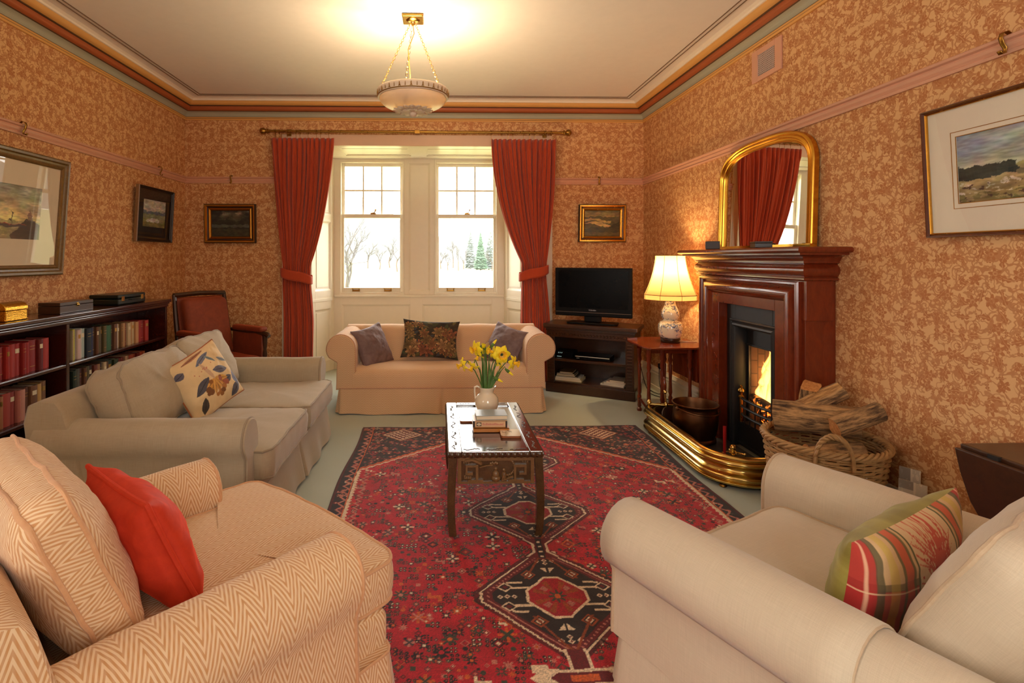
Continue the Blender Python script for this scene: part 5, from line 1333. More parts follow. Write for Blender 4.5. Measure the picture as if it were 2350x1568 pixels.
mb = MB(); mb.box(-0.09, 0.09, -0.04, 0.0, 0.018, 0.10); mb.build('neck', M_BLACK, tv, smooth=False, bevel=0.006)
mb = MB(); mb.prism([(-0.25, -0.13), (0.25, -0.13), (0.27, -0.09), (0.25, 0.08), (-0.25, 0.08), (-0.27, -0.09)], 0.0, 0.016, 'z'); mb.build('foot', M_BLACK, tv, smooth=False, bevel=0.005)
mb = MB(); text_mb(mb, 'TOSHIBA', 0.018, Matrix.Translation((0.0, -0.0506, 0.143)) @ Matrix.Rotation(PI/2, 4, 'X'), sx=1.1); mb.build('lettering', flat('silver_print', C(200, 200, 204), 0.4), tv, smooth=False)
M_WHITEP = flat('pale_plastic', C(210, 208, 200), 0.35)
dv = thing('dvd_player', 'black disc player with a silver front strip on the stand shelf', 'disc player', (TS.x, TS.y, 0.362), TR)
mb = MB(); mb.box(-0.17, 0.20, -0.13, 0.10, 0.003, 0.043); mb.build('casing', M_BLACK, dv, smooth=False, bevel=0.003)
mb = MB(); mb.box(-0.165, 0.195, -0.133, -0.129, 0.030, 0.037); mb.build('silver_strip', M_WHITEP, dv, smooth=False)
mb = MB(); mb.box(-0.15, -0.12, -0.132, -0.129, 0.012, 0.016); mb.build('badge', M_WHITEP, dv, smooth=False)
bx_ = thing('set_top_box', 'black receiver box at the left end of the stand shelf', 'receiver', (TS.x, TS.y, 0.362), TR)
mb = MB(); mb.box(-0.40, -0.20, -0.11, 0.10, 0.003, 0.066); mb.build('casing', M_BLACK, bx_, smooth=False, bevel=0.003)
md = NM('lit_display', 0.4, Base_Color=C(20, 30, 28), Emission_Color=C(190, 220, 210), Emission_Strength=0.5).mat
mb = MB()
for k in range(3): mb.box(-0.355+k*0.018, -0.352+k*0.018, -0.113, -0.109, 0.045, 0.058); mb.box(-0.355+k*0.018, -0.346+k*0.018, -0.113, -0.109, 0.056, 0.058)
mb.box(-0.37, -0.32, -0.113, -0.109, 0.010, 0.014); mb.build('display', md, bx_, smooth=False)
def magcol(c): return flat('cover_%d_%d_%d' % c, C(*c), 0.35)
M_PAGES = flat('paper_pages', C(226, 212, 184), 0.8)
rr = random.Random(5)
def flatbook(name, label, x, y, z, w, d, h, rz, col, group, base=None, cat='magazine', yaw=TR, org=TS, spine=True):
    p = Vector((x, y, 0)); p.rotate(Euler((0, 0, yaw)))
    t = thing(name, label, cat, (org.x+p.x, org.y+p.y, z), yaw+rz, group)
    mb = MB(); e = min(0.003, h*0.2); mb.box(-w/2, w/2, -d/2, d/2, h-e, h); mb.box(-w/2, w/2, -d/2, d/2, 0.0, e)
    if spine: mb.box(-w/2, w/2, -d/2, -d/2+0.002, 0.0, h)
    mb.build('cover', col, t, smooth=False)
    mb = MB(); mb.box(-w/2+0.003, w/2-0.003, -d/2+0.0025, d/2-0.003, e+0.0002, h-e-0.0002); mb.build('pages', M_PAGES, t, smooth=False)
    return t
z = 0.116
for k, (w_, h_, c_, x_, lab) in enumerate(((0.29, 0.024, (214, 196, 140), -0.245, 'lowest thick yellowish magazine'), (0.27, 0.016, (226, 222, 212), -0.25, 'white magazine second from the bottom'), (0.23, 0.010, (60, 56, 50), -0.262, 'dark magazine in the middle'), (0.20, 0.016, (120, 110, 70), -0.275, 'olive covered book'), (0.19, 0.012, (54, 44, 30), -0.275, 'dark brown book'), (0.14, 0.014, (110, 84, 50), -0.27, 'small tan book on top'))):
    flatbook('magazine', lab+' of the left pile in the television stand', x_, -0.03, z, w_, 0.21, h_, R(rr.uniform(-5, 5)), magcol(c_), 'magazines in the left pile of the stand', spine=False); z += h_+0.001
z = 0.116
for k, (w_, h_, c_, x_, lab) in enumerate(((0.25, 0.014, (232, 226, 214), 0.235, 'lowest white magazine'), (0.22, 0.016, (196, 190, 184), 0.25, 'grey magazine above the lowest'), (0.20, 0.012, (216, 200, 186), 0.262, 'cream magazine'), (0.15, 0.016, (150, 130, 110), 0.275, 'small brown magazine on top'))):
    flatbook('magazine', lab+' of the right pile in the television stand', x_, -0.035, z, w_, 0.20, h_, R(rr.uniform(-9, 2)), magcol(c_), 'magazines in the right pile of the stand', spine=False); z += h_+0.001
ws = thing('wall_socket', 'white wall socket with a black plug above the skirting', 'socket', (XR, 5.50, 0.29))
mb = MB(); mb.box(-0.012, 0.0, -0.07, 0.07, -0.035, 0.05); mb.build('plate', M_WHITEP, ws, smooth=False, bevel=0.003)
mb = MB(); mb.box(-0.05, -0.0125, 0.0, 0.055, -0.025, 0.03); mb.build('plug', M_BLACK, ws, smooth=False, bevel=0.006)
for k, (lab, pts) in enumerate((('black cable hanging from the socket behind the lamp table', [(2.345, 5.52, 0.285), (2.32, 5.46, 0.16), (2.31, 5.40, 0.04), (2.30, 5.52, 0.012), (2.30, 5.66, 0.008)]), ('black cable looping from the television stand to the skirting', [(2.24, 5.82, 0.40), (2.24, 5.72, 0.18), (2.25, 5.60, 0.03), (2.25, 5.45, 0.009), (2.34, 5.25, 0.009)]), ('thin black cable lying on the carpet under the lamp table', [(2.28, 5.18, 0.008), (2.22, 5.10, 0.008), (2.30, 5.0, 0.008), (2.345, 4.80, 0.05)]))):
    mb = MB(); P = []
    for i in range(len(pts)-1):
        a = [Vector(pts[max(0, i-1)]), Vector(pts[i]), Vector(pts[i+1]), Vector(pts[min(len(pts)-1, i+2)])]
        for j in range(8):
            t = j/8; P.append(0.5*((2*a[1])+(a[2]-a[0])*t+(2*a[0]-5*a[1]+4*a[2]-a[3])*t*t+(3*a[1]-a[0]-3*a[2]+a[3])*t**3))
    mb.tube(P, 0.004, 6); tag(mb.build('cable', M_BLACK), lab, 'cable', 'cables behind the television stand')

# ------------------------------------------------------------------ bookcase and its books
BF = -2.60
bk = thing('bookcase', 'long low mahogany bookcase running along the wall', 'bookcase', (-2.75, 3.6, 0))
mb = MB(); mb.box(XL+0.036, BF+0.03, 1.6, 5.09, 1.028, 1.058); mb.box(XL+0.036, BF+0.018, 1.61, 5.08, 1.012, 1.029); mb.box(XL+0.036, BF+0.008, 1.62, 5.07, 0.985, 1.013); part(mb, 'top', M_BOOKCASE, bk, smooth=False, bevel=0.007, seg=3)
for y in (1.62, 2.66, 3.715, 5.035):
    mb = MB(); mb.box(XL+0.036, BF, y, y+0.03, 0.0, 0.986); part(mb, 'upright', M_BOOKCASE, bk, smooth=False, bevel=0.003)
for y0, y1 in ((1.651, 2.659), (2.691, 3.714), (3.746, 5.034)):
    for z in (0.385, 0.68):
        mb = MB(); mb.box(XL+0.05, BF-0.012, y0, y1, z, z+0.025); mb.box(BF-0.012, BF-0.002, y0, y1, z+0.002, z+0.023); part(mb, 'shelf', M_BOOKCASE, bk, smooth=False, bevel=0.003)
    mb = MB(); mb.box(XL+0.05, BF-0.01, y0, y1, 0.09, 0.11); part(mb, 'bottom_shelf', M_BOOKCASE, bk, smooth=False)
mb = MB(); mb.box(XL+0.036, XL+0.048, 1.66, 5.03, 0.0, 0.985); part(mb, 'back_panel', M_BOOKCASE, bk, smooth=False)
mb = MB(); mb.box(BF-0.03, BF+0.008, 1.62, 5.07, 0.0, 0.088); part(mb, 'plinth', M_BOOKCASE, bk, smooth=False, bevel=0.006)
ORD = ['', 'first', 'second', 'third', 'fourth', 'fifth', 'sixth', 'seventh', 'eighth', 'ninth', 'tenth', 'eleventh', 'twelfth', 'thirteenth', 'fourteenth', 'fifteenth', 'sixteenth', 'seventeenth', 'eighteenth', 'nineteenth', 'twentieth', 'twenty-first', 'twenty-second', 'twenty-third', 'twenty-fourth', 'twenty-fifth', 'twenty-sixth', 'twenty-seventh', 'twenty-eighth']
_cm = {}
def cover(c):
    if c not in _cm:
        m = NM('bookcloth_%d_%d_%d' % c, 0.6); o = m.obj(); n = m.noise(o, 300.0, 2.0); k = m.noise(o, 12.0, 3.0); l_ = C(*c)
        m.set('Base Color', m.mix(n*0.3+k*0.5-0.1, (l_[0]*0.75, l_[1]*0.75, l_[2]*0.75, 1), l_)); _cm[c] = m.mat
    return _cm[c]
M_GILTP = metal('gilt_print', C(200, 160, 90), 0.4)
M_CREAMP = flat('cream_label', C(222, 206, 170), 0.7)
def shelf_books(spec, zs, where, group, hs, anchor):
    n = len(spec)
    for i, (xa, xb, c, cn) in enumerate(spec):
        XS = BF-0.055-0.008*((i*7) % 3)
        def yy(x): return (BF-0.06)/((x-1037.3)/1200+0.0244)
        y0, y1 = yy(xa)+0.0006, yy(xb)-0.0006
        h = hs[0]+(hs[1]-hs[0])*i/max(1, n-1)+0.010*(((i*5) % 7)/7-0.5); dp = 0.15; th = y1-y0
        mb = MB(); rd = min(0.006, th*0.3)
        pf = [(XS-dp, y0), (XS, y0)]+[(XS+rd*math.sin(PI*k/6), y0+th*k/6) for k in range(1, 6)]+[(XS, y1), (XS-dp, y1)]
        inner = [(XS-dp, y1-0.0022), (XS-0.004, y1-0.0022), (XS-0.004, y0+0.0022), (XS-dp, y0+0.0022)]
        mb.prism(pf+inner, 0, h, 'z')
        mb.prism([(XS-dp+0.004, y0+0.0024), (XS-0.0042, y0+0.0024), (XS-0.0042, y1-0.0024), (XS-dp+0.004, y1-0.0024)], 0.003, h-0.004, 'z', 1)
        pf2 = [(XS+rd*math.sin(PI*k/6)+0.0005, y0+th*k/6) for k in range(0, 7)]+[(XS-0.001, y1-0.0005), (XS-0.001, y0+0.0005)]
        if i % 3 != 1:
            for a, b_ in ((0.70, 0.84), ) if i % 2 else ((0.16, 0.175), (0.80, 0.815), (0.70, 0.715)): mb.prism([(p[0]-0.0001, p[1]) for p in pf2[1:6]]+[(XS-0.001, y0+th*5/6), (XS-0.001, y0+th/6)], h*a, h*b_, 'z', 2)
        o = mb.build('book', [cover(c), M_PAGES, M_CREAMP if (i % 4 == 1) else M_GILTP], None, smooth=False)
        o.location = (0, 0, zs)
        tag(o, '%s book, %s from %s, %s' % (cn, ORD[i+1], anchor, where), 'book', group)
q = 4.6125
RED_, RD2, RD3, DR, TAN, BRN, DKB, OLV, GRN_, DGN, NVY, BLU, WHT, YEL, PNK_, CRM_ = (166, 36, 28), (150, 30, 26), (178, 48, 36), (110, 24, 22), (196, 148, 96), (112, 70, 44), (66, 42, 30), (98, 84, 44), (58, 104, 64), (44, 58, 40), (26, 32, 44), (40, 64, 120), (226, 222, 206), (216, 204, 80), (226, 196, 186), (214, 190, 148)
up_r = [(828, 838, CRM_, 'cream'), (838, 862, YEL, 'yellow'), (862, 878, (190, 204, 206), 'pale blue'), (878, 914, PNK_, 'pale pink'), (914, 934, WHT, 'white'), (934, 974, (176, 190, 180), 'pale grey-green'), (974, 1026, NVY, 'dark navy'), (1026, 1044, BLU, 'blue'), (1044, 1072, DKB, 'dark brown'), (1072, 1098, BRN, 'brown'), (1098, 1130, OLV, 'olive brown'), (1130, 1146, DKB, 'thin dark brown'), (1146, 1178, OLV, 'olive'), (1178, 1234, GRN_, 'green'), (1234, 1254, DKB, 'dark'), (1254, 1288, BRN, 'brown'), (1288, 1304, WHT, 'white'), (1304, 1326, (170, 130, 84), 'tan'), (1326, 1346, (140, 100, 60), 'brown'), (1346, 1378, TAN, 'tan'), (1378, 1396, (140, 60, 34), 'rust'), (1396, 1426, CRM_, 'cream'), (1426, 1452, TAN, 'tan'), (1452, 1478, CRM_, 'cream'), (1478, 1508, (214, 160, 110), 'peach'), (1508, 1540, RED_, 'red'), (1540, 1574, RD2, 'red'), (1574, 1610, RD3, 'red')]
lo_r = [(832, 870, DGN, 'dark grey-green'), (870, 912, (84, 80, 64), 'grey'), (912, 944, (92, 46, 34), 'red brown'), (944, 976, BRN, 'brown'), (976, 1012, OLV, 'olive'), (1012, 1048, DKB, 'dark brown'), (1048, 1086, (120, 56, 40), 'red brown'), (1086, 1122, (170, 130, 90), 'tan'), (1122, 1146, DKB, 'dark'), (1146, 1178, CRM_, 'cream'), (1178, 1206, BRN, 'brown'), (1206, 1254, DGN, 'dark green'), (1254, 1300, (52, 62, 36), 'green'), (1300, 1340, DR, 'dark red'), (1340, 1370, (140, 60, 48), 'dull red'), (1370, 1402, (190, 150, 116), 'pale'), (1402, 1442, (150, 56, 36), 'rust'), (1442, 1490, (160, 70, 44), 'rust'), (1490, 1520, DR, 'dark red'), (1520, 1560, (170, 70, 40), 'orange red'), (1560, 1590, (196, 120, 70), 'orange')]
up_l = [(-60, 4, RD2, 'red'), (4, 76, RED_, 'red'), (76, 146, RD2, 'red'), (146, 188, RED_, 'thin red'), (188, 252, RD3, 'red'), (252, 318, RED_, 'red'), (318, 356, RD2, 'thin red'), (356, 398, RED_, 'red'), (398, 482, RD2, 'wide red'), (482, 528, DR, 'dark red'), (528, 598, RD3, 'bright red')]
lo_l = [(-60, 4, RD2, 'red'), (4, 66, (92, 56, 46), 'brown'), (66, 76, DKB, 'thin dark'), (76, 120, (176, 116, 76), 'tan'), (120, 206, (176, 68, 54), 'dull red'), (206, 266, (160, 66, 58), 'rose red'), (266, 300, (200, 120, 104), 'pink'), (300, 358, (214, 150, 130), 'pale pink'), (358, 402, (110, 66, 48), 'brown'), (402, 470, (128, 84, 54), 'brown'), (470, 522, (206, 160, 90), 'ochre'), (522, 578, (138, 96, 60), 'brown')]
S_ = lambda L: [(a/q, b_/q, c, n_) for a, b_, c, n_ in L]
shelf_books(S_(up_r), 0.7055, 'upper shelf of the far bay', 'books on the upper far shelf', (0.222, 0.182), 'the bookcase divider')
shelf_books(S_(lo_r), 0.4105, 'middle shelf of the far bay', 'books on the middle far shelf', (0.222, 0.20), 'the bookcase divider')
shelf_books(S_(up_l), 0.7055, 'upper shelf of the near bay', 'books on the upper near shelf', (0.20, 0.205), 'the picture edge')
shelf_books(S_(lo_l), 0.4105, 'middle shelf of the near bay', 'books on the middle near shelf', (0.20, 0.205), 'the picture edge')
TZ = 1.059
ck = thing('brass_casket', 'small domed brass casket on the bookcase top', 'casket', (-2.70, 3.34, TZ))
M_HAMB = NM('hammered_brass', 0.15, Metallic=1.0, Base_Color=C(214, 160, 56)); M_HAMB.bump(M_HAMB.noise(M_HAMB.obj(), 160.0, 2.0), 0.5, 0.004); M_HAMB = M_HAMB.mat
mb = MB(); mb.box(-0.055, 0.055, -0.085, 0.085, 0, 0.062); mb.box(-0.06, 0.06, -0.09, 0.09, 0, 0.008); mb.build('box', M_HAMB, ck, smooth=False, bevel=0.006)
mb = MB(); pf = [(-0.058, 0.064), (0.058, 0.064)]+[(0.058*math.cos(PI*k/12), 0.074+0.042*math.sin(PI*k/12)) for k in range(13)]; mb.prism(pf, -0.088, 0.088, 'y'); mb.build('lid', M_HAMB, ck, bevel=0.003)
wb = thing('wooden_box', 'dark wooden box with a brass catch on the bookcase', 'box', (-2.70, 3.86, TZ))
mb = MB(); mb.box(-0.075, 0.075, -0.175, 0.175, 0, 0.052); mb.build('box', M_DARKOAK, wb, smooth=False, bevel=0.003)
mb = MB(); mb.box(-0.075, 0.075, -0.175, 0.175, 0.054, 0.078); mb.build('lid', M_DARKOAK, wb, smooth=False, bevel=0.003)
mb = MB(); mb.sphere((0.079, 0.0, 0.053), 0.012, 12, 8); mb.box(0.074, 0.079, -0.01, 0.01, 0.04, 0.07); mb.build('catch', M_BRASS, wb)
gc = thing('case', 'dark green leather case with brass locks on the bookcase', 'case', (-2.755, 4.56, TZ))
M_GLEA = flat('green_leather', C(12, 26, 20), 0.3)
mb = MB(); mb.box(-0.12, 0.12, -0.20, 0.20, 0, 0.05); mb.build('case_body', M_GLEA, gc, smooth=False, bevel=0.01, seg=3)
mb = MB(); mb.box(-0.12, 0.12, -0.20, 0.20, 0.052, 0.085); mb.build('lid', M_GLEA, gc, smooth=False, bevel=0.01, seg=3)
for y in (-0.14, 0.14):
    mb = MB(); mb.box(0.119, 0.126, y-0.018, y+0.018, 0.03, 0.07); mb.build('lock', M_BRASS, gc, smooth=False, bevel=0.002)
mb = MB(); mb.tube([(0.122, -0.05, 0.04), (0.14, -0.045, 0.04), (0.146, 0, 0.04), (0.14, 0.045, 0.04), (0.122, 0.05, 0.04)], 0.006, 8); mb.build('handle', M_GLEA, gc)

# ------------------------------------------------------------------ old rust coloured armchair in the corner
M_RUST = velvet('rust_velvet', C(104, 38, 16), C(152, 66, 30))
oc = thing('armchair', 'old rust velvet armchair with a dark wooden frame in the corner', 'armchair', (-2.17, 5.27, 0), R(-124.8))
for s_ in (-1, 1):
    mb = MB(); mb.tube([(s_*0.28, -0.22, 0.0), (s_*0.28, -0.24, 0.2), (s_*0.28, -0.25, 0.42), (s_*0.275, -0.33, 0.8), (s_*0.27, -0.38, 1.08)], [0.02, 0.024, 0.028, 0.024, 0.02], 8); mb.build('back_post', M_DARKOAK, oc)
    mb = MB(); mb.lathe([(0.014, 0.0), (0.02, 0.06), (0.016, 0.10), (0.026, 0.14), (0.026, 0.40), (0.018, 0.44), (0.024, 0.47), (0.016, 0.52), (0.022, 0.58), (0.026, 0.66)], (s_*0.30, 0.28, 0), 12); mb.build('leg', M_DARKOAK, oc)
    mb = MB(); mb.tube([(s_*0.285, -0.30, 0.69), (s_*0.295, -0.1, 0.685), (s_*0.305, 0.15, 0.68), (s_*0.305, 0.31, 0.67), (s_*0.305, 0.335, 0.655)], [0.018, 0.02, 0.022, 0.028, 0.02], 8); mb.build('armrest', M_DARKOAK, oc)
    rblock('arm_pad', oc, M_RUST, s_*0.30-0.045, s_*0.30+0.045, -0.22, 0.27, 0.695, 0.745, 0.022)
    mb = MB(); mb.box(s_*0.295-0.01, s_*0.295+0.01, -0.24, 0.24, 0.42, 0.68); mb.build('side_panel', M_RUST, oc, smooth=False)
    mb = MB(); mb.box(s_*0.30-0.018, s_*0.30+0.018, 0.262, 0.298, 0.64, 0.67); mb.build('arm_support', M_DARKOAK, oc, smooth=False)
mb = MB(); mb.tube([(-0.275, -0.375, 1.075), (0, -0.395, 1.085), (0.275, -0.375, 1.075)], 0.024, 8); mb.build('top_rail', M_DARKOAK, oc)
rblock('back_cushion', oc, M_RUST, -0.235, 0.235, -0.235, -0.115, 0.46, 1.04, 0.05, lean=-0.24, seed=3)
rblock('back_panel', oc, M_RUST, -0.25, 0.25, -0.285, -0.245, 0.46, 1.05, 0.015, lean=-0.22)
rblock('seat_cushion', oc, M_RUST, -0.255, 0.255, -0.235, 0.31, 0.335, 0.47, 0.055, seed=5)
mb = MB(); mb.box(-0.28, 0.28, -0.24, 0.28, 0.26, 0.335); mb.build('seat_rail', M_DARKOAK, oc, smooth=False)

# ------------------------------------------------------------------ carved coffee table
CT = Vector((0.292, 3.137, 0)); ct = thing('coffee_table', 'carved dark hardwood coffee table standing on the rug', 'coffee table', (CT.x, CT.y, 0.017))
hw, hl, TH = 0.243, 0.455, 0.438
def carved():
    m = NM('carved_border', 0.22, Coat_Weight=0.5); o = m.obj(); v = m.nt.nodes.new('ShaderNodeTexVoronoi'); v.feature = 'DISTANCE_TO_EDGE'; m.nt.links.new(o, v.inputs['Vector']); v.inputs['Scale'].default_value = 70.0
    d = V(m.nt, v.outputs['Distance']); n = m.noise(o, 18.0, 3.0); k = d.step(0.02, 0.12)
    m.set('Base Color', m.mix(k*0.12+n*0.88, C(44, 30, 18), C(104, 76, 46))); m.bump(k, 0.15, 0.0015); return m.mat
M_CARV2 = carved(); M_RELIEF = wood('relief_hardwood', C(84, 58, 32), C(146, 110, 68), 0.35, 1.5, 0.3)
mb = MB()
for x0, x1, y0, y1 in ((-hw, -hw+0.068, -hl, hl), (hw-0.068, hw, -hl, hl), (-hw+0.068, hw-0.068, -hl, -hl+0.06), (-hw+0.068, hw-0.068, hl-0.06, hl)): mb.box(x0, x1, y0, y1, TH-0.03, TH)
mb.build('top_frame', M_TABLETOP, ct, smooth=False, bevel=0.004)
mb = MB(); mb.box(-hw+0.068, hw-0.068, -hl+0.06, hl-0.06, TH-0.025, TH-0.010); mb.build('tabletop', M_TABLETOP, ct, smooth=False)
mb = MB(); g = random.Random(3)                      # carved sprays along the border
def spray(cx, cy, L, along):
    mb = MB()
    for k in range(int(L/0.006)):
        u = -L/2+k*0.006; w_ = 0.008*math.sin(u*60)+g.uniform(-0.006, 0.006); dx, dy = (u, w_) if along == 'x' else (w_, u)
        mb.sphere((cx+dx, cy+dy, TH), 0.0042, 6, 4, sz=0.6)
    mb.build('carved_spray', M_CARVED, ct)
for s_ in (-1, 1):
    for y in (-0.36, -0.20, -0.02, 0.16, 0.32): spray(s_*(hw-0.033), y, 0.115, 'y')
    for x in (-0.12, 0.0, 0.12): spray(x, s_*(hl-0.03), 0.085, 'x')
mb = MB()
for s_ in (-1, 1):
    n = 15
    for k in range(n): mb.lathe([(0.0155, 0), (0.0155, 0.004), (0.009, 0.009), (0.0, 0.010)], (0, 0, 0), 10, M=Matrix.Translation((-hw+0.016+k*(2*hw-0.032)/(n-1), s_*hl, TH-0.018)) @ Matrix.Rotation(s_*-PI/2, 4, 'X'), caps=False)
    n = 30
    for k in range(n): mb.lathe([(0.0145, 0), (0.0145, 0.004), (0.009, 0.008), (0.0, 0.009)], (0, 0, 0), 8, M=Matrix.Translation((s_*hw, -hl+0.016+k*(2*hl-0.032)/(n-1), TH-0.018)) @ Matrix.Rotation(s_*PI/2, 4, 'Y'), caps=False)
mb.build('edge_moulding', M_CARVED, ct)
for sx in (-1, 1):
    for sy in (-1, 1):
        mb = MB(); P = []
        for k in range(13):
            f = k/12; z = (TH-0.032)*f; b_ = 0.010*math.sin(PI*min(1, f*1.05)**0.8); cx = sx*(hw-0.022+b_); cy = sy*(hl-0.022+b_*0.3); a = 0.022-0.003*(1-f)
            P.append([(cx-a, cy-a, z), (cx+a, cy-a, z), (cx+a, cy+a, z), (cx-a, cy+a, z)])
        mb.grid(P, cv=True, flip=True); mb.cap(P[0]); mb.cap(P[-1], flip=True)
        mb.build('leg', M_CARV2, ct, smooth=False, bevel=0.004)
for sy in (-1, 1):
    yy = sy*(hl-0.012); mb = MB(); x0 = hw-0.045
    cnt = [0]
    def bx2(xa, xb, za, zb, d=0.008):
        cnt[0] += 1; e = 0.00035*(cnt[0] % 7); d += e; mb.box(xa+e, xb-e*0.7, min(yy-sy*e, yy+sy*d), max(yy-sy*e, yy+sy*d), za+e*0.8, zb-e)
    mb.box(-x0, x0, min(yy, yy-sy*0.012), max(yy, yy-sy*0.012), 0.27, TH-0.03); mb.build('apron', M_CARV2, ct, smooth=False); mb = MB()
    bx2(-x0, x0, TH-0.05, TH-0.032); bx2(-x0, x0, 0.27, 0.282); bx2(-x0, -x0+0.02, 0.27, TH-0.04); bx2(x0-0.02, x0, 0.27, TH-0.04)
    for s_ in (-1, 1):                              # key frets
        c_ = s_*0.125; w_ = 0.014
        bx2(c_-0.034, c_+0.034, 0.355, 0.369, 0.011); bx2(c_-0.034, c_-0.02, 0.315, 0.369, 0.011) if s_ < 0 else bx2(c_+0.02, c_+0.034, 0.315, 0.369, 0.011)
        bx2(c_+0.02, c_+0.034, 0.285, 0.369, 0.011) if s_ < 0 else bx2(c_-0.034, c_-0.02, 0.285, 0.369, 0.011)
        bx2(c_-0.034, c_+0.006, 0.315, 0.329, 0.011) if s_ < 0 else bx2(c_-0.006, c_+0.034, 0.315, 0.329, 0.011)
        bx2(c_-0.02 if s_ < 0 else c_-0.06, c_+0.06 if s_ < 0 else c_+0.02, 0.282, 0.292, 0.011)
    # relief: two robed figures, a roof, a bridge and foliage
    def blob(x, z, r_, sx_=1, sz_=1): mb.sphere((x, yy+sy*0.002, z), r_, 8, 6, sx=sx_, sz=sz_, sy=0.7)
    blob(0.0, 0.345, 0.009); blob(0.0, 0.315, 0.022, 0.9, 1.1); blob(0.0, 0.295, 0.026, 1, 0.7); blob(0.042, 0.338, 0.009); blob(0.042, 0.308, 0.016, 0.8, 1.6)
    mb.tube([(-0.005, yy+sy*0.008, 0.325), (0.012, yy+sy*0.012, 0.30), (-0.012, yy+sy*0.012, 0.288)], 0.004, 6); mb.tube([(0.03, yy+sy*0.006, 0.285), (0.042, yy+sy*0.01, 0.335), (0.052, yy+sy*0.006, 0.285)], 0.004, 6)
    mb.tube([(-0.085, yy+sy*0.004, 0.352), (-0.05, yy+sy*0.006, 0.362), (-0.015, yy+sy*0.004, 0.365)], 0.004, 6); mb.tube([(0.03, yy+sy*0.004, 0.285), (0.09, yy+sy*0.004, 0.305)], 0.006, 6)
    mb.tube([(-0.16, yy+sy*0.004, 0.388), (-0.12, yy+sy*0.010, 0.395), (-0.075, yy+sy*0.006, 0.372)], 0.010, 6)
    for k in range(15): a = k/14*PI; blob(0.052+0.045*math.sin(a), 0.352+0.042*math.cos(a), 0.0065)
    for k in range(9): blob(-0.165+0.012*(k % 3), 0.392-0.008*(k//3), 0.005); blob(0.14+0.012*(k % 3), 0.396-0.008*(k//3), 0.005); blob(-0.16+0.01*(k % 4), 0.296+0.006*(k//4), 0.006)
    for k in range(5): blob(-0.025+0.008*k, 0.372+0.004*(k % 2), 0.008)
    mb.build('relief', M_RELIEF, ct, angle=45)
for sx in (-1, 1):
    mb = MB(); xx = sx*(hw-0.016); mb.box(xx-0.006, xx+0.006, -hl+0.045, hl-0.045, 0.30, TH-0.031)
    for k in range(7): mb.box(xx+sx*0.005-0.003, xx+sx*0.005+0.003, -0.36+k*0.11, -0.29+k*0.11, 0.325, 0.385)
    mb.build('side_apron', M_CARV2, ct, smooth=False, bevel=0.003)
TT = 0.4555                                            # frame top; sunk panel top is 10 mm lower
PT = 0.446

# jug with daffodils
M_GLAZE = NM('cream_glaze', 0.12, Base_Color=C(224, 206, 178), Coat_Weight=0.7)
M_GLAZE.set('Base Color', M_GLAZE.mix(M_GLAZE.noise(M_GLAZE.obj(), 12.0), C(228, 212, 182), C(236, 224, 200))); M_GLAZE = M_GLAZE.mat
JG = Vector((0.308, 3.385, PT))
jg = thing('jug', 'round cream jug holding the daffodils', 'jug', JG)
mb = MB(); mb.lathe([(0.0, 0.003), (0.045, 0.0), (0.05, 0.003), (0.062, 0.02), (0.075, 0.05), (0.0775, 0.075), (0.072, 0.10), (0.058, 0.118), (0.046, 0.127), (0.043, 0.135), (0.044, 0.15), (0.050, 0.165), (0.049, 0.168), (0.046, 0.166), (0.040, 0.15), (0.039, 0.135), (0.042, 0.125), (0.06, 0.11), (0.07, 0.075), (0.055, 0.02), (0.0, 0.012)], (0, 0, 0), 40, caps=False)
for v_i, (x, y, z) in enumerate(mb.v):
    if z > 0.14 and x > 0: k = max(0, x/0.05)**3*(z-0.14)/0.028; mb.v[v_i] = (x+0.014*k, y*(1-0.2*k), z+0.006*k)
mb.build('body', M_GLAZE, jg, angle=70)
mb = MB(); mb.tube([(-0.046, 0, 0.163), (-0.062, 0, 0.172), (-0.078, 0, 0.165), (-0.079, 0, 0.14), (-0.076, 0, 0.11), (-0.070, 0, 0.085)], [0.006, 0.007, 0.007, 0.006, 0.006, 0.007], 10); mb.build('handle', M_GLAZE, jg)
def petalmat(name, a, b_):
    m = NM(name, 0.5, Subsurface_Weight=0.0, Sheen_Weight=0.2); m.set('Base Color', m.mix(m.noise(m.obj(), 40.0, 3.0), C(*a), C(*b_))); return m.mat
M_PETAL = petalmat('daffodil_petal', (250, 220, 8), (255, 238, 40)); M_TRUMP = petalmat('daffodil_trumpet', (252, 192, 4), (255, 214, 20)); M_STEM = petalmat('daffodil_stem', (44, 84, 22), (92, 132, 44)); M_SPATHE = petalmat('papery_spathe', (150, 120, 70), (190, 160, 104))
def Rz(d, up=Vector((0, 0, 1))):
    d = Vector(d).normalized(); return d.to_track_quat('Z', 'Y').to_matrix().to_4x4()
DAFF = []
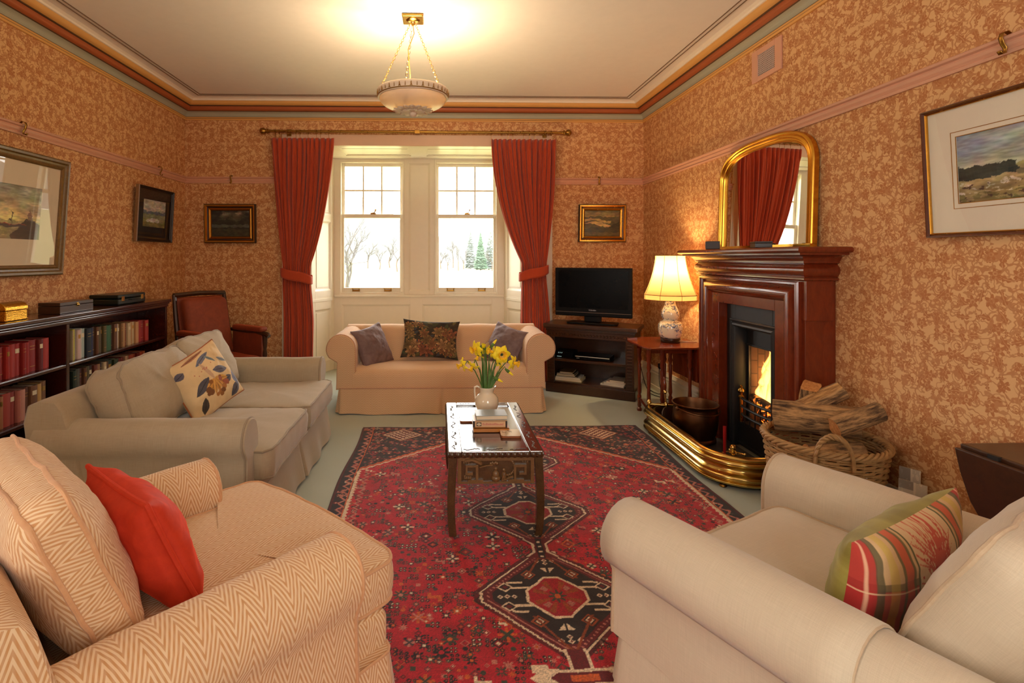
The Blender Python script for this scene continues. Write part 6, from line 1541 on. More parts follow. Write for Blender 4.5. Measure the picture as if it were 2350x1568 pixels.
def daffodil(label, px, py, dy, face, size=1.0, kind='open', leaf=None):
    Y = JG.y+dy; s_ = (px-1037.3)/1200+0.0244; X = s_*Y; Z = EYE-(py-592)/1200*Y
    base = Vector((JG.x+0.02*math.cos(px*1.7), JG.y+0.02*math.sin(py*2.3), JG.z+0.03)); _k = len(DAFF); DAFF.append(1); _o = Vector((max(-0.03, min(0.03, (X-JG.x)*0.2)), (-0.021, 0.004, 0.019, -0.009)[_k % 4]+0.002*(_k//4), 0)); neck = Vector((JG.x, JG.y, JG.z+0.168))+_o; base = Vector((JG.x, JG.y, JG.z+0.03))+_o*0.9
    head = Vector((X, Y, Z)); f = Vector(face).normalized()
    t = thing('daffodil', label, 'flower', base, (0, 0, 0), 'daffodils in the cream jug')
    top = head-f*0.028*size
    mid = neck.lerp(top, 0.6)+Vector(((X-JG.x)*-0.10, 0, 0.015)); pts = [base, neck.lerp(base, 0.25), neck, neck.lerp(mid, 0.5)+Vector((0, 0, 0.004)), mid]
    crook = top-f*0.012+Vector((0, 0, 0.012)); pts += [mid.lerp(crook, 0.6), crook, top]
    mb = MB(); mb.tube(pts, [0.0035]*5+[0.0032, 0.0032, 0.004], 8); part(mb, 'stem', M_STEM, t)
    M = Matrix.Translation(head) @ Rz(f) @ Matrix.Rotation(px*0.7, 4, 'Z')
    if kind == 'bud':
        mb = MB(); mb.lathe([(0.0, -0.034), (0.006, -0.03), (0.0095, -0.01), (0.0085, 0.01), (0.004, 0.026), (0.0, 0.03)], (0, 0, 0), 10, caps=False, M=M); part(mb, 'bud', M_PETAL, t)
        mb = MB(); mb.lathe([(0.0, -0.04), (0.007, -0.034), (0.0105, -0.018), (0.0098, -0.004)], (0, 0, 0), 10, caps=False, M=M); part(mb, 'spathe', M_STEM, t)
    elif kind == 'dry':
        mb = MB(); mb.lathe([(0.0, -0.03), (0.007, -0.024), (0.0095, -0.006), (0.006, 0.008), (0.0, 0.012)], (0, 0, 0), 10, caps=False, M=M); part(mb, 'spathe', M_SPATHE, t)
    else:
        for k in range(6):
            mb = MB(); a = 2*PI*k/6; P = []; L, w_ = 0.040*size, 0.0165*size
            for i in range(9):
                u = i/8; row = []
                for j in range(7):
                    v = j/6*2-1; ww = w_*math.sin(PI*min(1, 0.12+u*0.9))**0.7; r_ = 0.007*size+L*u
                    zz = -0.004+0.010*size*u*(1-u)*2-0.007*(v*v)*u+0.003*math.sin(u*7+k+px); p = Vector((r_, ww*v, zz-(0.004 if k % 2 else 0)-0.006*size*u*u)); p.rotate(Euler((0, 0, a))); row.append(M @ p)
                P.append(row)
            mb.grid(P); o = part(mb, 'petal', M_PETAL, t, angle=180)
        mb = MB(); P = []
        for i in range(11):
            u = i/10; row = []
            for j in range(48):
                a = 2*PI*j/48; r_ = (0.0085+0.004*u+0.008*u**5)*size*(1+0.09*u**4*math.cos(a*9)); row.append(M @ Vector((r_*math.cos(a), r_*math.sin(a), 0.030*size*u+0.002*u**4*math.sin(a*12))))
            P.append(row)
        mb.grid(P, cv=True); part(mb, 'trumpet', M_TRUMP, t, angle=180)
        mb = MB(); mb.lathe([(0.0, -0.028), (0.005, -0.024), (0.0045, -0.012), (0.008, 0.0)], (0, 0, 0), 10, caps=False, M=M); part(mb, 'calyx', M_STEM, t)
    if leaf:
        for (lx, ly, lz, w_) in leaf:
            tip = Vector((JG.x+lx, JG.y+ly, JG.z+0.168+lz)); nk = Vector((JG.x+0.028*(1 if lx > 0 else -1)*min(1, abs(lx)/0.05), JG.y+0.02*(1 if ly > 0 else -1), JG.z+0.165)); P = []
            for i in range(12):
                u = i/11; c_ = base.lerp(nk, min(1, u*2.2)) if u < 0.4545 else nk.lerp(tip, (u-0.4545)/0.5455); ww = w_*(1-max(0, (u-0.6)/0.4)**2)*0.5+0.0005
                P.append([c_+Vector((-ww, 0, 0)), c_+Vector((0, -0.0015, 0)), c_+Vector((ww, 0, 0)), c_+Vector((0, 0.0015, 0))])
            mb = MB(); mb.grid(P, cv=True); part(mb, 'leaf', M_STEM, t)
daffodil('daffodil low on the left of the bunch facing left', 1060, 838, -0.02, (-0.9, -0.35, -0.25), 1.0, leaf=[(-0.045, 0.01, 0.13, 0.012)])
daffodil('drooping daffodil second from the left, facing down', 1084, 842, -0.03, (-0.5, -0.35, -0.8), 0.95)
daffodil('big daffodil at the top left of the bunch facing left', 1092, 801, -0.01, (-0.75, -0.5, -0.15), 1.15, leaf=[(-0.02, -0.01, 0.19, 0.014), (-0.03, 0.02, 0.16, 0.012)])
daffodil('half hidden daffodil under the top left one', 1097, 818, 0.02, (-0.4, -0.2, -0.8), 0.85)
daffodil('daffodil at the top centre turned away to the window', 1116, 800, 0.03, (0.5, 0.75, 0.1), 0.9, leaf=[(0.0, 0.01, 0.20, 0.013), (0.02, -0.015, 0.17, 0.014)])
daffodil('big daffodil facing straight to the front', 1152, 815, -0.05, (0.12, -0.98, 0.05), 1.35, leaf=[(0.05, -0.01, 0.14, 0.012), (0.035, 0.0, 0.12, 0.013)])
daffodil('daffodil just left of the big front one, seen from the side', 1131, 809, 0.0, (-0.8, -0.3, 0.3), 1.0)
daffodil('daffodil on the right of the bunch facing right', 1180, 834, -0.01, (0.8, -0.55, -0.1), 1.1, leaf=[(0.10, 0.0, 0.11, 0.010), (0.075, -0.02, 0.12, 0.010)])
daffodil('small daffodil low behind the big front one', 1148, 838, 0.03, (0.3, 0.2, -0.8), 0.75)
daffodil('dry brown spathe at the top of the bunch', 1120, 790, 0.0, (0.4, -0.2, 0.8), 1.0, 'dry')
daffodil('green bud at the top right of the bunch', 1134, 788, 0.03, (0.6, 0.1, 0.75), 1.2, 'bud')
daffodil('yellow bud hanging on the right of the bunch', 1170, 856, -0.02, (0.75, -0.2, -0.6), 1.0, 'bud')
daffodil('yellow bud hanging lowest above the jug rim', 1145, 873, -0.045, (0.85, -0.3, -0.4), 1.0, 'bud')
# books and coasters on the table
O0 = Vector((0, 0, 0)); CG = 'books stacked on the coffee table'
flatbook('book', 'ochre book at the bottom of the coffee table pile', 0.300, 3.062, PT, 0.205, 0.135, 0.026, 0, magcol((188, 116, 34)), CG, cat='book', yaw=0, org=O0)
t = flatbook('book', 'cream spined book in the middle of the coffee table pile', 0.294, 3.072, PT+0.027, 0.198, 0.13, 0.036, R(-1), magcol((222, 182, 138)), CG, cat='book', yaw=0, org=O0)
mb = MB(); mb.box(-0.099, -0.087, -0.0662, -0.064, 0.0, 0.036); mb.box(0.089, 0.099, -0.0662, -0.064, 0.0, 0.036); mb.box(-0.078, -0.050, -0.0662, -0.064, 0.008, 0.028); mb.build('spine_bands', flat('dark_print', C(56, 36, 28), 0.6), t, smooth=False)
mb = MB(); mb.lathe([(0.0, 0), (0.012, 0), (0.012, 0.0006), (0.0, 0.0006)], (0, 0, 0), 20, M=Matrix.Translation((-0.064, -0.0661, 0.018)) @ Matrix.Rotation(PI/2, 4, 'X') @ Matrix.Diagonal((1, 0.62, 1, 1)), caps=False); mb.build('oval_mark', M_CREAMP, t)
mb = MB(); g = random.Random(2)
for k in range(26): mb.box(-0.042+k*0.0046, -0.0395+k*0.0046, -0.0660, -0.064, 0.012, 0.018+g.random()*0.008)
mb.build('lettering', flat('red_print', C(206, 120, 110), 0.6), t, smooth=False)
flatbook('book', 'grey book on top of the coffee table pile', 0.304, 3.085, PT+0.064, 0.182, 0.125, 0.026, R(1.5), magcol((150, 160, 162)), CG, cat='book', yaw=0, org=O0, spine=False)
M_CORK = flat('coaster_edge', C(150, 84, 40), 0.6)
def coastermat():
    m = NM('printed_coaster', 0.18, Coat_Weight=0.5); o = m.obj(); x, y, z = m.xyz(o); n = m.noise(o, 60.0, 4.0); r = ((x+0.018)*(x+0.018)+(y-0.012)*(y-0.012)).m('SQRT')
    k = n.step(0.5, 0.56)*(0.035-r).step(0.0, 0.015); m.set('Base Color', m.mix(k*0.8, C(226, 208, 178), C(70, 56, 44))); return m.mat
M_CST = coastermat()
def coaster(label, x, y, w_, d_, rz, h=0.010, edge=M_CORK):
    t = thing('coaster', label, 'coaster', (x, y, PT), rz)
    pl = rrect(-w_/2, w_/2, -d_/2, d_/2, 0.014, 5, 0.5)
    mb = MB(); mb.prism(pl, 0, h-0.0015, 'z'); mb.build('backing', edge, t, smooth=False)
    mb = MB(); mb.prism([(a*0.995, b_*0.995) for a, b_ in pl], h-0.0014, h, 'z'); mb.build('printed_top', M_CST, t, smooth=False)
coaster('square coaster with a printed tree at the front of the table', 0.402, 2.955, 0.112, 0.112, R(-2), 0.014)
coaster('pale table mat behind the books on the coffee table', 0.181, 3.31, 0.108, 0.26, R(0), 0.010)
# ------------------------------------------------------------------ curtain pole and curtains
PY, PZ = 5.965, 2.885
cp_ = thing('curtain_pole', 'long brass curtain pole with ball ends above the window', 'curtain pole', (-0.25, PY, PZ))
mb = MB(); mb.cyl((-1.93, PY, PZ), (1.42, PY, PZ), 0.015, seg=16); part(mb, 'pole', M_BRASS_D, cp_)
for s_, x in ((-1, -1.93), (1, 1.42)):
    mb = MB(); Mx = Matrix.Translation((x, PY, PZ)) @ Matrix.Rotation(s_*PI/2, 4, 'Y')
    mb.lathe([(0.0, -0.02), (0.0175, -0.02), (0.0175, 0.0), (0.028, 0.004), (0.028, 0.016), (0.016, 0.024), (0.024, 0.032), (0.036, 0.05), (0.038, 0.066), (0.032, 0.084), (0.016, 0.097), (0.0, 0.10)], (0, 0, 0), 20, caps=False, M=Mx); part(mb, 'finial', M_BRASS_D, cp_)
for x in (-1.72, -0.25, 1.22):
    mb = MB(); mb.box(x-0.02, x+0.02, PY-0.004, YB-0.023, PZ-0.012, PZ+0.012); mb.box(x-0.025, x+0.025, YB-0.034, YB-0.023, PZ-0.04, PZ+0.04) if x != -0.25 else mb.box(x-0.03, x+0.03, PY-0.02, PY+0.02, PZ-0.022, PZ+0.018); part(mb, 'bracket', M_BRASS_D, cp_, smooth=False, bevel=0.003)
def curtain_mat():
    m = NM('rust_red_linen', 0.85, Sheen_Weight=0.3); o = m.obj(); u = m.uv()
    a = m.noise(m.map(o, (1, 1, 0.03)), 220.0, 3.0, 0.6); b = m.noise(m.map(o, (1, 1, 12)), 60.0, 3.0); c = m.noise(o, 3.0, 2.0)
    m.set('Base Color', m.mix(a*0.6+b*0.5-0.05, C(140, 34, 8), C(204, 78, 28))); m.bump(a+b, 0.25, 0.003); return m.mat
M_CURT = curtain_mat()
def curtain(label, tx0, tx1, wx0, wx1, bx0, bx1, ztie, seed, side):
    zt, zb = PZ-0.075, 0.03; n, mrow = 220, 56; folds = 13
    root = thing('curtain', label, 'curtain', ((bx0+bx1)/2, PY, zb)); P = []; rg = random.Random(seed); ph = [rg.uniform(-0.5, 0.5) for _ in range(folds+2)]
    for i in range(n):
        t = i/(n-1); col = []
        for k in range(mrow):
            f = k/(mrow-1); z = zt+(zb-zt)*f; ft = (zt-ztie)/(zt-zb)
            if f < ft-0.045:
                q = f/(ft-0.045); e = q**1.7*(1-0.25*q)+0.25*q**4
                x0 = tx0+(wx0-tx0)*(e if side > 0 else (0.35*q+0.65*e)*1.0); x1 = tx1+(wx1-tx1)*(e if side < 0 else (0.35*q+0.65*e))
            else:
                q = max(0, f-ft-0.04)/(1-ft); e = min(1, q*3.0)**0.8; x0 = wx0+(bx0-wx0)*e; x1 = wx1+(bx1-wx1)*e
            nt = math.exp(-((z-ztie)/0.10)**2)
            w = x1-x0; tt = t+0.012*math.sin(z*3+seed+t*9); x = x0+w*tt
            a = folds*2*PI*(t+0.010*math.sin(f*5+t*17+seed)); amp = 0.030*(0.65+0.35*math.sin(t*23+seed))*(1-0.55*nt)*(1.0 if f > 0.05 else 0.75)
            y = PY+amp*math.sin(a)+0.010*math.sin(a*2.3+z*1.5+seed)*(1-nt)-0.012
            # pinch pleats at the head
            if f < 0.045: y = PY-0.01+0.022*math.sin(a)
            x += 0.006*math.sin(a*1.0+1.3)*(1-nt)
            zz = z-(0.012*abs(math.sin(a/2)) if k == 0 else 0)
            col.append((x, y, zz))
        P.append(col)
    mb = MB(); mb.grid(P); o = part(mb, 'drape', M_CURT, root, angle=180)
    m = o.modifiers.new('solid', 'SOLIDIFY'); m.thickness = 0.003; m.offset = 0
    for k in range(9):
        x = tx0+(tx1-tx0)*(0.04+0.92*(k+0.25*math.sin(k*2.1+seed))/8.3); r_ = 0.024
        mb = MB(); mb.tube([(x+0.004*math.sin(j), PY+r_*math.cos(2*PI*j/20), PZ-0.0055+r_*math.sin(2*PI*j/20)) for j in range(20)], 0.0032, 6, closed=True)
        mb.tube([(x, PY, PZ-0.03), (x, PY-0.004, PZ-0.052), (x, PY+0.002, PZ-0.075)], 0.002, 5); part(mb, 'ring', M_BRASS_D, root)
    # tie-back: a shaped band around the waist
    zc = ztie; cx, hw_ = (wx0+wx1)/2, (wx1-wx0)/2
    tb = thing('tie_back', label.replace('rust red curtain', 'rust red fabric tie-back on the curtain'), 'tie-back', (cx, PY, zc))
    P = []; n_ = 44
    for j in range(n_):
        a = 2*PI*j/n_; x = cx+(hw_+0.020)*math.copysign(abs(math.cos(a))**0.6, math.cos(a)); y = PY-0.012-0.066*math.copysign(abs(math.sin(a))**0.6, math.sin(a)); dz = 0.05*side*math.cos(a)*(1 if math.sin(a) > -0.3 else 0.6); hgt = 0.058*(0.75+0.25*math.sin(a))
        P.append([(x*1.0, y, zc+dz+hgt*q) for q in (-1, -0.6, 0, 0.6, 1)])
    mb = MB(); mb.grid(P, cu=True, flip=True); o = part(mb, 'band', M_CURT, tb, angle=60); m = o.modifiers.new('solid', 'SOLIDIFY'); m.thickness = 0.006; m.offset = 1
    mb = MB(); xo = cx+side*(hw_+0.02); mb.tube([(xo, PY, zc+0.06), (xo+side*0.012, PY+0.04, zc+0.07), (xo+side*0.01, YB-0.03, zc+0.07)], 0.006, 8); part(mb, 'hook', M_BRASS, tb)
curtain('rust red curtain at the bookcase end of the window', -1.90, -1.20, -1.765, -1.46, -1.755, -1.425, 1.245, 2, -1)
curtain('rust red curtain at the television end of the window', 0.585, 1.335, 0.935, 1.225, 0.92, 1.262, 1.275, 5, 1)

# ------------------------------------------------------------------ pictures
M_ART = painted('painted_paper', 0.75); M_OIL = painted('oil_paint', 0.45)
M_PGLASS = glass('picture_glass', (1, 1, 1, 1), 1.0)
def canvas(h, w): return np.zeros((h, w, 3)), *np.mgrid[0:1:complex(0, h), 0:1:complex(0, w)]    # img, v (0 bottom..1 top), u
def lerp3(a, b_, t): return np.array(a, float)*(1-t[..., None])+np.array(b_, float)*t[..., None]
def painterly(img, seed):
    h, w = img.shape[:2]; ny = (fbm(h, w, 16, 4, seed)-0.5)*h*0.085; nx = (fbm(h, w, 16, 4, seed+1)-0.5)*w*0.085
    yy, xx = np.mgrid[0:h, 0:w]; out = img[np.clip(yy+ny, 0, h-1).astype(int), np.clip(xx+nx, 0, w-1).astype(int)]
    k = 1+0.5*(fbm(h, w, 9, 5, seed+2, 0.5)-0.5)+0.35*(fbm(h, w, 40, 2, seed+3, 0.4)-0.5)
    tint = np.stack([fbm(h, w, 7, 3, seed+4+c)-0.5 for c in range(3)], -1)*34
    return np.clip(out*k[..., None]+tint*(out.mean(-1, keepdims=True)/150), 0, 255)
def ridge(u, base, amp, seed, n=5):
    w = u.shape[1]; r = fbm(2, w, n, 4, seed)[0]; return base+amp*(r-0.5)
def art_sea(h=150, w=170):
    img, v, u = canvas(h, w); n = fbm(h, w, 4, 5, 41, 1.0)
    img[:] = lerp3((222, 192, 132), (156, 158, 142), np.clip((v-0.35)*1.6, 0, 1)); cl = np.clip((n-0.46)*4, 0, 1)*np.clip((v-0.45)*3, 0, 1); img = img*(1-cl[..., None]*0.55)+np.array((108, 96, 84.))*cl[..., None]*0.55
    glow = np.exp(-((u-0.45)**2/0.10+(v-0.42)**2/0.02)); img += glow[..., None]*np.array((26, 22, 8.))
    sea = v < 0.34; img[sea] = lerp3((150, 136, 104), (196, 174, 122), np.clip(v/0.34, 0, 1))[sea]; rp = (fbm(h, w, 22, 3, 42, 0.4) > 0.55) & sea; img[rp] *= 0.86
    rock = (v < ridge(u, 0.30, 0.25, 43)[None]*np.clip((u-0.55)*4, 0, 1)+0.02) & (u > 0.6); img[rock] = lerp3((92, 58, 44), (60, 48, 42), n)[rock]
    hull = (np.abs(v-0.24-0.03*np.abs(u-0.62)) < 0.035) & (np.abs(u-0.62) < 0.20); img[hull] = (72, 58, 56); hull = (np.abs(v-0.27) < 0.008) & (np.abs(u-0.62) < 0.19); img[hull] = (150, 64, 52)
    m = (np.abs(u-0.60) < 0.004) & (v > 0.26) & (v < 0.5); img[m] = (88, 66, 54)
    for sx, sb, sh in ((0.14, 0.33, 0.26), (0.36, 0.33, 0.15), (0.84, 0.36, 0.20)):
        s_ = (v > sb) & (v < sb+sh) & (u > sx-0.006) & (u < sx+0.05*(1-(v-sb)/sh)*1.5); img[s_] = (146, 112, 92); s_ = (np.abs(v-sb+0.012) < 0.014) & (np.abs(u-sx-0.02) < 0.06); img[s_] = (110, 88, 78)
    return img
def art_lake(h=130, w=100):
    img, v, u = canvas(h, w); n = fbm(h, w, 6, 4, 51)
    img[:] = lerp3((206, 196, 176), (188, 186, 180), v); img += (n[..., None]-0.5)*26
    m = v < ridge(u, 0.60, 0.20, 52, 4)[None]; img[m] = (112, 122, 138)
    m = v < ridge(u, 0.46, 0.10, 53, 5)[None]; img[m] = lerp3((132, 140, 112), (150, 150, 118), n)[m]
    m = v < ridge(u, 0.30, 0.10, 55, 4)[None]; img[m] = lerp3((116, 122, 76), (168, 160, 116), n)[m]
    m = ((u-0.45)**2/0.09+(v-0.24)**2/0.006) < 1; img[m] = (206, 206, 200)
    m = (v < ridge(u, 0.16, 0.12, 56, 6)[None]); img[m] = lerp3((108, 106, 60), (150, 134, 88), fbm(h, w, 20, 3, 57))[m]; return img
def art_storm(h=120, w=160):
    img, v, u = canvas(h, w); n = fbm(h, w, 4, 5, 61, 1.4); img[:] = lerp3((30, 28, 22), (98, 92, 72), np.clip((n-0.3)*2.2, 0, 1))
    d = np.exp(-((v-0.86-0.1*(n-0.5))**2)/0.006)*np.clip((n-0.35)*3, 0, 1); img += d[..., None]*np.array((46, 44, 36.))
    m = v < ridge(u, 0.62, 0.22, 62, 4)[None]; img[m] = lerp3((20, 20, 15), (52, 50, 36), fbm(h, w, 8, 4, 63))[m]
    w_ = (np.abs(v-0.40) < 0.05*(0.6+n)) ; img[w_] = lerp3((66, 68, 58), (96, 98, 84), n)[w_]
    m = v < ridge(u, 0.30, 0.14, 64, 5)[None]; img[m] = lerp3((34, 32, 20), (82, 74, 48), fbm(h, w, 10, 4, 65))[m]; return img
def art_river(h=120, w=160):
    img, v, u = canvas(h, w); n = fbm(h, w, 5, 5, 71, 1.4); img[:] = lerp3((170, 150, 92), (110, 100, 66), np.clip((v-0.6)*2.5, 0, 1)); img += (n[..., None]-0.5)*50
    m = v < ridge(u, 0.76, 0.10, 72, 4)[None]; img[m] = lerp3((62, 62, 42), (96, 90, 56), n)[m]
    m = (np.abs(v-0.60-0.06*np.sin(u*7)) < 0.045) & (u < 0.75); img[m] = (176, 150, 92)
    m = (np.abs(v-0.44-0.08*np.sin(u*5+0.5)) < 0.075*np.clip(1-np.abs(u-0.45)*1.9, 0, 1)); img[m] = (190, 162, 100)
    low = v < ridge(u, 0.30, 0.20, 74, 5)[None]+0.22*np.clip((u-0.62)*3, 0, 1); img[low] = lerp3((26, 28, 16), (70, 66, 36), fbm(h, w, 10, 4, 75))[low]; m = v < 0.14; img[m] = lerp3((56, 52, 30), (108, 94, 54), fbm(h, w, 9, 4, 76))[m]; return img
def art_moor(h=130, w=190):
    img, v, u = canvas(h, w); n = fbm(h, w, 4, 5, 81, 0.7); img[:] = lerp3((186, 184, 160), (128, 150, 172), np.clip((v-0.4)*1.7, 0, 1)); cl = np.clip((fbm(h, w, 3, 5, 82, 0.5)-0.42)*4, 0, 1); img = img*(1-0.7*cl[..., None])+np.array((196, 190, 170.))*0.7*cl[..., None]
    m = v < ridge(u, 0.44, 0.12, 83, 3)[None]+0.10*np.clip(u-0.2, 0, 1); img[m] = lerp3((148, 140, 92), (176, 164, 112), n)[m]; m = (v < ridge(u, 0.385, 0.05, 84, 6)[None]) & (u > 0.3); img[m] = (124, 120, 84)
    tr = ridge(u, 0.52, 0.14, 85, 24)[None]*np.clip(1.35-np.maximum(0, u-0.22)*2.3, 0, 1)+0.0*u; m = (v < tr) & (v > 0.30) & (u < 0.36); img[m] = lerp3((36, 46, 44), (66, 72, 60), fbm(h, w, 18, 3, 86))[m]
    m = v < ridge(u, 0.32, 0.05, 87, 6)[None]; g = fbm(h, w, 16, 4, 88, 1.0); img[m] = lerp3((128, 106, 70), (196, 176, 128), g)[m]
    sp = (fbm(h, w, 30, 2, 89) > 0.66) & (v < 0.28) & (v > 0.12); img[sp] = (212, 196, 176); sp = (fbm(h, w, 26, 2, 90) > 0.68) & (v < 0.26); img[sp] = (88, 66, 54); m = (v < 0.12) & (g > 0.5); img[m] = (120, 110, 66); return img
def picture(label, wall, pos, zb, w, h, fw, fd, mats, art, mw=0.0, slip=None, lean=0.0, amat=None, glazed=True, mount=None, mtop=None, off=0.0):
    # local: x right for the viewer, -y towards the viewer, z up
    loc, rz = {'left': ((XL+0.012+off, pos, zb), PI/2), 'right': ((XR-0.012-off, pos, zb), -PI/2), 'back': ((pos, YB-0.012-off, zb), 0)}[wall]
    t = thing('picture', label, 'picture', loc, (R(lean), 0, rz))
    prof = [(0, 0.0), (0, -fd*0.8), (fw*0.12, -fd), (fw*0.32, -fd*0.97), (fw*0.45, -fd*0.70), (fw*0.62, -fd*0.62), (fw*0.78, -fd*0.75), (fw*0.92, -fd*0.62), (fw, -fd*0.45), (fw, -0.004)]
    mb = MB()
    for a in range(len(prof)-1):
        (o0, y0), (o1, y1) = prof[a], prof[a+1]
        A = [(-w/2+o0, y0, o0), (w/2-o0, y0, o0), (w/2-o0, y0, h-o0), (-w/2+o0, y0, h-o0)]; B = [(-w/2+o1, y1, o1), (w/2-o1, y1, o1), (w/2-o1, y1, h-o1), (-w/2+o1, y1, h-o1)]
        for k in range(4): mb.add([A[k], A[(k+1) % 4], B[(k+1) % 4], B[k]], [(0, 1, 2, 3)], 0 if a < len(mats[1]) and mats[1][a] == 0 else mats[1][min(a, len(mats[1])-1)])
    mb.box(-w/2+0.002, w/2-0.002, -0.003, 0.0, 0.002, h-0.002, 0)
    mb.build('frame', mats[0], t, smooth=False, bevel=0.0)
    ix, iz = w/2-fw, fw; ym = -fd*0.30; mt_ = mw if mtop is None else mtop
    ax0, ax1, az0, az1 = -ix+mw, ix-mw, iz+mt_, h-iz-mw
    if mw > 0:
        mb = MB()
        for x0, x1, z0, z1 in ((-ix, ax0, iz, h-iz), (ax1, ix, iz, h-iz), (ax0, ax1, iz, az0), (ax0, ax1, az1, h-iz)): mb.box(x0, x1, ym, ym+0.003, z0, z1)
        mb.build('mount', mount, t, smooth=False)
        if slip is not None:
            mb = MB(); s_ = 0.006
            for e, hh in ((0.0, 0.0005), (0.022, 0.0008)):
                x0, x1, z0, z1 = ax0-e, ax1+e, az0-e, az1+e; q_ = 0.003
                mb.box(x0-q_, x1+q_, ym-hh, ym+0.001, z1, z1+q_); mb.box(x0-q_, x1+q_, ym-hh, ym+0.001, z0-q_, z0); mb.box(x0-q_, x0, ym-hh, ym+0.001, z0, z1); mb.box(x1, x1+q_, ym-hh, ym+0.001, z0, z1)
            mb.build('mount_line', slip, t, smooth=False)
    img = painterly(art(), int(w*1000)); hh, ww = img.shape[:2]; Z, X = np.meshgrid(np.linspace(az0-0.001, az1+0.001, hh), np.linspace(ax0-0.001, ax1+0.001, ww), indexing='ij')
    pts = np.stack([X, np.full_like(X, ym+0.0035), Z], -1).reshape(-1, 3)
    color_grid('painting', pts, s2l(img).reshape(-1, 3), hh, ww, amat or M_ART, t)
    if glazed:
        mb = MB(); y_ = ym-0.006; mb.add([(-ix, y_, iz), (ix, y_, iz), (ix, y_, h-iz), (-ix, y_, h-iz)], [(0, 1, 2, 3)]); mb.build('glass', M_PGLASS, t, smooth=False)
    return t
M_FRG = wood('mottled_gilt_wood', C(66, 46, 14), C(146, 108, 42), 0.35, 1.5, 0.2); M_FRB = flat('black_mount', C(22, 18, 18), 0.6); M_FRO = wood('pale_oak_frame', C(120, 88, 56), C(160, 124, 84), 0.4, 1.5)
M_MNT = flat('cream_mount', C(224, 208, 180), 0.85); M_MNT2 = flat('ivory_mount', C(232, 222, 202), 0.85); M_GOLDF = metal('antique_gilt_frame', C(172, 118, 44), 0.38, 0.2); M_GOLDB = metal('bright_gilt_frame', C(214, 160, 64), 0.26, 0.1); M_FRD = flat('dark_frame', C(40, 24, 14), 0.4)
M_FRM = wood('brown_frame', C(66, 30, 14), C(112, 58, 30), 0.3, 1.5, 0.2)
picture('large watercolour of boats in a wide mottled gilt frame above the bookcase', 'left', 3.51, 1.325, 1.11, 0.86, 0.075, 0.035, ([M_FRG], [0]), art_sea, 0.165, None, 4.0, mount=M_MNT, mtop=0.18)
picture('small lake view in a black mount near the window corner', 'left', 5.36, 1.61, 0.66, 0.545, 0.03, 0.035, ([M_FRO, M_FRD], [0, 0, 1, 1, 1]), art_lake, 0.095, None, 3.0, mount=M_FRB, mtop=0.12)
picture('dark stormy landscape in a gilt frame beside the left curtain', 'back', -2.385, 1.62, 0.58, 0.445, 0.075, 0.045, ([M_GOLDF, M_FRD], [1, 1, 0, 0, 1, 0, 0]), art_storm, 0.0, None, 2.0, M_OIL, False)
picture('river landscape in a gilt frame above the television', 'back', 1.892, 1.635, 0.55, 0.435, 0.07, 0.045, ([M_GOLDB, M_FRD], [1, 1, 0, 0, 1, 0, 0]), art_river, 0.0, None, 3.0, M_OIL, False)
picture('framed print of a moor with dark firs to the right of the mirror', 'right', 1.985, 1.547, 0.98, 0.605, 0.022, 0.028, ([M_FRM, M_GOLDB], [0, 0, 0, 0, 0, 1, 1, 1]), art_moor, 0.13, M_GOLDF, 3.0, mount=M_MNT2)

# ------------------------------------------------------------------ arched overmantel mirror
mr = thing('mirror', 'arched gilt mirror standing on the mantel shelf', 'mirror', (2.325, 3.775, 1.5195), (0, R(1.6), 0))
# local here: x = depth (0 at the front, + to the wall), y along the wall, z up
def arch_pts(o_, n=40):
    hw_, zs, ht = 0.555-o_, 0.52, 0.29-o_; pts = [(-hw_, 0.0+0.02)]
    pts += [(-hw_, zs*k/6) for k in range(1, 6)]
    for k in range(n+1):
        a = PI-PI*k/n; ex = 0.72; c_, s_ = math.cos(a), math.sin(a); pts.append((hw_*math.copysign(abs(c_)**ex, c_), zs+ht*abs(s_)**ex))
    pts += [(hw_, zs*k/6) for k in range(5, 0, -1)]+[(hw_, 0.02)]; return pts
prof = [(0.0, 0.042), (0.0, 0.012), (0.006, 0.004), (0.014, 0.0), (0.022, 0.003), (0.027, 0.010), (0.032, 0.006), (0.042, 0.004), (0.048, 0.012), (0.054, 0.010), (0.062, 0.013), (0.066, 0.022), (0.070, 0.022), (0.074, 0.036)]
mb = MB(); mb.grid([[(d, y, z) for y, z in arch_pts(o_)] for o_, d in prof]); mb.box(-0.004, 0.042, -0.555, 0.555, 0.0, 0.022); mb.box(0.036, 0.042, -0.54, 0.54, 0.02, 0.5); mb.build('frame', M_GOLD, mr, angle=28, bevel=0.0)
mm = NM('mirror_silver', 0.02, Metallic=1.0, Base_Color=(0.86, 0.87, 0.86, 1)); mm.set('Roughness', mm.noise(mm.obj(), 3.0)*0.012)
mb = MB(); mb.cap([(0.032, y, z) for y, z in arch_pts(0.066)]); mb.build('mirror_glass', mm.mat, mr, smooth=False)
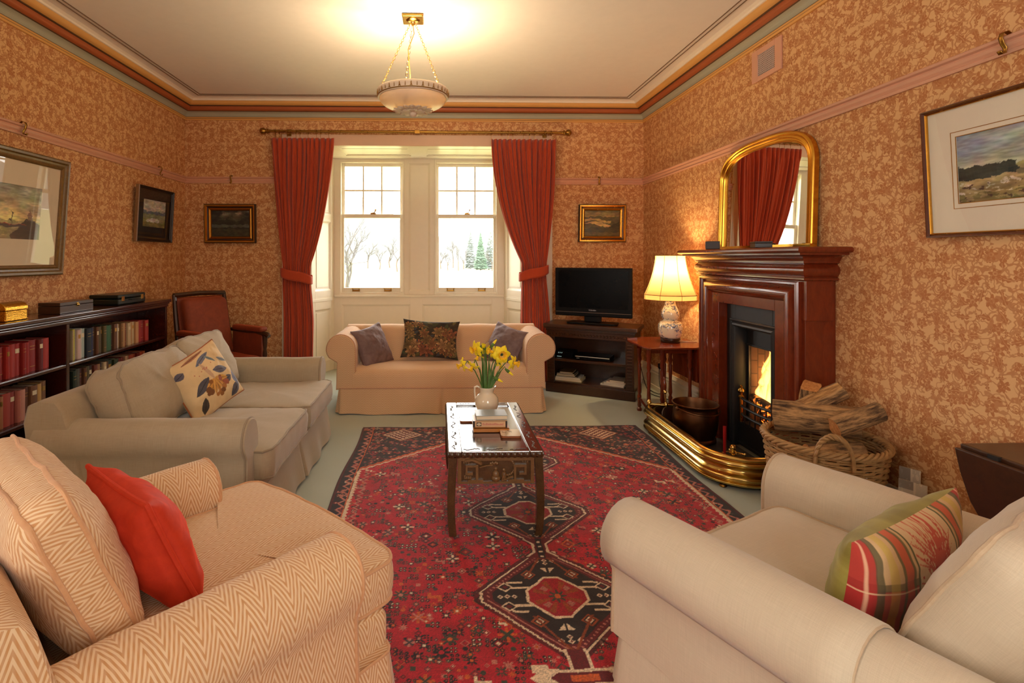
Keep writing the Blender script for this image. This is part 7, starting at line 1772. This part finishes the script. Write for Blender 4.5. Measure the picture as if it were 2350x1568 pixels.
# ornaments on the shelf
ob = thing('ornament_box', 'small wooden box with a pewter plaque at the lamp end of the mantel', 'box', (2.15, 4.06, 1.5175), R(-28))
mb = MB(); mb.box(-0.05, 0.05, -0.055, 0.055, 0.001, 0.062); mb.build('box', M_FRD, ob, smooth=False, bevel=0.003)
mb = MB(); mb.box(-0.0525, -0.05, -0.05, 0.05, 0.006, 0.056); mb.build('plaque', M_STEEL, ob, smooth=False)
ob = thing('ornament_box', 'flat dark wooden box on the mantel in front of the mirror glass', 'box', (2.16, 3.46, 1.5175), R(-20))
mb = MB(); mb.box(-0.05, 0.05, -0.08, 0.08, 0.001, 0.030); mb.build('box', M_FRD, ob, smooth=False, bevel=0.003)
mb = MB(); mb.box(-0.052, 0.052, -0.082, 0.082, 0.031, 0.042); mb.build('lid', M_FRD, ob, smooth=False, bevel=0.003)

# ------------------------------------------------------------------ vent, picture hooks
vt = thing('air_vent', 'pink framed air vent high on the chimney wall', 'vent', (XR, 3.755, 2.89))
mb = MB()
for y0, y1, z0, z1 in ((-0.17, -0.10, -0.12, 0.115), (0.10, 0.17, -0.12, 0.115), (-0.10, 0.10, 0.075, 0.115), (-0.10, 0.10, -0.12, -0.085)): mb.box(-0.016, -0.001, y0, y1, z0, z1)
mb.build('frame', M_RAIL, vt, smooth=False, bevel=0.003)
mb = MB()
for k in range(14): mb.box(-0.011, -0.008, -0.10+k*0.0154-0.003, -0.10+k*0.0154+0.003, -0.085, 0.075)
for k in range(12): mb.box(-0.0105, -0.0075, -0.10, 0.10, -0.085+k*0.0146-0.003, -0.085+k*0.0146+0.003)
mb.build('grille', flat('grille_paint', C(196, 172, 160), 0.5), vt, smooth=False)
mb = MB(); mb.box(-0.004, -0.001, -0.10, 0.10, -0.085, 0.075); mb.build('backing', flat('vent_dark', C(70, 58, 60), 0.8), vt, smooth=False)
HK = 'brass hooks on the picture rail'
def hook(label, wall, pos):
    loc, rz = {'left': ((XL, pos, 2.31), PI/2), 'right': ((XR, pos, 2.31), -PI/2), 'back': ((pos, YB, 2.31), 0)}[wall]
    mb = MB(); P = [(-0.008, 0.075), (-0.022, 0.086), (-0.040, 0.080), (-0.046, 0.06), (-0.038, 0.035), (-0.026, 0.018), (-0.030, -0.004), (-0.046, -0.010), (-0.056, 0.004)]
    mb.grid([[(x, y, z) for y, z in P] for x in (-0.009, -0.003, 0.003, 0.009)]); o = mb.build('picture_hook', M_BRASS_D, None, angle=180); o.location = loc; o.rotation_euler = (0, 0, rz)
    m = o.modifiers.new('solid', 'SOLIDIFY'); m.thickness = 0.003; tag(o, label, 'hook', HK)
hook('brass picture hook on the rail above the boat watercolour', 'left', 3.70); hook('brass picture hook on the rail above the black mounted lake view', 'left', 5.48)
hook('brass picture hook on the rail above the dark stormy landscape', 'back', -2.38); hook('brass picture hook on the rail above the river landscape', 'back', 1.86); hook('brass picture hook on the rail above the print of the moor', 'right', 2.13)

# ------------------------------------------------------------------ pendant light
PC = Vector((-0.195, 3.90, 0)); pd = thing('pendant_light', 'alabaster bowl pendant light hanging on three brass chains', 'ceiling light', (PC.x, PC.y, 2.55))
mb = MB(); mb.box(PC.x-0.078, PC.x+0.078, PC.y-0.078, PC.y+0.078, ZC-0.022, ZC-0.0005); part(mb, 'ceiling_plate', M_BRASS_D, pd, smooth=False, bevel=0.008)
mb = MB(); mb.lathe([(0.0, -0.06), (0.012, -0.058), (0.02, -0.045), (0.022, -0.034), (0.045, -0.03), (0.052, -0.022)], (PC.x, PC.y, ZC), 24, caps=False); part(mb, 'ceiling_rose', M_BRASS, pd)
def alab():
    m = NM('alabaster', 0.35, Base_Color=C(226, 204, 184)); n = m.noise(m.obj(), 8.0, 4.0); m.set('Base Color', m.mix(n, C(214, 190, 168), C(236, 220, 202))); m.set('Transmission Weight', 0.0); m.set('Subsurface Weight', 0.0)
    nt = m.nt; t = nt.nodes.new('ShaderNodeBsdfTranslucent'); t.inputs[0].default_value = C(240, 226, 190); x = nt.nodes.new('ShaderNodeMixShader'); x.inputs[0].default_value = 0.10
    o = [q_ for q_ in nt.nodes if q_.type == 'OUTPUT_MATERIAL'][0]; nt.links.new(m.b.outputs[0], x.inputs[1]); nt.links.new(t.outputs[0], x.inputs[2]); nt.links.new(x.outputs[0], o.inputs[0]); return m.mat
M_ALAB = alab()
RB = 0.248
mb = MB(); sec = [(RB*math.sin(PI/2*i/14)**0.92 if i else 0.0, 2.545+0.09*(1-math.cos(PI/2*i/14))**1.0) for i in range(15)]
inner = [(max(0.0, r_-0.008), z+0.007) for r_, z in sec[::-1]]
mb.lathe(sec+inner, (PC.x, PC.y, 0), 56, caps=False); part(mb, 'bowl', M_ALAB, pd, angle=60)
M_RIM = flat('cream_plaster', C(232, 214, 190), 0.5)
mb = MB(); mb.lathe([(RB+0.001, 2.634), (RB+0.012, 2.636), (RB+0.014, 2.648), (RB+0.010, 2.655), (RB+0.018, 2.672), (RB+0.020, 2.688), (RB+0.010, 2.698), (RB-0.006, 2.700), (RB-0.012, 2.69), (RB-0.006, 2.66), (RB-0.005, 2.640)], (PC.x, PC.y, 0), 64, caps=False); part(mb, 'rim', M_RIM, pd, angle=60)
mb = MB()
for k in range(40):
    a = 2*PI*k/40; c_ = Vector((PC.x+(RB+0.017)*math.cos(a), PC.y+(RB+0.017)*math.sin(a), 2.668)); t_ = Vector((-math.sin(a), math.cos(a), 0)); l_ = 0.016
    mb.tube([c_+Vector((0, 0, -0.016)), c_+Vector((0, 0, 0.012))], 0.0026 if k % 2 else 0.004, 6)
    if k % 2 == 0: mb.tube([c_+t_*-0.009+Vector((0, 0, -0.018)), c_+Vector((0, 0, -0.006)), c_+t_*0.009+Vector((0, 0, -0.018))], 0.002, 5)
mb.tube([(PC.x+(RB+0.013)*math.cos(2*PI*k/64), PC.y+(RB+0.013)*math.sin(2*PI*k/64), 2.645) for k in range(64)], 0.004, 6, closed=True)
part(mb, 'rim_ornament', M_BRASS_D, pd)
for ring_, nn, r0, r1, zz in ((0, 16, 0.035, 0.148, -0.004), (1, 12, 0.022, 0.098, -0.010)):
    for k in range(nn):
        a = 2*PI*(k+0.5*ring_)/nn; mb = MB(); P = []
        for i in range(9):
            u = i/8; r_ = r0+(r1-r0)*u; th = math.asin(min(0.99, (r_/RB)**(1/0.92)))*2/PI; zb_ = 2.545+0.09*(1-math.cos(PI/2*th)); w_ = 0.55*2*PI*r1/nn*math.sin(PI*min(1, 0.10+u*0.88))**0.7
            P.append([(PC.x+r_*math.cos(a)-v*w_*math.sin(a), PC.y+r_*math.sin(a)+v*w_*math.cos(a), zb_+zz-0.006*(1-abs(v))-0.006*u*u) for v in (-1, -0.5, -0.12, 0, 0.12, 0.5, 1)])
        mb.grid(P); o = part(mb, 'leaf_ornament', M_RIM, pd, angle=180); m = o.modifiers.new('solid', 'SOLIDIFY'); m.thickness = 0.003
mb = MB(); mb.lathe([(0.0, 2.497), (0.010, 2.499), (0.022, 2.506), (0.029, 2.518), (0.028, 2.532), (0.018, 2.544), (0.012, 2.55)], (PC.x, PC.y, 0), 18, caps=False); part(mb, 'boss', M_RIM, pd)
for a in (205, 322, 110):
    mb = MB(); p0 = Vector((PC.x+0.022*math.cos(R(a)), PC.y+0.022*math.sin(R(a)), ZC-0.05)); p1 = Vector((PC.x+(RB-0.004)*math.cos(R(a)), PC.y+(RB-0.004)*math.sin(R(a)), 2.698)); d = (p1-p0); n_ = 27; ax = d.normalized(); s1 = ax.cross(Vector((0, 1, 0.1))).normalized(); s2 = ax.cross(s1)
    for k in range(n_):
        c_ = p0+d*((k+0.5)/n_); hh = d.length/n_*0.64; sd_ = s1 if k % 2 else s2
        mb.tube([c_+ax*(hh*math.cos(2*PI*j/12))+sd_*(0.0075*math.sin(2*PI*j/12)) for j in range(12)], 0.0019, 5, closed=True)
    part(mb, 'chain', M_BRASS, pd)
mb = MB(); mb.tube([(PC.x, PC.y, ZC-0.05), (PC.x+0.008, PC.y, 3.12), (PC.x-0.035, PC.y-0.01, 3.0), (PC.x-0.03, PC.y, 2.9), (PC.x-0.02, PC.y, 2.8), (PC.x-0.04, PC.y, 2.70), (PC.x-0.03, PC.y, 2.62)], 0.0035, 6); part(mb, 'flex', flat('gold_flex', C(206, 150, 60), 0.5), pd)
mbb = NM('pendant_bulb_glass', 0.3, Emission_Color=C(255, 214, 150), Emission_Strength=10.0).mat
for a in (20, 140, 260):
    mb = MB(); mb.sphere((PC.x+0.09*math.cos(R(a)), PC.y+0.09*math.sin(R(a)), 2.645), 0.022, 12, 8); part(mb, 'bulb', mbb, pd)
lamp('pendant_glow', (PC.x, PC.y, 2.70), P_PENDANT, (1.0, 0.76, 0.47), 0.06)

# ------------------------------------------------------------------ outside: pale winter field, firs and bare trees
M_FIELD = NM('winter_field', 0.95); _n = M_FIELD.noise(M_FIELD.obj(), 0.6, 6.0, 0.7); _n2 = M_FIELD.noise(M_FIELD.obj(), 6.0, 4.0); M_FIELD.set('Base Color', M_FIELD.mix(_n*0.6+_n2*0.4, C(120, 112, 66), C(176, 176, 120))); M_FIELD = M_FIELD.mat
mb = MB(); mb.box(-160, 160, 7.6, 240, -1.3, -1.0); struct(mb.build('field', M_FIELD, smooth=False))
mb = MB(); P = []
for i in range(60):
    x = -220+440*i/59; P.append([(x, 235-40*j/7 if False else 236+30*j/7, -1.0+(22+9*math.sin(i*0.31+1)+5*math.sin(i*0.83))*(j/7)**1.2) for j in range(8)])
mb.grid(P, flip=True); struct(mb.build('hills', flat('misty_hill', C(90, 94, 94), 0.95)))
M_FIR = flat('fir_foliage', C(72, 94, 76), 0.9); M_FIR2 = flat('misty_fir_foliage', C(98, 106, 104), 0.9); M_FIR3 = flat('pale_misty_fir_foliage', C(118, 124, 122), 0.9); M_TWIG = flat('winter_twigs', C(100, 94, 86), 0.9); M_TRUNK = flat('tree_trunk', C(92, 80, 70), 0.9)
def fir(label, x, y, h, mat, seed):
    t = thing('fir_tree', label, 'tree', (x, y, -1.0), 0, 'trees beyond the field'); rg = random.Random(seed); mb = MB()
    for k in range(44):
        f = k/43; z = h*(0.06+0.92*f); r_ = h*0.20*(1-f)**0.8*(0.75+0.5*rg.random())+0.05; n_ = 18; vs = [(0, 0, z+h*0.06)]
        for j in range(n_): a = 2*PI*j/n_+k; q_ = r_*(0.65+0.45*rg.random())*(1 if j % 2 else 0.72); vs.append((q_*math.cos(a), q_*math.sin(a), z-h*0.035*rg.random()-0.02*h))
        mb.add(vs, [(0, 1+j, 1+(j+1) % n_) for j in range(n_)]); mb.add(vs[1:], [list(range(n_))[::-1]])
    mb.build('foliage', mat, t, smooth=False); mb = MB(); mb.cyl((0, 0, 0), (0, 0, h*0.9), h*0.02, h*0.005, 8); mb.build('trunk', M_TRUNK, t)
def bare(label, x, y, h, seed, spread=0.5, mat=None, group='trees beyond the field', base=-1.0, depth=5, lean=(0, 0)):
    t = thing('bare_tree', label, 'tree', (x, y, base), 0, group); rg = random.Random(seed); mb = MB(); tr = MB()
    def grow(p, d, L, r_, lev):
        q_ = p+d*L; m_ = p.lerp(q_, 0.5)+Vector((rg.uniform(-1, 1), rg.uniform(-1, 1), rg.uniform(-1, 1)))*L*0.08; (tr if lev == 0 else mb).tube([p, m_, q_], [r_, r_*0.85, r_*0.65], 5 if lev else 8)
        if lev >= depth: return
        for k in range(3 if lev < 3 else 2):
            e = (d+Vector((rg.uniform(-1, 1), rg.uniform(-1, 1), rg.uniform(-0.35, 0.8)))*spread*1.25).normalized(); grow(p.lerp(q_, rg.uniform(0.55, 1.0)), e, L*rg.uniform(0.58, 0.8), r_*0.6, lev+1)
    grow(Vector((0, 0, 0)), Vector((lean[0], lean[1], 1)).normalized(), h*0.32, h*0.018, 0); mb.build('branches', mat or M_TWIG, t, smooth=False); tr.build('trunk', M_TRUNK, t)
def outx(px, Y): return ((px-1037.3)/1200+0.0244)*Y
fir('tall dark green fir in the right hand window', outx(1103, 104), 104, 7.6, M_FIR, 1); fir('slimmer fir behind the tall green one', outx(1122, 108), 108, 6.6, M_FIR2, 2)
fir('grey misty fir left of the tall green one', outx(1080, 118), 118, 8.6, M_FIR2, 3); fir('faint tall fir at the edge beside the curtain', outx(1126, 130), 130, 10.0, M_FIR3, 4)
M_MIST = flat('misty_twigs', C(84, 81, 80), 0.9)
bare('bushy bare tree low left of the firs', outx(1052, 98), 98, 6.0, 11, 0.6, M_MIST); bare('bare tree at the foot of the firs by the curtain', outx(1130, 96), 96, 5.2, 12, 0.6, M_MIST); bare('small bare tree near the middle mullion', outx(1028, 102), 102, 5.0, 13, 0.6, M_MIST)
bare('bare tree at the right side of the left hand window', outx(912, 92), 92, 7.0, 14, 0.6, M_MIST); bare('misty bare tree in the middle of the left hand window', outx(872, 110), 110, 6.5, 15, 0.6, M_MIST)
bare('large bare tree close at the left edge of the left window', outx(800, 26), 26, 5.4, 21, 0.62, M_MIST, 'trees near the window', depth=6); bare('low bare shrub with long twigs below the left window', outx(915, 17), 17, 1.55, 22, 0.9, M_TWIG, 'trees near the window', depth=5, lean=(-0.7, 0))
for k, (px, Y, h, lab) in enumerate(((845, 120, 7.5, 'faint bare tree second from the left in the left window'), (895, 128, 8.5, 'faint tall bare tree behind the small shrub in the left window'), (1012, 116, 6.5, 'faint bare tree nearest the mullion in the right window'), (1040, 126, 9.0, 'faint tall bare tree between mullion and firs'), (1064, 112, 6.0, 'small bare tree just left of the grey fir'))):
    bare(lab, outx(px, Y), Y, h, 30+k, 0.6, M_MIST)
# ------------------------------------------------------------------ let the loose things come to rest clear of what carries them
from mathutils.bvhtree import BVHTree
def tree_of(o):
    M = chain(o); me = o.data
    return BVHTree.FromPolygons([M @ v.co for v in me.vertices], [list(p.vertices) for p in me.polygons])
def meshes(o): return ([o] if o.type == 'MESH' else [])+[q for c in o.children for q in meshes(c)]
def settle(o, others, d, step=0.004, most=30):
    d = Vector(d).normalized()*step; T = [tree_of(m) for q in others for m in meshes(q)]
    for k in range(most):
        if not any(tree_of(m).overlap(t) for m in meshes(o) for t in T): return k
        o.location = o.location+d
    return most
D = bpy.data.objects
for o, oth in (('log.003', ('log', 'log_basket')), ('log.001', ('log', 'log_basket'))):
    settle(D[o], [D[x] for x in oth], (-0.1, -0.1, 1), 0.006, 16)
